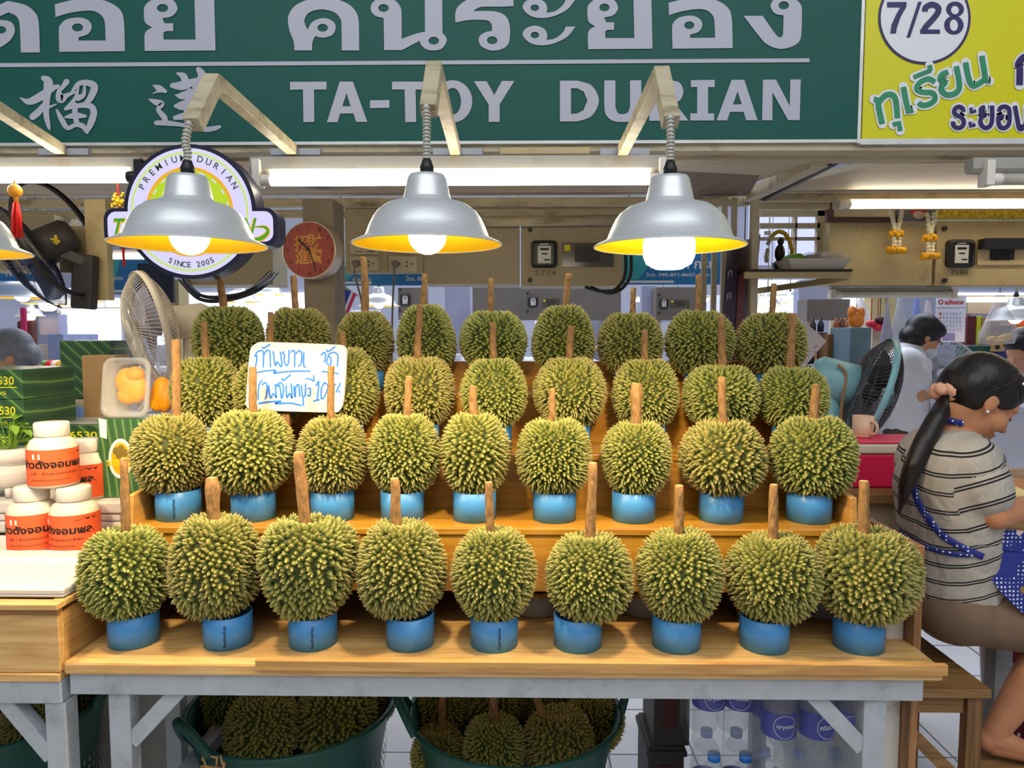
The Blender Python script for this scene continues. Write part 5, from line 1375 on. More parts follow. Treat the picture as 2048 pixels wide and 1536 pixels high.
def dotted():
    m, nt, b = nodes('blue_dotted_cotton'); Lk = nt.links
    tc = nt.nodes.new('ShaderNodeTexCoord'); v = nt.nodes.new('ShaderNodeTexVoronoi'); v.inputs['Scale'].default_value = 88; v.inputs['Randomness'].default_value = .15
    Lk.new(tc.outputs['Object'], v.inputs['Vector'])
    r = nt.nodes.new('ShaderNodeValToRGB'); e = r.color_ramp.elements; e[0].position = .24; e[0].color = lin((232, 232, 240)); e[1].position = .28; e[1].color = lin((34, 48, 132)); Lk.new(v.outputs['Distance'], r.inputs[0])
    v2 = nt.nodes.new('ShaderNodeTexVoronoi'); v2.inputs['Scale'].default_value = 17; Lk.new(tc.outputs['Object'], v2.inputs['Vector'])
    n = nt.nodes.new('ShaderNodeTexNoise'); n.inputs['Scale'].default_value = 60; Lk.new(tc.outputs['Object'], n.inputs[0])
    ad = nt.nodes.new('ShaderNodeMath'); ad.operation = 'MULTIPLY_ADD'; Lk.new(n.outputs['Fac'], ad.inputs[0]); ad.inputs[1].default_value = .3; Lk.new(v2.outputs['Distance'], ad.inputs[2])
    r2 = nt.nodes.new('ShaderNodeValToRGB'); r2.color_ramp.elements[0].position = .34; r2.color_ramp.elements[0].color = (1, 1, 1, 1); r2.color_ramp.elements[1].position = .37; r2.color_ramp.elements[1].color = (0, 0, 0, 1); Lk.new(ad.outputs[0], r2.inputs[0])
    r4 = nt.nodes.new('ShaderNodeValToRGB'); r4.color_ramp.interpolation = 'CONSTANT'; e = r4.color_ramp.elements; e[0].color = lin((226, 200, 186)); e[1].position = .6; e[1].color = lin((150, 110, 60)); e.new(.8).color = lin((176, 40, 40)); Lk.new(v2.outputs['Color'], r4.inputs[0])
    mx = nt.nodes.new('ShaderNodeMixRGB'); Lk.new(r2.outputs[0], mx.inputs[0]); Lk.new(r.outputs[0], mx.inputs[1]); Lk.new(r4.outputs[0], mx.inputs[2]); Lk.new(mx.outputs[0], b.inputs['Base Color']); b.inputs['Roughness'].default_value = .8
    return m
DOT = dotted()
tree = bvh_of([(sh1, w0), (body, w0)])
mb = MB()
ribbon(mb, tree, [(1925, 846), (1890, 840), (1866, 850), (1848, 880), (1830, 920), (1828, 960), (1838, 1000), (1862, 1040), (1890, 1072), (1930, 1096), (1965, 1112)], 13, .006)
ribbon(mb, tree, [(1800, 1062), (1830, 1082), (1870, 1098), (1910, 1107), (1945, 1108)], 9, .006)
ap_ = spline([(1925, 1088), (1975, 1098), (2000, 1070), (2030, 1060), (2060, 1075), (2055, 1140), (2075, 1190), (2110, 1220), (2090, 1262), (2048, 1228), (2010, 1192), (1975, 1150), (1950, 1120)], 4)
def ap3(x, y):
    k = (x - 1925) / 180
    return P(x, y, 1.93 - .025 * math.sin(k * 3) + .03 * (y - 1060) / 200 * 0)
mb.slab([ap3(x, y) for x, y in ap_], (0, .006, 0))
mb.build('apron', DOT, w1, fix=True)
# hair, scrunchie, hairpin, eyebrow and lashes, earring
hp = [('e', L(-.018, 0, .04), (.1, .085, .088), R), ('e', L(-.045, 0, .01), (.078, .084, .08), R), ('e', L(.03, 0, .062), (.065, .074, .055), R), ('e', L(.008, .062, .028), (.055, .024, .04), R), ('e', L(.008, -.062, .028), (.055, .024, .04), R),
      ('c', L(-.06, 0, .0), P(1898, 798, 2.03), .055, .026)]
pt = [P(1896, 798, 2.03), P(1874, 836, 2.0), P(1850, 882, 1.98), P(1828, 930, 1.965), P(1810, 978, 1.97), P(1801, 1014, 1.985)]
for i, (r0, r1) in enumerate(((.02, .026), (.026, .028), (.028, .025), (.025, .017), (.017, .005))): hp.append(('c', pt[i], pt[i + 1], r0, r1))
hair_o = blob('hair', hp, HAIR, w1, .005, 4)
ht = bvh_of([(hair_o, w0)]); mb = MB(); rg = random.Random(21)
B0 = P(1900, 795, 2.03)
for k in range(120):
    a = rg.uniform(-1.45, 1.45); A0 = L(.075 * math.cos(a * .55) + .01, .085 * math.sin(a), .035 + .06 * math.cos(a)); pts = []
    for q in range(9):
        u = q / 8; p = A0.lerp(B0, u) + (L(0, 0, .02) - H_C) * 0 + hu * .06 * math.sin(u * 3.14)
        h, n, i_, d_ = ht.find_nearest(p)
        if h is not None: pts.append(h + n * rg.uniform(.0, .0012))
    if len(pts) > 3: mb.tube(pts, [.0005] + [rg.uniform(.0009, .0018)] * (len(pts) - 2) + [.0006], 4)
for k in range(90):
    a = rg.uniform(0, 6.28); r0 = rg.uniform(.7, 1.06); ln_ = rg.uniform(.75, 1.12); pts = []
    for q, (p, r) in enumerate(zip(pt, (.022, .026, .028, .025, .017, .006))):
        if q / 5 > ln_: break
        a2 = a + .25 * math.sin(q * 1.3 + k); pts.append(p + Vector((math.cos(a2), math.sin(a2) * .8, .3 * math.sin(a2))) * r * r0)
    if ln_ > 1: pts.append(pts[-1] + (pts[-1] - pts[-2]) * .35)
    mb.tube(smooth_line([tuple(p) for p in pts], 4), .0014, 4)
mb.build('hair_strands', M('black_hair_strand', (52, 38, 31), .34, 0, .3, 60), w1, fix=False)
sc0 = P(1897, 790, 2.02); mb = MB(); rg = random.Random(2)
dd = (P(1880, 830, 2.0) - P(1915, 770, 2.03)).normalized(); aa = dd.cross(Vector((0, 1, 0))).normalized(); b2 = dd.cross(aa)
mb.tube([sc0 + (aa * math.cos(a) + b2 * math.sin(a)) * (.03 + .006 * math.sin(7 * a)) + dd * .006 * math.sin(5 * a) for a in np.linspace(0, 6.283, 48, endpoint=False)], [.016 + .004 * math.sin(9 * k) for k in range(48)], 10, closed=True)
mb.build('scrunchie', M('peach_scrunchie', (238, 176, 146), .8, 0, .1, 40, .4), w1)
mb = MB(); mb.tube([L(.03, .07, .085), L(.055, .062, .07), L(.075, .052, .05)], .0028, 8); mb.build('hairpin', M('silver_pin', (210, 210, 216), .25, .8), w1)
mb = MB()
for q in (1, -1):
    mb.tube([L(.088, q * .014, .022), L(.09, q * .03, .028), L(.078, q * .05, .02)], [.0025, .0032, .0016], 6)
    mb.tube([L(.0905, q * .02, -.004), L(.0925, q * .031, -.008), L(.082, q * .044, -.004)], [.0015, .002, .0012], 6)
mb.build('brows_and_lashes', HAIR, w1)
tag(MB().ell(L(-.002, .083, -.04), .0045, nu=10, nv=6).build('ear_stud', M('pearl_stud', (236, 232, 224), .2), w1))
blob('lips', [('e', L(.0915, 0, -.0612), (.0095, .019, .0055), R), ('e', L(.089, 0, -.072), (.0095, .016, .0058), R)], M('rose_lips', (172, 92, 76), .45), w1, .003, 3)
# piece of durian she holds
hc = P(2030, 990, 2.03)
tag(MB().ell(hc, (.05, .035, .024), Matrix.Rotation(.3, 3, 'Y')).ell(hc + Vector((.03, .01, .008)), (.035, .03, .022)).build('durian_flesh', M('pale_durian_flesh', (246, 220, 150), .5, 0, .05, 20, .2), origin=hc), 'pale piece of durian flesh held by the seated person in striped shirt', 'food')
# ================================================================ under the bench: baskets, cartons, water
def basket(lbl, cx, cy, R, H, rope=False, rh=None):
    t = thing('basket', lbl, 'basket', (cx, cy, 0), 'green plastic baskets under the tables', world=False)
    prof = [(.001, .17), (R * .80, .17), (R * .80, 0), (R * .77, 0), (R * .77, .0)]
    MB().lathe([(.001, .165), (R * .815, .165), (R * .80, .002), (R * .825, .002), (R * .86, H * .55), (R * .95, H - .03), (R, H - .012), (R, H), (R * .985, H), (R * .93, H - .03), (R * .84, .18), (.001, .175)], n=64).build('body', GREEN_PLASTIC, t, fix=True)
    MB().tube([(R * math.cos(a), R * math.sin(a), H) for a in np.linspace(0, 6.283, 64, endpoint=False)], .008, 8, closed=True).build('rim', GREEN_PLASTIC, t)
    for a0 in ((-2.25, 0.9) if rope else (-2.9, .2)):
        pts = []
        for q in range(13):
            u = q / 12; a = a0 + (u - .5) * .5
            r = R + .004 + .035 * math.sin(u * math.pi); pts.append((r * math.cos(a), r * math.sin(a), H - .005 + .085 * math.sin(u * math.pi)))
        MB().tube(pts, .013, 10).build('handle', GREEN_PLASTIC, t)
    if rope:
        a = -1.95; c_ = Vector((R * 1.02 * math.cos(a), R * 1.02 * math.sin(a), H))
        mb = MB(); rg = random.Random(1)
        for k in range(4):
            pts = [c_ + Vector((rg.uniform(-.04, .04), rg.uniform(-.012, .0), rg.uniform(-.05, .015))) for _ in range(5)]
            mb.tube(smooth_line([tuple(p) for p in pts], 5), .0028, 6)
        mb.build('string', M('tan_string', (186, 146, 92), .8), t)
    # rows of slots low on the wall
    mb = MB()
    for row in range(7):
        zz = H * .25 + row * .026
        for k in range(70):
            a = 2 * math.pi * k / 70; r = R * (.845 + .12 * (zz / H) ** 1.6) + .004
            p = Vector((r * math.cos(a), r * math.sin(a), zz)); tt = Vector((-math.sin(a), math.cos(a), 0)) * .004; hh = Vector((0, 0, .008))
            mb.add([p - tt - hh, p + tt - hh, p + tt + hh, p - tt + hh], [(0, 1, 2, 3)])
    mb.build('slots', M('basket_slot', (120, 128, 126), .6), t)
    return t
bA = P(588, 1450, 2.02).x; bB = P(1030, 1450, 2.02).x
basket('green plastic basket with tan string on its handle, under the bench middle', bA, 2.02, .295, .385, True)
basket('green plastic basket packed with stalked durians beside the water packs', bB, 2.02, .305, .375)
bC = P(25, 1440, 1.93).x - .03
basket('green plastic basket under the steel side table and crate', bC, 1.93, .27, .42)
def low_durian(px, py, Y, rpx, lbl, grp, stem=None, seed=0):
    c_ = P(px, py, Y); r = S(rpx, Y)
    st = (0, .0, .01, .0) 
    z0 = c_.z - r
    if stem:
        A = P(stem[0], stem[1], Y - .03); B = P(stem[2], stem[3], Y - .05)
        st = (A.x - c_.x, A.z - z0, B.x - c_.x, B.z - z0)
    else: st = (.02, r * 1.4, .03, r * 1.6)
    return durian(c_.x, Y, z0, c_.z + r, r, st, .011, seed, lbl, grp, n=1050, slen=.013, lobe=.05)
for k, a in enumerate([(527, 1455, 1.93, 78, 'durian in the string tied basket, in front of its pale stalk', (507, 1395, 497, 1372)), (672, 1440, 2.0, 84, 'large durian filling the inner side of the string tied basket', None), (455, 1405, 2.08, 58, 'durian at the outer back of the string tied basket', None), (742, 1400, 2.14, 52, 'durian in shade at the back of the string tied basket', None), (585, 1395, 2.18, 55, 'durian at the middle back of the string tied basket', None)]):
    low_durian(*a[:4], a[4], 'durians in the string tied basket', a[5], 300 + k * 7)
for k, a in enumerate([(988, 1495, 1.92, 66, 'front middle durian of the packed basket, short stalk leaning', (990, 1450, 983, 1402)), (1118, 1490, 1.94, 76, 'front durian with a slanted pale ended stalk in the packed basket', (1100, 1452, 1070, 1408)), (876, 1508, 1.97, 58, 'small front durian with an upright stalk in the packed basket', (880, 1476, 881, 1412)), (878, 1412, 2.1, 58, 'back durian by the handle in the packed basket', None), (985, 1390, 2.13, 66, 'back middle durian in the packed basket', None), (1085, 1385, 2.17, 60, 'shaded back durian behind the slanted stalk', None), (1190, 1440, 2.07, 62, 'durian by the basket edge nearest the water packs', (1178, 1418, 1177, 1385))]):
    low_durian(*a[:4], a[4], 'durians in the packed basket', a[5], 400 + k * 7)
for k, a in enumerate([(62, 1440, 1.84, 58, 'durian in the basket under the steel side table, before the brace', None), (-25, 1425, 1.9, 62, 'durian at the frame edge in the basket under the side table', None), (150, 1385, 2.06, 55, 'durian behind the table leg in the basket under the side table', None)]):
    low_durian(*a[:4], a[4], 'durians under the side table', a[5], 500 + k * 7)
# dark plastic cartons in the shade
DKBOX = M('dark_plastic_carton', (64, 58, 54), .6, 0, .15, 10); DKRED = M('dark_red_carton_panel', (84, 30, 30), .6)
a_, b_, c_, d_ = rect_pix(1272, 1385, 1370, 1480, 2.1)
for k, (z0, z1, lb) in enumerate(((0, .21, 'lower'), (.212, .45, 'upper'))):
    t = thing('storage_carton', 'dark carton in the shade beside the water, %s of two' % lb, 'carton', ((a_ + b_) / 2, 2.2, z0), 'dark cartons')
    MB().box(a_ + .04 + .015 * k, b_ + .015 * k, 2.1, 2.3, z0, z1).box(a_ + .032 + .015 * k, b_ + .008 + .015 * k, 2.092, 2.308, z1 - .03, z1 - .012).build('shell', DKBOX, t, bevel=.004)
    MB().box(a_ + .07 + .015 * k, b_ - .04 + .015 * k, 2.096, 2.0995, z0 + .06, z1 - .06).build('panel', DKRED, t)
# water bottles
WATER = M('clear_water_bottle', (200, 210, 222), .06, 0, .02, 8, .3, alpha=.2)
WBLUE = M('blue_bottle_label', (16, 48, 172), .4, 0, .06, 10); CAPB = M('blue_bottle_cap', (20, 120, 214), .4)
def water_bottle(lbl, x, y, z, rot, grp, txt='crystal'):
    t = thing('water_bottle', lbl, 'bottle', (x, y, z), grp, world=False, rotz=rot)
    R = .043
    pr = [(.001, .006), (.02, .001), (.036, .002), (R, .014)]
    for k in range(6): pr += [(R, .03 + k * .014), (R - .002, .037 + k * .014)]
    pr += [(R, .12), (R, .19), (R - .003, .195)]
    for k in range(3): pr += [(R, .20 + k * .012), (R - .002, .206 + k * .012)]
    pr += [(R, .238), (.038, .262), (.024, .288), (.0145, .296), (.0145, .302)]
    MB().lathe(pr, n=32).build('body', WATER, t)
    MB().lathe([(.001, .322), (.015, .322), (.0165, .32), (.0165, .303), (.0145, .303)], n=24).build('cap', CAPB, t)
    MB().lathe([(R + .0005, .122), (R + .0005, .188)], n=32).build('label', WBLUE, t)
    mb = MB(); rr = R + .0012
    f3 = lambda u, v: Vector((rr * math.sin(u / rr), -rr * math.cos(u / rr), v))
    ring_ = oval(0, .155, .029, .029, 40)
    for i in range(40):
        p, q = ring_[i], ring_[(i + 1) % 40]; _brush(mb, [p, q], .0016, f3, 0, False, False)
    text(mb, txt, -.023, .149, .023, .162, f3, 0, .03)
    mb.build('label_print', WHITE_INK, t, fix=False)
    return t
platf = tag(MB().box(P(1385, 1500, 1.8).x, P(1705, 1500, 1.8).x, 1.68, 2.0, 0, .02).box(P(1385, 1500, 1.8).x + .01, P(1705, 1500, 1.8).x - .01, 1.69, 1.99, .02, .04).build('low_pallet', OLDWOOD, origin=(.6, 1.8, 0)), 'low wooden pallet under the packs of bottled water', 'pallet')
wx = [P(1412, 1450, 1.86).x, P(1474, 1450, 1.86).x]
ZL = .04; ZU = ZL + .325
n_ = 0
nm = [['first', 'second'], ['third', 'fourth', 'fifth']]
for k, x in enumerate(wx):
    for j, y in enumerate((1.84, 1.935)):
        a = water_bottle('blue labelled water bottle, %s in the upper pack beside the dark cartons' % (['first', 'second'][k] + (' rear' if j else ' front')), x + j * .01, y, ZU, .2 - .5 * k, 'water bottles in the pack beside the cartons')
        dup(a, (x + .012 + j * .01, y - .02 * (1 - j), ZL), .4 * k, 'blue capped water bottle, %s in the lower pack' % (['first', 'second'][k] + (' rear' if j else ' front')), 'water bottles in the lower pack')
wx = [P(1538, 1480, 1.79).x, P(1558, 1480, 1.74).x, P(1640, 1480, 1.74).x, P(1697, 1480, 1.76).x]
xs3 = [P(1556, 1480, 1.745).x + q * .094 for q in range(3)]
for k, x in enumerate(xs3):
    for j, y in enumerate((1.745, 1.842)):
        a = water_bottle('blue labelled water bottle, %s %s in the pack by the bench brace' % (ORD[k], ['front', 'rear'][j]), x, y, ZU - .02, [.05, .35, -.3][k] + j, 'water bottles in the pack by the brace', 'crystal' if k != 1 else 'คริสตัล')
        dup(a, (x, y, ZL), .3 + k, 'blue labelled water bottle, %s %s in the bottom layer by the brace' % (ORD[k], ['front', 'rear'][j]), 'water bottles in the bottom layer')
FILM = M('shrink_film', (236, 240, 246), .08, 0, .02, 6, .8, alpha=.09, stretch=(1, 1, .2))
def film(lbl, x0, x1, y0, y1, z0, z1):
    o = round_rect(x0, x1, y0, y1, .035, 5); n = len(o); vs = []; rows = 9
    for r_ in range(rows):
        z = z0 + (z1 - z0) * r_ / (rows - 1); sh_ = .0 if r_ < rows - 2 else .012 * (r_ - rows + 3)
        for i, (x, y) in enumerate(o):
            wv = .0025 * math.sin(i * 2.1 + r_ * .7) + .002 * math.sin(i * 5.3)
            cx_, cy_ = (x0 + x1) / 2, (y0 + y1) / 2
            vs.append((x + (cx_ - x) * sh_ * 4 + wv, y + (cy_ - y) * sh_ * 4 + wv, z))
    mb = MB().add(vs, [(r_ * n + i, r_ * n + (i + 1) % n, (r_ + 1) * n + (i + 1) % n, (r_ + 1) * n + i) for r_ in range(rows - 1) for i in range(n)], 0, True)
    return tag(mb.build('shrink_wrap', FILM, origin=((x0 + x1) / 2, (y0 + y1) / 2, z0)), lbl, 'wrapping')
film('clear shrink wrap around the water pack by the bench brace', xs3[0] - .05, xs3[2] + .05, 1.695, 1.89, ZU - .02, ZU + .315)
wx = [P(1412, 1450, 1.86).x, P(1474, 1450, 1.86).x]
film('clear shrink wrap around the upper water pack beside the cartons', wx[0] - .05, wx[1] + .062, 1.79, 1.985, ZU, ZU + .33)
# ================================================================ partition panels at the end of the bench
ppx = P(1841, 1092, 1.60)
pz = ppx.z
t = thing('partition_panel', 'plywood partition panel with brown edge at the far end of the bench', 'partition', (ppx.x, 1.9, 0))
MB().box(ppx.x - .008, ppx.x + .010, 1.60, 2.34, 0, pz).build('panel', wood('plywood_edge', (110, 70, 34), (166, 116, 62), 'Z', rough=.5, knots=False), t, bevel=.001)
MB().box(ppx.x - .05, ppx.x - .0085, 1.64, 2.34, 0, pz - .012).build('painted_board', M('peeling_white_paint', (222, 216, 206), .6, 0, .04, 8, dirt=(70, 48, 32), dirt_amt=.9), t, bevel=.002)
# ================================================================ stool and things at the right
st0 = P(1985, 1372, 1.9)
sz = .5; sxr = st0.x; sxl = sxr - .29
t = thing('wooden_stool', 'worn dark wooden stool carrying the seated person', 'stool', ((sxl + sxr) / 2, 2.08, 0))
mb = MB(); 
mb.box(sxl, sxr, 1.9, 2.055, sz - .026, sz).box(sxl, sxr, 2.058, 2.26, sz - .026, sz)
mb.build('seat', OLDWOOD, t, bevel=.003)
for x in (sxl + .035, sxr - .035):
    for y in (1.93, 2.23):
        MB().box(x - .021, x + .021, y - .017, y + .017, 0, sz - .027).build('leg', OLDWOOD_Z, t, bevel=.002)
for y in (1.925, 2.22): MB().box(sxl + .06, sxr - .06, y, y + .015, sz - .08, sz - .027).build('apron_rail', OLDWOOD, t)
MB().bar((sxl + .05, 1.945, .40), (sxr - .05, 1.945, .21), .02, .036).build('brace', OLDWOOD, t)
MB().box(sxl + .05, sxr - .05, 1.91, 1.95, .155, .19).build('foot_rail', OLDWOOD, t, bevel=.002)
# red bin her foot rests on / beside
rb = P(2060, 1370, 2.27)
t = thing('red_basket', 'dark red slotted plastic basket behind the seated persons leg', 'basket', (rb.x + .02, 2.3, 0), world=False)
MB().lathe([(.001, .004), (.11, .004), (.15, .50), (.16, .505), (.16, .515), (.145, .515), (.105, .012), (.001, .012)], n=40).build('body', M('dark_red_plastic', (142, 20, 36), .4, 0, .08, 10), t)
mb = MB()
for row in range(10):
    for k in range(40):
        a = 2 * math.pi * k / 40; zz = .08 + row * .038; r = .11 + .04 * zz / .5 + .003
        p = Vector((r * math.cos(a), r * math.sin(a), zz)); tt = Vector((-math.sin(a), math.cos(a), 0)) * .004; hh = Vector((0, 0, .006))
        mb.add([p - tt - hh, p + tt - hh, p + tt + hh, p - tt + hh], [(0, 1, 2, 3)])
mb.build('slots', M('light_slot', (214, 190, 190), .5), t)
t = thing('foot_block', 'low dark wooden block under the bare foot of the seated person', 'block', (J['anR'].x + .06, 1.97, 0))
fz = min(J['anR'].z - .088, J['toR'].z - .03)
MB().box(J['anR'].x - .06, J['toR'].x + .2, 1.88, 2.06, fz - .03, fz).build('top', OLDWOOD, t, bevel=.003)
MB().box(J['toR'].x + .1, J['toR'].x + .19, 1.89, 2.05, 0, fz - .03).box(J['anR'].x + .06, J['anR'].x + .12, 1.97, 2.05, 0, fz - .03).build('support', OLDWOOD_Z, t)
# work table in front of the person
t = thing('work_table', 'worn wooden cutting table before the seated person at the frame edge', 'table', (1.75, 2.25, 0))
tzz = .86
tx0_ = P(2012, 1085, 2.05).x
MB().box(tx0_, 2.6, 2.07, 2.75, tzz - .035, tzz).build('table_top', OLDWOOD, t, bevel=.004)
MB().box(tx0_ + .02, 2.58, 2.09, 2.73, tzz - .12, tzz - .036).build('green_apron', M('faded_green_paint', (44, 92, 70), .6, 0, .1, 8), t)
for x in (tx0_ + .05, 2.5):
    for y in (2.13, 2.68): MB().box(x - .025, x + .025, y - .025, y + .025, 0, tzz - .121).build('leg', GREYSTEEL, t)
rt = P(2035, 905, 2.6)
t = thing('chopping_block', 'thick round wooden chopping block on the cutting table', 'chopping block', (rt.x + .12, 2.52, tzz), world=False)
MB().lathe([(.001, 0), (.2, 0), (.205, .01), (.205, .09), (.198, .098), (.001, .098)], n=48).build('block', OLDWOOD, t)
tag(MB().ell((rt.x + .1, 2.5, tzz + .108), (.075, .05, .01)).ell((rt.x + .14, 2.52, tzz + .112), (.05, .04, .012)).build('blue_cloth', M('blue_cloth', (52, 84, 140), .8, 0, .2, 30), origin=(rt.x + .1, 2.5, tzz + .1)), 'crumpled blue cloth lying on the chopping block', 'cloth')
# counter with cooler and mug behind the partition
czt = P(1740, 978, 2.45).z
ctx0 = P(1672, 985, 2.4).x
t = thing('back_counter', 'worn brown counter carrying the red cooler behind the durian stand', 'counter', (1.35, 2.6, 0))
MB().box(ctx0, 2.0, 2.36, 2.66, czt - .03, czt).build('counter_top', OLDWOOD, t, bevel=.003)
MB().box(ctx0 + .03, 1.35, 2.40, 2.65, 0, czt - .031).build('counter_body', M('stained_cream_panel', (196, 180, 150), .6, 0, .06, 6, dirt=(120, 100, 70), dirt_amt=.5), t)
a_, b_, c0_, d_ = rect_pix(1706, 884, 1812, 976, 2.46)
t = thing('cooler_box', 'red cooler box with cream rim and pink lid on the back counter', 'cooler', ((a_ + b_) / 2, 2.55, czt))
hz_ = d_ - czt
MB().box(a_ + .004, b_ + .09, 2.46, 2.64, czt + .001, czt + hz_ * .74).build('body', M('crimson_plastic', (224, 34, 82), .4, 0, .04, 8), t, bevel=.008)
MB().box(a_, b_ + .095, 2.455, 2.645, czt + hz_ * .742, czt + hz_ * .95).build('rim', IVORY, t, bevel=.008)
MB().box(a_ + .02, b_ + .092, 2.46, 2.64, czt + hz_ * .952, czt + hz_ * 1.02).build('lid', M('pink_lid', (232, 66, 104), .4), t, bevel=.006)
mg = P(1733, 880, 2.52); 
t = thing('mug', 'peach plastic mug standing on the red cooler', 'mug', (mg.x, 2.55, czt + hz_ * 1.02), world=False)
MUG = M('peach_mug', (232, 190, 158), .45, 0, .03, 10)
MB().lathe([(.001, .001), (.03, .001), (.034, .006), (.036, .078), (.0335, .078), (.031, .008), (.001, .006)], n=32).build('cup', MUG, t)
MB().tube(smooth_line([(.012, -.034, .06), (.02, -.05, .058), (.024, -.056, .04), (.02, -.05, .02), (.012, -.034, .016)], 5), .005, 8).build('handle', MUG, t)
# teal pedestal fan seen from behind
TEAL = M('teal_fan_plastic', (134, 188, 194), .4, 0, .04, 8)
fc = P(1742, 785, 2.85)
t = thing('pedestal_fan', 'teal pedestal fan with dark cage beyond the last durians', 'fan', (fc.x - .1, 2.9, 0))
fan_head(t, fc, (.88, -.20, -.30), .22, M('grey_brown_wire', (84, 76, 74), .4, .2), TEAL, M('smoky_blade', (60, 56, 62), .35), TEAL, 80, .075, .007, .16, .085, .0016)
bk = fc - Vector((.88, -.20, -.30)).normalized() * .17
MB().cyl((bk.x, bk.y, .04), bk + Vector((0, 0, -.05)), .04, .05).build('pole', TEAL, t)
MB().lathe([(.001, .05), (.06, .045), (.19, .014), (.2, 0), (.001, 0)], (bk.x, bk.y, 0), 36).build('base', TEAL, t)
MB().tube(smooth_line([tuple(bk + Vector((.0, -.088, .06))), tuple(bk + Vector((.03, -.092, .02))), tuple(bk + Vector((.02, -.09, -.08))), tuple(bk + Vector((.03, -.06, -.2)))], 5), .006, 6).build('power_cord', M('tan_cord', (166, 124, 84), .6), t)
# ================================================================ behind the stand
YM = 3.52
PILX = (612, 672)
struct(pbox(MB(), 612, 398, 672, 1100, 3.05, .18).build('pillar_1', CONCRETE))
# wall clock on the pillar
ck = P(618, 500, 2.96)
t = thing('wall_clock', 'round red wall clock with gold characters on the concrete pillar', 'clock', tuple(ck))
Rk = Matrix.Rotation(math.radians(-8), 3, 'Z') @ Matrix.Rotation(math.radians(90), 3, 'X')
rk = S(57, 2.96)
MB().lathe([(.001, -.085), (rk * .98, -.085), (rk, -.08), (rk, .0), (rk * .985, .004), (rk * .955, .004), (rk * .95, -.004)], ck, 56, 0, Rk).build('case', M('champagne_metal', (206, 190, 172), .35, .6, .05), t)
MB().lathe([(.001, -.003), (rk * .955, -.003)], ck, 56, 0, Rk).build('dial', M('brick_red_dial', (156, 64, 52), .5, 0, .06, 8), t)
mb = MB(); kf = lambda x, y, d=.0: ck + Rk @ Vector((x * rk, y * rk, -.0018 + d))
for k in range(1, 13):
    a = math.pi / 2 - k * math.pi / 6; text(mb, str(k), .8 * math.cos(a) - .06, .8 * math.sin(a) - .075, .8 * math.cos(a) + .06, .8 * math.sin(a) + .075, kf, 0)
for k, (ch, x, y) in enumerate((('招', -.28, .25), ('財', .2, .3), ('進', -.26, -.22), ('寶', .24, -.2))): text(mb, ch, x - .27, y - .27, x + .27, y + .27, lambda x, y, k=k: kf(x, y, .0004 + k * .0001), 1, .02)
mb.build('dial_print', [M('dark_red_print', (86, 30, 28), .5), M('gold_print', (200, 138, 52), .5)], t, fix=False)
mb = MB(); _brush(mb, [(.04, -.05, .05), (-.38, .36, .06)], .05, lambda x, y: kf(x, y, .002)); _brush(mb, [(0, .05, .04), (.24, -.72, .03)], .04, lambda x, y: kf(x, y, .003)); _brush(mb, [(-.2, 0, .012), (.05, -.02, .012)], .01, lambda x, y: kf(x, y, .0035))
mb.build('hands', INK, t, fix=False)
# ---------------------------------------------------------------- cabinets with electricity meters
METER = M('dark_meter_frame', (40, 38, 38), .35, 0, .06, 10); MFACE = M('white_meter_face', (222, 220, 214), .4, var=.02); GLASSY = M('smoky_breaker_window', (84, 78, 68), .15, 0, .1, 8)
def meter(parent, px, py, w, h, Y, d=.03, digits='5774'):
    a, b, c0, e = rect_pix(px - w / 2, py - h / 2, px + w / 2, py + h / 2, Y)
    rr = (b - a) * .16; o = round_rect(a, b, c0, e, rr, 4); i_ = round_rect(a + (b - a) * .13, b - (b - a) * .13, c0 + (e - c0) * .1, e - (e - c0) * .1, rr * .7, 4); n = len(o)
    mb = MB(); r1 = [(x, Y - d, z) for x, z in i_]; r0 = [(x, Y - d * .8, z) for x, z in o]; rb_ = [(x, Y, z) for x, z in o]; r2 = [(x, Y - d * .75, z) for x, z in i_]
    mb.add(rb_ + r0 + r1 + r2, [(k * n + q, k * n + (q + 1) % n, (k + 1) * n + (q + 1) % n, (k + 1) * n + q) for k in range(3) for q in range(n)])
    mo_ = mb.build('meter', METER, parent)
    mb = MB(); yy = Y - d * .76; W_ = b - a; H_ = e - c0
    q = lambda u0, v0, u1, v1, m, dd=0: mb.add([(a + W_ * u, yy - dd, c0 + H_ * v) for u, v in ((u0, v0), (u1, v0), (u1, v1), (u0, v1))], [(0, 1, 2, 3)], m)
    q(.1, .08, .9, .92, 2); q(.26, .16, .76, .8, 0, .001); q(.34, .64, .68, .72, 1, .002); q(.4, .48, .62, .53, 1, .002); q(.5, .26, .72, .31, 1, .002); q(.34, .84, .66, .88, 0, .001)
    o_ = mb.build('meter_face', [MFACE, INK, METER], mo_); o_.location = (0, 0, 0)
    o_.data.transform(Matrix.Translation(-Vector(parent['_w'])))
    return mo_
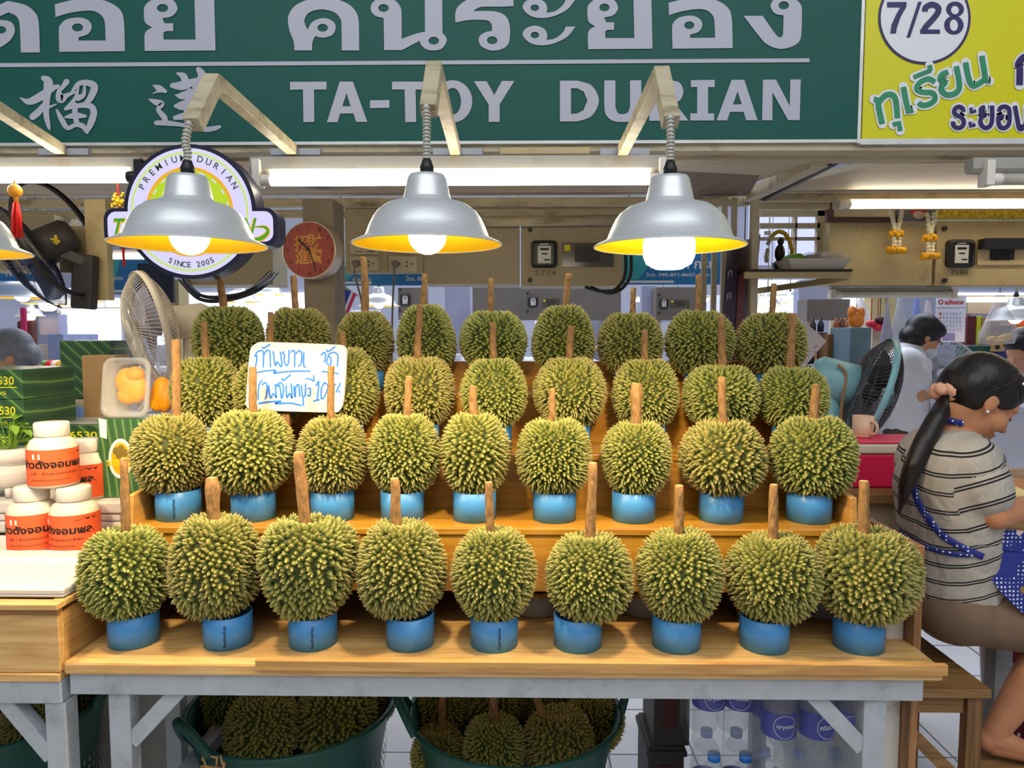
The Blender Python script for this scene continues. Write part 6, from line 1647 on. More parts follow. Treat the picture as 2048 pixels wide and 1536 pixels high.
def cabinet(lbl, px0, py0, px1, py1, Y, dep=.22, mat=None, met=None, brk=None, hood=False, group='electricity cabinets', handw=None):
    a, b, c0, e = rect_pix(px0, py0, px1, py1, Y)
    t = thing('meter_cabinet' if met else 'wall_cabinet', lbl, 'cabinet', ((a + b) / 2, Y, c0), group)
    MB().box(a, b, Y, Y + dep, c0, e).build('door_panel', mat or BEIGE, t, bevel=.003)
    if met: meter(t, met[0], met[1], met[2], met[3], Y)
    if brk:
        x0, y0, x1, y1 = brk
        f0, f1, g0, g1 = rect_pix(x0, y0, x1, y1, Y)
        mb = MB(); mb.box(f0, f1, Y - .012, Y + .001, g0, g1, 0); w_ = f1 - f0; h_ = g1 - g0
        mb.box(f0 + w_ * .25, f1 - w_ * .25, Y - .0135, Y - .012, g0 + h_ * .2, g1 - h_ * .15, 1)
        if hood: mb.slab([(f0, Y - .012, g1), (f0, Y - .07, g1), (f0, Y - .05, g1 - h_ * .4), (f0, Y - .012, g1 - h_ * .4)], (w_, 0, 0), 2)
        if hood:
            for k in range(6): mb.box(f0 + w_ * (.27 + k * .07), f0 + w_ * (.32 + k * .07), Y - .016, Y - .0135, g0 + h_ * .18, g0 + h_ * .5, 2)
        else: mb.box(f0 + w_ * .04, f0 + w_ * .16, Y - .0135, Y - .012, g1 - h_ * .35, g1 - h_ * .08, 3)
        mb.build('breaker_window', [GLASSY if not hood else (mat or BEIGE), DARK, METER, M('yellow_sticker', (222, 206, 30), .5)], t)
    if met:
        mb = MB()
        for py in (met[1] - met[3] * .9, met[1] + met[3] * .95):
            p = P(met[0] - 28 * (met[2] / 52), py, Y); mb.cyl(p, p + Vector((0, -.012, 0)), .011, n=12)
        mb.build('lock', DARK, t)
    if group == 'far cabinets':
        for x in (a + .04, b - .04): MB().box(x - .015, x + .015, Y + .05, Y + .08, 0, c0).build('post', CREAM, t)
    if handw:
        mb = MB(); text(mb, handw[0], handw[1], handw[2], handw[3], handw[4], lambda x, y: P(x, y, Y - .002)); mb.build('pencil_number', M('pencil_mark', (110, 98, 76), .7), t, fix=False)
    return t
cabinet('plain beige wall cabinet with sockets behind the middle lamp', 846, 447, 1039, 568, YM)
cabinet('beige meter cabinet behind the middle of the stall marked 5774', 1042, 447, 1247, 572, YM, met=(1088, 509, 52, 54), brk=(1124, 486, 1226, 534), handw=('5774', 1070, 551, 1112, 541))
t = cabinet('beige socket board beside the concrete pillar', 690, 405, 845, 546, YM - .02, .06)
OUT = M('ivory_socket_plate', (196, 184, 156), .4, 0, .03, 10)
for k, (x0, y0, x1, y1) in enumerate([(700, 478, 757, 509), (700, 513, 757, 541), (777, 478, 834, 505), (777, 512, 834, 544)]):
    pbox(MB(), x0, y0, x1, y1, YM - .034, .013).build('socket_plate' if k % 2 else 'switch_plate', OUT, t, bevel=.003)
    mb = MB()
    for q in range(2):
        cx_ = x0 + (x1 - x0) * (.3 + .42 * q); cy_ = (y0 + y1) / 2
        if k % 2: 
            for dx, dy in ((-4, -4), (-4, 4), (5, 0)): mb.poly([[P(cx_ + dx + a, cy_ + dy + b, YM - .035) for a, b in oval(0, 0, 2, 2, 8)]])
        else: mb.poly([[P(cx_ + a, cy_ + b, YM - .035) for a, b in ((-8, 9), (8, 9), (8, 10.5), (-8, 10.5))]])
    mb.build('socket_holes', DARK, t, fix=False)
for px, py, x2 in ((791, 528, 783), (713, 527, 690)):
    p = P(px, py, YM - .04)
    t2 = thing('power_plug', 'grey plug and cord in the socket %s' % ('nearer the middle lamp' if px > 750 else 'nearer the concrete pillar'), 'plug', tuple(p))
    MB().cyl(p + Vector((0, .005, 0)), p + Vector((0, -.04, 0)), .018, .014).build('plug', M('grey_plug', (124, 114, 102), .5), t2)
    MB().tube(smooth_line([tuple(p + Vector((0, -.04, 0))), tuple(P(px - 3, py + 25, YM - .06)), tuple(P(px - 6 if px > 750 else px + 12, 620, YM - .05)), tuple(P(x2 if px > 750 else 722, 730, YM - .05))], 6), .005, 6).build('cord', M('grey_plug', (124, 114, 102), .5), t2)
# cables
mb = MB()
t = thing('cable_loop', 'thick black cables looping down beside the marked meter cabinet', 'cable', tuple(P(1252, 480, 3.45)))
for dx in (0, 11): MB().tube(smooth_line([tuple(P(1250 + dx, 430, 3.46)), tuple(P(1251 + dx, 500, 3.45)), tuple(P(1250 + dx, 550, 3.44)), tuple(P(1232 + dx, 578, 3.44)), tuple(P(1205 + dx, 583 + dx * .3, 3.45)), tuple(P(1170 + dx, 574, 3.47))], 6), .008, 8).build('cable', BLACK, t)
t = thing('cable_loop', 'thick black cables looping below the round badge sign', 'cable', tuple(P(420, 560, 3.3)))
for dx in (0, 14): MB().tube(smooth_line([tuple(P(360, 545 + dx, 3.49)), tuple(P(400, 590 + dx * .6, 3.3)), tuple(P(460, 592 + dx * .5, 3.3)), tuple(P(505 + dx, 578, 3.3)), tuple(P(540 + dx, 545, 3.49))], 6), .009, 8).build('cable', BLACK, t)
cabinet('beige wall cabinet behind the badge sign', 362, 470, 545, 570, 3.5)
cabinet('beige wall box under the roof beam beside the black fan', -60, 430, 110, 540, 3.5, met=(40, 560, .1, .1) if 0 else None)
# pipes and duct along the beam
tag(MB().cyl(P(930, 444, 3.46), P(1240, 440, 3.46), .025).build('conduit_pipe', CREAM), 'cream pipe running above the marked meter cabinet', 'pipe')
mb = MB(); rg = random.Random(5)
for k in range(24):
    x = 960 + k * 11; h = rg.uniform(3, 13)
    o_ = pbox(MB(), x, 446 - h, x + rg.uniform(5, 10), 446, YM + .05, .06).build('stored_part', [M('grey_scrap_%d' % (k % 4), [(150, 146, 140), (70, 64, 58), (110, 96, 76), (40, 38, 36)][k % 4], .6)], origin=P(x, 446, YM + .05)); tag(o_, 'small dusty fitting stored on top of the marked meter cabinet', 'fitting', 'fittings on the meter cabinet')
# ---------------------------------------------------------------- blue banners
BANB = M('blue_banner_vinyl', (40, 128, 200), .45, 0, .12, 3); BANW = M('white_banner_print', (228, 236, 246), .5, var=.02); BANT = M('teal_banner_vinyl', (60, 176, 190), .45)
def banner(lbl, px0, py0, px1, py1, Y, texts, mat=BANB):
    a, b, c0, e = rect_pix(px0, py0, px1, py1, Y)
    t = thing('banner', lbl, 'banner', ((a + b) / 2, Y, c0), 'blue banners'); MB().box(a, b, Y, Y + .01, c0, e).build('vinyl', mat, t)
    mb = MB()
    for k, (s_, x0, y0, x1, y1) in enumerate(texts): text(mb, s_, x0, y0, x1, y1, lambda x, y: P(x, y, Y - .003), 0, .02)
    mb.poly([[P(x, y, Y - .002) for x, y in ((px0 + 4, py1 - 8), (px0 + (px1 - px0) * .4, py1 - 8), (px0 + (px1 - px0) * .4, py1 - 3), (px0 + 4, py1 - 3))]])
    mb.poly([[P(x, y, Y - .0015) for x, y in ((px0, py0), (px0 + (px1 - px0) * .3, py0), (px0 + (px1 - px0) * .12, py1 - 10), (px0, py1 - 10))]], 1)
    mb.build('banner_print', [BANW, BANT], t, fix=False)
    for x in (a + .03, b - .03): MB().cyl((x, Y + .005, e), (x, Y + .005, 6.2), .003, n=6).build('hanging_cord', DARK, t)
banner('blue banner with white Thai print behind the big bulb lamp', 1246, 500, 1500, 569, 3.9, [('ทิวแพค กรีน', 1300, 538, 1432, 516), ('โทร. 090-871-8607, 080-', 1292, 554, 1420, 545)])
banner('blue banner strip under the socket board', 672, 532, 850, 571, 3.8, [('โทร. 081', 812, 562, 850, 552), ('กรีนมาร์เก็ต', 706, 562, 742, 554)])
banner('blue banner at the frame edge behind the black fan', -150, 508, 86, 562, 3.9, [('NO.1', 12, 553, 48, 540)])
banner('blue banner beyond the ivory cage fan', 214, 520, 304, 588, 3.8, [('ทุเรียน', 228, 562, 246, 552)])
t = thing('black_board', 'dark navy board hanging below the badge sign', 'board', tuple(P(312, 565, 3.6))); pbox(MB(), 276, 527, 346, 605, 3.6, .02).build('board', M('navy_board', (34, 44, 70), .4), t); q_ = P(312, 530, 3.61); MB().cyl(q_, (q_.x, 3.61, 6.2), .003, n=6).build('hanging_cord', DARK, t)
# ---------------------------------------------------------------- slatted divider, dark poster, shelf
SLAT = M('cream_slat', (196, 184, 158), .6, 0, .06, 8, dirt=(120, 100, 70), dirt_amt=.4)
t = thing('slat_divider', 'divider of upright cream slats behind the big bulb lamp', 'divider', tuple(P(1440, 620, 3.25)))
for px in (1408, 1428, 1447, 1466):
    a, b, c0, e = rect_pix(px - 5, 395, px + 5, 790, 3.25); MB().box(a, b, 3.25, 3.27, c0, e).build('slat', SLAT, t)
a, b, c0, e = rect_pix(1400, 398, 1474, 410, 3.245); MB().box(a, b, 3.24, 3.28, c0, e).build('top_rail', SLAT, t)
struct(pbox(MB(), 1500, 398, 1514, 900, 3.05, .04).build('trim_11', SLAT))
t = thing('dark_poster', 'dark purple poster with a red figure hanging beside the shelf', 'poster', tuple(P(1480, 720, 3.0)))
pl = [(1455, 496, 3.0), (1521, 468, 3.2), (1500, 742, 3.2), (1436, 742, 3.0)]
MB().slab([P(*q) for q in pl], (0, .008, 0)).build('print', M('dark_purple_poster', (62, 52, 74), .35, 0, .25, 5), t)
q2 = lambda u, v: (P(1455, 496, 2.996) * (1 - u) + P(1521, 468, 3.196) * u) * (1 - v) + (P(1436, 742, 2.996) * (1 - u) + P(1500, 742, 3.196) * u) * v
mb = MB(); mb.poly([[q2(u, v) for u, v in spline([(.5, .2), (.62, .26), (.66, .5), (.62, .9), (.45, .9), (.42, .5), (.4, .28)], 4)]])
for k, (u, v) in enumerate(((.12, .22), (.78, .25), (.14, .4), (.82, .45), (.2, .75), (.78, .8))): text(mb, 'กขค'[k % 3], u - .06, v + .03, u + .08, v - .03, lambda x, y: q2(x, y) + Vector((0, -.002, 0)), 1, .02)
mb.build('poster_print', [M('maroon_print', (124, 44, 40), .5), M('pale_print', (170, 166, 186), .5)], t, fix=False)
ysx = 2.95
a, b, c0, e = rect_pix(1492, 541, 1705, 556, ysx)
t = thing('wall_shelf', 'dirty cream shelf with a dark top carrying the food tray', 'shelf', ((a + b) / 2, ysx, c0))
MB().box(a, b, ysx, ysx + .34, e - .004, e + .006).build('board', M('dark_shelf_top', (60, 42, 36), .5), t); MB().box(a, b - .004, ysx + .004, ysx + .03, c0, e - .005).build('front_rail', CREAM2, t)
MB().bar(P(1700, 556, ysx + .02), P(1500, 584, 3.3), .025, .025).build('strut', CREAM2, t)
zsh = e + .0065
p = P(1537, 530, 3.02); 
t = thing('water_bottle', 'clear water bottle standing on the wall shelf', 'bottle', (p.x, 3.04, zsh), world=False)
MB().lathe([(.001, .002), (.03, .002), (.033, .012)] + [(.033 - .002 * (k % 2), .02 + k * .01) for k in range(9)] + [(.033, .115), (.022, .14), (.013, .148), (.013, .152)], n=24).build('body', WATER, t); MB().cyl((0, 0, .152), (0, 0, .165), .014).build('cap', WHITE_PLASTIC, t)
p = P(1553, 530, 3.12)
t = thing('garlanded_figure', 'dark figurine under an arch of yellow flowers on the wall shelf', 'figurine', (p.x, 3.14, zsh), world=False)
MB().ell((0.02, 0, .03), (.028, .025, .03)).ell((.02, 0, .085), (.022, .02, .04)).ell((.022, -.002, .135), (.014, .014, .017)).cyl((.02, 0, 0), (.02, 0, .02), .03).build('statue', M('blackened_bronze', (46, 40, 26), .4, .4, .3, 40), t)
mb = MB(); rg = random.Random(6)
for k in range(46):
    a_ = math.pi * k / 45; mb.ell((.01 + .055 * math.cos(a_), -.02 + rg.uniform(-.006, .006), .07 + .105 * math.sin(a_) if a_ < 2.6 else .05 + .1 * math.sin(a_)), .0095, nu=6, nv=4)
mb.build('flower_arch', M('golden_flower', (206, 160, 20)), t)
a, b, c0, e = rect_pix(1575, 516, 1696, 537, 2.99)
t = thing('food_tray', 'white foam tray of packed food on the wall shelf', 'food tray', ((a + b) / 2, 3.05, zsh))
mb = MB(); lo = [(a + .02, 2.99), (b - .02, 2.99), (b - .02, 3.16), (a + .02, 3.16)]; hi_ = [(a - .004, 2.97), (b + .008, 2.97), (b + .008, 3.18), (a - .004, 3.18)]
mb.add([(x, y, zsh) for x, y in lo] + [(x, y, zsh + .045) for x, y in hi_], [(3, 2, 1, 0)] + [(k, (k + 1) % 4, (k + 1) % 4 + 4, k + 4) for k in range(4)]); mb.build('tray', FOAM, t)
for k, (cl, nm_) in enumerate((((110, 176, 60), 'greens'), ((132, 84, 40), 'brown_food'), ((214, 190, 150), 'noodles'))):
    x = a + .045 + (b - a - .09) * k / 2; MB().ell((x, 3.06, zsh + .045), (.042, .06, .026)).ell((x + .015, 3.03, zsh + .05), (.025, .03, .022)).build(nm_, M('food_%d' % k, cl, .5, 0, .3, 40), t)
MB().box(a + .09, b - .01, 3.0, 3.15, zsh + .046, zsh + .074).build('clear_cover', CLEAR2, t)
# lattice window behind the shelf
t = thing('lattice_frame', 'cream lattice frame behind the wall shelf', 'frame', tuple(P(1580, 520, 3.6)))
for x0, y0, x1, y1 in ((1520, 416, 1655, 432), (1520, 446, 1640, 456), (1520, 474, 1640, 480), (1634, 400, 1660, 560), (1590, 432, 1594, 520)):
    pbox(MB(), x0, y0, x1, y1, 3.55, .03).build('bar', SLAT, t)
# ---------------------------------------------------------------- yellow-sign stall wall
cabinet('large dirty cream panel behind the two flower garlands', 1658, 440, 1866, 571, 3.46, .1, CREAM2)
cabinet('dirty cream meter cabinet with hooded breaker marked 7184', 1872, 440, 2400, 571, 3.46, .1, CREAM2, met=(1917, 508, 54, 56), brk=(1952, 480, 2050, 530), hood=True, handw=('7184', 1902, 550, 1936, 539))
BRF = wood('dark_brown_frame', (60, 38, 28), (92, 60, 44), 'X', knots=False)
t = thing('photo_frame', 'dark brown wooden frame above the cream panel', 'frame', tuple(P(1720, 440, 3.44)))
for x0, y0, x1, y1 in ((1655, 434, 1800, 444), (1655, 398, 1668, 434)): pbox(MB(), x0, y0, x1, y1, 3.425, .03).build('frame_bar', BRF, t)
pbox(MB(), 1668, 420, 1800, 434, 3.445, .01).build('mount', M('pale_mount', (226, 212, 176), .6), t)
t = thing('portrait_picture', 'grey and red picture hanging under the long lit tube', 'picture', tuple(P(1830, 440, 3.42))); pbox(MB(), 1794, 412, 1872, 442, 3.43, .012).build('print', M('grey_picture', (120, 118, 124), .4, 0, .4, 6), t)
mb = MB(); mb.poly([[P(x, y, 3.428) for x, y in oval(1838, 424, 17, 9, 20)]], 0); mb.poly([[P(x, y, 3.427) for x, y in oval(1838, 430, 12, 8, 20)]], 1); mb.build('picture_print', [M('red_print', (190, 54, 50), .5), M('cream_print', (216, 196, 176), .5)], t, fix=False)
t = thing('wall_ornament', 'yellow brocade strip above the marked cream cabinet', 'ornament', tuple(P(1950, 436, 3.43))); pbox(MB(), 1876, 416, 2300, 437, 3.43, .02).build('strip', M('yellow_brocade', (196, 168, 40), .5, 0, .5, 60), t)
for k, (px, y0, y1) in enumerate(((1793, 424, 503), (1861, 428, 515))):
    Yg = 3.40; top = P(px, y0, Yg)
    t = thing('flower_garland', ['jasmine garland hanging on the large cream panel', 'jasmine garland hanging at the seam beside the marked cream cabinet'][k], 'garland', tuple(top), 'jasmine garlands')
    mb = MB(); rg = random.Random(k)
    for s_ in (-1, 1):
        for q in range(9):
            u = q / 8; x = px + s_ * (8 * (1 - u) + 2.5) * (1 if k == 0 else .6); mb.ell(P(x + rg.uniform(-1, 1), y0 + (y1 - y0) * .5 * u, Yg), .011, nu=8, nv=6)
            if q < 5: mb.ell(P(px + s_ * 4 + rg.uniform(-1, 1), y0 + (y1 - y0) * (.6 + .32 * q / 4), Yg), .012, nu=8, nv=6)
    mb.build('white_buds', M('jasmine_bud', (236, 226, 190), .6, 0, .1, 30), t)
    for yy, rr, n_ in ((.55, .024, 16), (.97, .036, 26)):
        mb = MB()
        for q in range(n_):
            a_ = 6.283 * q / n_; mb.ell(P(px, y0 + (y1 - y0) * yy, Yg) + Vector((rr * math.cos(a_), .5 * rr * math.sin(a_), rg.uniform(-.008, .008))), .0125, nu=8, nv=6)
        mb.build('marigold_ring', M('marigold', (232, 166, 12), .7, 0, .2, 50), t)
t = batten('unlit old batten under the cream panel behind the white shirted worker', 1668, 574, 1905, 584, 589, 3.5, tube_px=(1682, 1892), group=None)
for c_ in t.children:
    if c_.name.startswith('tube'): c_.data.materials[0] = WHITE_PLASTIC
# ================================================================ the hall beyond
def far_lamp(px, py, Y, lbl, R=.15, kind='globe'):
    t = thing('hanging_lamp', lbl, 'lamp', tuple(P(px, py, Y)), 'distant work lamps', world=False)
    lamp_head(t, R, kind, BULB_FAR)
    MB().cyl((0, 0, .168 * R / .15), (0, 0, 6.2 - P(px, py, Y).z), .007).build('conduit', CREAM, t)
    return t
for a in [(45, 596, 4.2, 'distant silver lamp with yellow rim at the frame edge above the grey haired person', .17), (96, 608, 4.6, 'distant lamp with a large round bulb left of the cage fan', .15, 'big'), (160, 603, 4.9, 'distant lamp half hidden by the black fan bracket', .16), (60, 632, 6.2, 'small distant lamp below the frame edge lamp', .12, 'big'),
          (758, 612, 5.2, 'distant lamp beside the striped flag', .15), (1027, 614, 8.5, 'tiny distant lamp with yellow rim behind the top step', .14), (538, 590, 6.0, 'distant lamp left of the concrete pillar', .13, 'big'), (480, 604, 5.6, 'distant lamp behind the first top step durian', .15), (1535, 612, 7.0, 'distant lamp glowing behind the last top step durian', .14, 'big'), (1580, 606, 7.6, 'distant lamp with yellow rim right of the last top step durian', .13), (2030, 641, 4.6, 'distant cream lamp over the snack boxes at the frame edge', .16)]:
    far_lamp(*a)
for k, a in enumerate([(980, 596, 1060, 601, 604, 9.0, 'far lit tube behind the domed durian'), (120, 614, 330, 619, 623, 8.0, 'far lit tube left of the ivory cage fan'), (215, 500, 330, 508, 513, 5.0, 'lit tube behind the badge sign'), (1920, 590, 2300, 596, 600, 6.0, 'lit tube behind the calendar'), (1520, 588, 1600, 593, 597, 9.0, 'far lit tube behind the last top step durian'), (1265, 592, 1420, 597, 601, 10.0, 'far lit tube behind the short stalked durian')]):
    batten(a[6], a[0], a[1], a[2], a[3], a[4], a[5], tube_px=(a[0] + 4, a[2] - 4), group='far batten lights')
    hb = sc.objects[[o.name for o in sc.objects if o.get('label') == a[6]][0]]; hl = Vector(hb['_w'])
    for dx in (-.1, .1): MB().cyl((hl.x + dx, a[5] + .03, hl.z + .01), (hl.x + dx, a[5] + .03, 6.2), .004, n=6).build('hanger', DARK, hb)
# distant cabinets, posts and counters
GREYB = M('grey_brown_board', (112, 104, 98), .6, 0, .1, 5); LAV = M('lavender_grey_board', (156, 158, 186), .6, 0, .08, 4)
cabinet('far grey cabinet with a meter behind the domed durian', 945, 574, 1242, 640, 6.0, .2, GREYB, met=(1066, 604, 20, 20), brk=(1085, 598, 1120, 614), group='far cabinets')
cabinet('far beige cabinet with a meter behind the olive durian', 1312, 574, 1398, 640, 6.0, .2, GREYB, met=(1327, 607, 17, 20), brk=(1340, 600, 1378, 614), group='far cabinets')
cabinet('far grey cabinet with a meter right of the striped flag', 796, 575, 850, 640, 5.6, .2, GREYB, met=(811, 600, 20, 23), group='far cabinets')
cabinet('far grey panel beside the lattice behind the tilted leaflet', 1614, 598, 1700, 640, 5.5, .2, GREYB, group='far cabinets')
cabinet('far brown cabinet at the frame edge above the snack boxes', 1935, 604, 2300, 628, 6.2, .2, GREYB, group='far cabinets')
cabinet('far lavender board above the worker', 1600, 560, 1680, 598, 6.6, .1, LAV, group='far cabinets')
for k, (x0, x1, y0, y1, Y, m) in enumerate([(890, 940, 572, 760, 6.4, LAV), (950, 986, 576, 720, 6.6, CONCRETE), (1283, 1312, 572, 740, 6.2, LAV), (1740, 1790, 575, 760, 5.6, CREAM2), (345, 362, 560, 900, 3.9, CREAM2), (78, 118, 628, 670, 6.4, LAV), (1596, 1612, 575, 720, 6.2, LAV)]):
    struct(pbox(MB(), x0, y0, x1, y1, Y, .12).build('pillar_%d' % (k + 2), m))
def far_table(lbl, px0, px1, py, Y, mat, dep=.7):
    a = P(px0, py, Y); b = P(px1, py, Y)
    t = thing('market_table', lbl, 'table', ((a.x + b.x) / 2, Y + dep / 2, 0), 'market tables beyond')
    MB().box(a.x, b.x, Y, Y + dep, a.z - .03, a.z).build('table_top', mat, t); MB().box(a.x + .02, b.x - .02, Y + .03, Y + .05, .35, a.z - .031).build('front_cloth', mat, t)
    for x in (a.x + .05, b.x - .05):
        for y in (Y + .07, Y + dep - .05): MB().box(x - .02, x + .02, y - .02, y + .02, 0, a.z - .031).build('leg', GREYSTEEL, t)
    return a.z
WT = M('white_table_cover', (206, 206, 220), .4, 0, .04, 5)
z1_ = far_table('white covered market table behind the top step durians', 640, 1200, 722, 4.6, WT, .9)
z2_ = far_table('dark market table behind the tilted leaflet', 1585, 1760, 742, 4.3, M('dark_table_top', (76, 72, 76), .4, 0, .2, 8))
z3_ = far_table('white table with pink edge beyond the seated person', 1985, 2400, 815, 4.0, WT, .8)
z4_ = far_table('far white table left of the green boxes', -200, 250, 742, 4.6, WT, .8)
z5_ = far_table('dark shelf table under the snack boxes', 1900, 2300, 752, 5.4, M('dark_table_top', (76, 72, 76)), .6)
z6_ = far_table('market table under the workers hands', 1868, 2010, 835, 4.75, WT, .5)
# striped flag
t = thing('flag', 'red white and blue striped flag beside the concrete pillar', 'flag', tuple(P(692, 640, 4.0)))
for k, (m, x0, x1) in enumerate((((214, 60, 90), 676, 684), ((226, 226, 240), 684, 690), ((40, 60, 160), 690, 702), ((226, 226, 240), 702, 707), ((214, 50, 80), 707, 713))):
    sl = MB().slab([P(x0, 574 + (x0 - 676) * .35, 4.0), P(x1, 574 + (x1 - 676) * .35, 4.0), P(x1 - 20, 634, 4.02), P(x0 - 20, 634, 4.02)], (0, .006, 0)); sl.build('stripe', M('flag_%d' % k, m, .6), t)
MB().cyl(P(716, 592, 4.01), P(670, 560, 4.01), .006).build('flag_pole', CREAM, t)
q_ = P(688, 405, 4.03); struct(MB().cyl((q_.x, 4.03, 0), (q_.x, 4.03, q_.z), .016).build('trim_15', GREYSTEEL))
# tilted leaflet, goods, bags, calendar
t = thing('leaflet', 'tilted pale leaflet with pink and red print beside the last top step durian', 'leaflet', tuple(P(1610, 730, 3.4)))
lf = [(1606, 640), (1653, 682), (1612, 730), (1570, 735), (1590, 690)]
MB().slab([P(x, y, 3.4) for x, y in lf], (0, .004, 0)).build('paper', M('pale_paper', (226, 216, 222), .5, 0, .04, 8), t)
mb = MB(); rg = random.Random(8)
for k in range(22):
    x = rg.uniform(1592, 1632); y = rg.uniform(682, 722); mb.poly([[P(x + a, y + b, 3.398 - k * 2e-5) for a, b in ((0, 0), (4, 1), (4, 3), (0, 2))]], k % 2)
mb.poly([[P(x, y, 3.397) for x, y in ((1603, 650), (1610, 655), (1610, 674), (1604, 672))]], 1); mb.build('leaflet_print', [M('pink_print', (226, 130, 170), .5), M('red_leaflet_print', (214, 40, 50), .5)], t, fix=False)
q_ = P(1632, 700, 3.41); MB().cyl(q_, (q_.x, 3.41, 0), .005).build('stick', CARD, t)
t = thing('calendar', 'white wall calendar with red heading behind the worker', 'calendar', tuple(P(1900, 685, 4.9)))
pbox(MB(), 1872, 592, 1931, 684, 4.9, .008).build('sheet', M('calendar_paper', (222, 222, 236), .5, var=.02), t)
mb = MB(); f_ = lambda x, y: P(x, y, 4.897)
text(mb, 'แม่กิมฮวย', 1890, 609, 1927, 599, f_, 0, .04); mb.poly([[f_(x, y) for x, y in oval(1882, 604, 5, 5, 20)], [f_(x, y) for x, y in oval(1882, 604, 3, 3, 20)]], 0)
mb.poly([[f_(x, y) for x, y in ((1873, 615), (1930, 615), (1930, 616), (1873, 616))]], 1); mb.poly([[f_(x, y) for x, y in ((1886, 666), (1910, 666), (1910, 681), (1886, 681))]], 2)
for r_ in range(5):
    for q in range(7): text(mb, str(r_ * 7 + q + 1), 1879 + q * 6.6, 630 + r_ * 8, 1883 + q * 6.6, 625 + r_ * 8, f_, 0 if q == 0 else 1)
mb.build('calendar_print', [M('red_print', (190, 54, 50)), M('grey_print', (130, 134, 160), .5), M('lilac_print', (150, 140, 190), .5)], t, fix=False)
def hang_bag(lbl, px, y0, y1, w_, Y, col, a_=.55):
    t = thing('plastic_bag', lbl, 'bag', tuple(P(px, y0, Y)), 'hanging plastic bags')
    top = P(px, y0, Y); h = (top.z - P(px, y1, Y).z); R_ = S(w_ / 2, Y); rg = random.Random(px)
    pr = [(R_ * .12, 0), (R_ * .25, -h * .08), (R_ * .35, -h * .25), (R_ * .7, -h * .5), (R_, -h * .8), (R_ * .9, -h * .97), (.001, -h)]
    n = 18; vs = []; 
    for r, z in pr:
        for k in range(n):
            an = 6.283 * k / n; rr = r * (1 + .16 * math.sin(an * 5 + z * 20) + rg.uniform(-.05, .05)); vs.append(top + Vector((rr * math.cos(an), rr * .6 * math.sin(an), z)))
    MB().add(vs, [(i * n + k, i * n + (k + 1) % n, (i + 1) * n + (k + 1) % n, (i + 1) * n + k) for i in range(len(pr) - 1) for k in range(n)], 0, True).build('film', M('bag_%d_%d' % (px, y0), col, .3, 0, .1, 10, alpha=a_), t)
    MB().cyl(top, (top.x, top.y, 6.2), .002, n=5).build('hanging_cord', DARK, t)
    return t
for a in [('blue plastic bag hanging behind the worker', 1834, 590, 690, 30, 4.8, (140, 160, 232), .85), ('clear plastic bag hanging left of the blue bag', 1800, 588, 690, 32, 4.7, (206, 206, 214), .6), ('white plastic bag hanging above the workers head', 1856, 600, 690, 34, 4.95, (216, 206, 206), .6), ('narrow grey plastic bag hanging over the cage of the teal fan', 1775, 600, 700, 22, 4.7, (170, 170, 190), .6), ('clear bag of yellow bread hanging under the cream lamp', 2000, 585, 690, 70, 4.3, (216, 216, 226), .4), ('white bag hanging over the bright opening', 1722, 590, 650, 34, 5.4, (236, 236, 246), .8), ('white bag hanging right of the orange figure', 1690, 605, 655, 30, 5.6, (226, 228, 240), .8)]: hang_bag(*a)
t = thing('bread_loaf', 'yellow bread inside the clear bag under the cream lamp', 'food', tuple(P(1995, 685, 4.3))); MB().ell(P(1985, 680, 4.3), (.035, .03, .025)).ell(P(2008, 676, 4.3), (.05, .03, .022), Matrix.Rotation(-.3, 3, 'Y')).ell(P(1998, 684, 4.28), (.04, .025, .018)).build('loaf', M('yellow_bread', (226, 186, 84), .6, 0, .2, 30), t)
def small_box(lbl, px0, py0, px1, py1, Y, dep, col, grp, name='goods_box', cat='box', rough=.5):
    a, b, c0, e = rect_pix(px0, py0, px1, py1, Y)
    if name in ('grey_cabinet', 'beige_crate', 'cream_carton', 'bucket', 'plastic_crate'): c0 = 0
    return tag(MB().box(a, b, Y, Y + dep, c0, e).build(name, M('goods_%d_%d_%d' % col, col, rough, 0, .12, 12), bevel=.004, origin=((a + b) / 2, Y, c0)), lbl, cat, grp)
gb = [('maroon', (1934, 632, 1952, 690), (92, 30, 34)), ('lime', (1953, 632, 1962, 690), (196, 200, 40)), ('tan', (1963, 634, 1980, 690), (176, 130, 76)), ('dark red', (1981, 640, 1998, 690), (120, 36, 30)), ('orange', (2026, 648, 2050, 690), (226, 120, 30)), ('red', (2051, 640, 2080, 690), (200, 30, 34)), ('brown', (1999, 650, 2025, 690), (70, 50, 42))]
for nm_, q, col in gb: small_box('%s snack box on the dark shelf table behind the hanging bread' % nm_, *q, 5.5, .2, col, 'snack boxes', 'snack_box')
small_box('dark green cushion like box under the snack boxes', 1936, 692, 1990, 742, 5.42, .16, (26, 74, 60), 'stacked covers'); small_box('dark blue box under the snack boxes', 1991, 700, 2060, 742, 5.42, .16, (36, 52, 110), 'stacked covers')
t = thing('brown_card', 'tan card with a black round mark in front of the dark blue box', 'card', tuple(P(1995, 705, 5.38))); pbox(MB(), 1982, 685, 2009, 703, 5.38, .006).build('card', CARD, t); mb = MB(); mb.poly([[P(x, y, 5.378) for x, y in oval(1995, 694, 5, 5, 18)]]); mb.build('mark', INK, t)
small_box('brown wooden box on the dark market table', 1655, 668, 1698, 720, 4.75, .25, (128, 88, 54), None, 'wooden_box'); small_box('blue grey plastic crate beside the wooden box', 1700, 655, 1742, 742, 4.5, .3, (96, 118, 128), None, 'plastic_crate', 'crate')
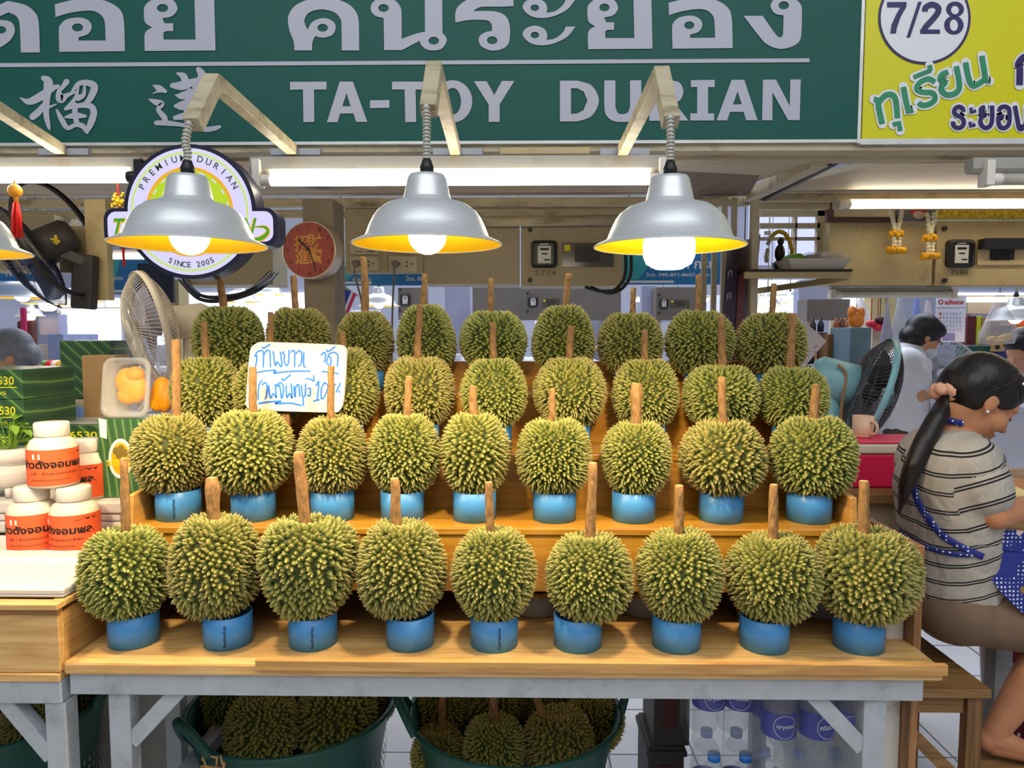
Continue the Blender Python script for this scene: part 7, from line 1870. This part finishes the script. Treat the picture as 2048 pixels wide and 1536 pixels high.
small_box('black basket at the back of the dark market table', 1612, 665, 1655, 728, 4.9, .25, (44, 44, 52), None, 'black_basket', 'basket'); small_box('cream carton right of the plastic crate', 1745, 640, 1775, 690, 5.2, .2, (196, 180, 156), None, 'cream_carton', 'carton')
for k, (px, col) in enumerate([(1672, (150, 80, 50)), (1683, (110, 60, 40)), (1690, (170, 110, 70)), (1641, (40, 44, 60)), (1625, (60, 50, 46))]):
    p = P(px, 664, 4.85); t = thing('sauce_bottle', '%s sauce bottle standing behind the wooden box' % ['reddish', 'dark brown', 'light brown', 'navy', 'blackish'][k], 'bottle', (p.x, p.y, p.z - .0), 'sauce bottles', world=False)
    MB().lathe([(.001, 0), (.02, 0), (.022, .05), (.01, .075), (.009, .095), (.001, .095)], n=14).build('body', M('sauce_%d' % k, col, .3), t)
p = P(1712, 640, 5.0); t = thing('wrapped_figure', 'orange wrapped festive figure hanging in front of the bright opening', 'decoration', tuple(p)); MB().ell(p, (.055, .04, .06)).ell(p + Vector((-.03, 0, .05)), (.03, .03, .05)).ell(p + Vector((.03, 0, .045)), (.03, .03, .045)).lathe([(.03, -.05), (.012, -.08), (.03, -.12)], p, 12).cyl(p, (p.x, p.y, 6.2), .003, n=6).build('wrap', M('orange_cellophane', (206, 116, 24), .35, 0, .25, 20), t)
for k, (px, py, col) in enumerate([(1742, 648, (190, 24, 50)), (1760, 640, (60, 20, 24)), (1755, 655, (200, 40, 60)), (1770, 650, (120, 20, 40))]):
    p = P(px, py, 5.1); t = thing('red_lantern', '%s lantern ornament hanging left of the clear bags' % ['crimson upper', 'black topped', 'crimson lower', 'wine coloured'][k], 'ornament', tuple(p), 'red ornaments'); MB().ell(p, (.035, .035, .028)).cyl(p + Vector((0, 0, .02)), (p.x, p.y, 6.2), .003, n=6).build('lantern', M('orn_%d' % k, col, .5), t)
# round standing fan before the far counter, bag under the workers hands
fc = P(1882, 748, 5.05); t = thing('floor_fan', 'grey round fan behind the hands of the white shirted worker', 'fan', (fc.x, 5.1, 0))
fan_head(t, fc, (-.25, -.95, .05), .24, M('pale_grey_wire', (150, 152, 160), .4, .2), M('pale_grey_rim', (190, 196, 204), .4), M('grey_blade', (130, 132, 140), .4), DARK, 50, .05, .008, .1, .06, .002); MB().cyl((fc.x, 5.12, 0), (fc.x, 5.12, fc.z), .02).build('pole', DARK, t)
p = P(1888, 775, 4.9); t = thing('plastic_bag', 'clear crumpled bag on the table under the workers hands', 'bag', (p.x, p.y, z6_)); MB().ell((p.x, 4.92, z6_ + .08), (.12, .09, .09)).ell((p.x + .1, 4.95, z6_ + .06), (.09, .08, .07)).build('film', M('crumpled_film', (220, 216, 230), .2, 0, .1, 20, 1, alpha=.6), t)
small_box('white bucket with green stripe behind the seated person', 1825, 868, 1872, 935, 4.3, .2, (206, 212, 196), None, 'bucket', 'bucket'); small_box('folded blue cloth stack on the pink edged table', 1985, 790, 2040, 814, 4.05, .2, (48, 62, 150), None, 'cloth_stack', 'cloth')
tag(pbox(MB(), 1985, 797, 2300, 806, 3.995, .004).build('pink_sheet', M('pink_sheet', (236, 60, 110), .5)), 'pink plastic strip along the edge of the white table', 'strip')
# goods on far tables
rg = random.Random(12)
for k in range(9):
    px = 660 + k * 62; p = P(px, 714, 4.75); col = [(214, 214, 226), (120, 96, 70), (200, 204, 220), (90, 80, 90)][k % 4]; hh = rg.uniform(.04, .11)
    tag(MB().box(p.x - .06, p.x + .05, 4.7, 4.85, z1_ + .001, z1_ + hh).build('goods_box', M('fargoods_%d' % (k % 4), col, .5, 0, .15, 12), bevel=.004, origin=(p.x, 4.75, z1_)), 'small goods box on the white table, %s along from the concrete pillar' % ORD[k], 'box', 'goods boxes on the white table')
for k, (px, col) in enumerate([(92, (214, 40, 50)), (112, (232, 190, 60)), (100, (232, 232, 240)), (120, (206, 210, 230)), (40, (226, 150, 30)), (75, (70, 140, 70))]):
    p = P(px, 728, 4.65); tag(MB().ell((p.x, 4.72, z4_ + .035), (.06, .05, .034)).build('wrapped_snack', M('snack_%d' % k, col, .4, 0, .2, 20), origin=(p.x, 4.72, z4_)), '%s wrapped snack on the far table left of the green boxes' % ['red', 'yellow', 'white', 'pale blue', 'orange', 'green'][k], 'snack', 'wrapped snacks')
small_box('far grey washing machine like cabinet by the bright left opening', 96, 668, 128, 735, 6.0, .5, (128, 136, 170), None, 'grey_cabinet', 'cabinet'); small_box('far beige crate stack left of the brown garment', 5, 690, 34, 735, 6.0, .5, (150, 136, 120), None, 'beige_crate', 'crate')
t = thing('hanging_garment', 'brown garment with a red scarf hanging far left', 'garment', tuple(P(50, 700, 6.1))); pbox(MB(), 32, 640, 66, 705, 6.1, .08).build('garment', M('brown_cloth', (96, 56, 50), .8), t, bevel=.03); pbox(MB(), 40, 615, 51, 672, 6.05, .03).build('scarf', M('crimson_scarf', (176, 36, 84), .7), t, bevel=.01)

# ---------------------------------------------------------------- people beyond
def hP(px, py, Y): return P(px, py, Y)
Yw = 4.4
J2 = dict(head=hP(1846, 674, Yw), neck=hP(1818, 706, Yw), chest=hP(1806, 755, Yw), shR=hP(1812, 728, Yw - .17), shL=hP(1822, 722, Yw + .17), elR=hP(1838, 792, Yw - .2), wrR=hP(1888, 780, Yw - .05), elL=hP(1842, 782, Yw + .18), wrL=hP(1895, 775, Yw + .1), hipR=hP(1797, 862, Yw - .09), hipL=hP(1797, 858, Yw + .09), knR=hP(1803, 990, Yw - .09), knL=hP(1800, 980, Yw + .1), anR=hP(1795, 1108, Yw - .09), anL=hP(1797, 1096, Yw + .1), toR=hP(1840, 1122, Yw - .1), toL=hP(1842, 1110, Yw + .12))
w2 = thing('person', 'person in a white shirt and face mask bending over a far table', 'person', (J2['hipR'].x, Yw, 0))
b2_, L2, R2, fr2 = human(w2, J2, (.82, -.1, -.5), (.5, 0, .86), .009, 1.0, 1.05, skin=M('light_brown_skin', (206, 150, 112), .5, 0, .05, 20))
shirt(w2, J2, M('white_cotton_shirt', (226, 226, 232), .8, 0, .03, 8, .3), .009, 1.12, .62, .03, hem=-.06)
trousers(w2, J2, M('dark_olive_trousers', (84, 76, 66), .85, 0, .1, 14), 1.0, .01, 1.05, .02, .9, 'trousers')
blob('hair', [('e', L2(-.02, 0, .04), (.108, .094, .1), R2), ('e', L2(-.05, 0, -.03), (.08, .092, .07), R2), ('e', L2(.03, 0, .075), (.07, .08, .05), R2)], HAIR, w2, .008, 3)
blob('face_mask', [('e', L2(.07, 0, -.06), (.05, .062, .045), R2)], M('white_mask', (214, 218, 230), .7), w2, .006, 3)
MB().tube([L2(.03, .082, .01), L2(.1, .05, .01), L2(.108, .015, .008)], .003, 6).build('spectacles', DARK, w2)
MB().slab([P(x, y, Yw - .16) for x, y in spline([(1822, 770), (1840, 790), (1846, 860), (1838, 925), (1820, 935), (1812, 860)], 4)], (0, .02, 0)).build('apron', M('cream_apron', (222, 216, 200), .8), w2)
for b in ('R', 'L'): blob('glove', hand_prims(J2['wr' + b], J2['wr' + b] - J2['el' + b], (0, 0, -1), 1.14, .5, 1 if b == 'R' else -1), M('clear_glove', (222, 206, 214), .4), w2, .006, 3)
def bystander(lbl, px, py, Y, f, shirt_col, hair_col, lean=0.0, lower=(60, 62, 84), seed=1):
    H = P(px, py, Y); f = Vector(f).normalized(); fl = Vector((f.x, f.y, 0)).normalized(); rr = fl.cross(Vector((0, 0, 1)))
    zt = H.z; sc_ = min(1.0, zt / 1.52 + lean * .35)
    nk = H - fl * (.06 + .1 * lean) + Vector((0, 0, -.14)); hip = Vector((nk.x, nk.y, 0)) - fl * (.45 * lean) + Vector((0, 0, min(.88, nk.z - .42 + .2 * lean)))
    ch = nk.lerp(hip, .42)
    j = dict(head=H, neck=nk, chest=ch, hipR=hip + rr * .09, hipL=hip - rr * .09, shR=nk.lerp(ch, .35) + rr * .17, shL=nk.lerp(ch, .35) - rr * .17)
    for b, s_ in (('R', 1), ('L', -1)):
        j['el' + b] = j['sh' + b] + Vector((0, 0, -.25)) + fl * .08 + rr * s_ * .04; j['wr' + b] = j['el' + b] + fl * .2 + Vector((0, 0, .02)) - rr * s_ * .05
        j['kn' + b] = Vector((j['hip' + b].x, j['hip' + b].y, j['hip' + b].z * .53)) + fl * .04; j['an' + b] = Vector((j['hip' + b].x, j['hip' + b].y, .075)); j['to' + b] = j['an' + b] + fl * .13 + Vector((0, 0, -.04))
    t = thing('person', lbl, 'person', (hip.x, hip.y, 0))
    b_, L_, R_, _ = human(t, j, f, (0, 0, 1), .011, 1.0, 1.0, skin=M('light_brown_skin', (206, 150, 112)))
    shirt(t, j, M('bystander_shirt_%d' % seed, shirt_col, .8, 0, .06, 10, .2), .011, 1.06, .6, .02, hem=-.05); trousers(t, j, M('bystander_trousers_%d' % seed, lower, .85), 1.0, .012, 1.0, .018, .92, 'trousers')
    blob('hair', [('e', L_(-.02, 0, .04), (.106, .092, .098), R_), ('e', L_(-.05, 0, -.03), (.075, .088, .075), R_), ('e', L_(.03, 0, .075), (.066, .078, .05), R_)], M('hair_%d' % seed, hair_col, .5, 0, .2, 40), t, .009, 3)
    return t
bystander('person with dark tied hair and a pale blue top at the far frame edge', 2046, 700, 4.4, (-.8, -.3, -.45), (150, 170, 206), (26, 20, 20), .3, seed=1)
bystander('grey haired person bending behind the stack of green boxes', 24, 712, 3.55, (-.75, -.35, -.5), (96, 116, 150), (120, 124, 136), .5, seed=2)
bystander('standing person in grey seen between the domed and short stalked durians', 1203, 585, 6.6, (-.5, -.8, -.2), (130, 134, 150), (40, 34, 34), 0, seed=3)
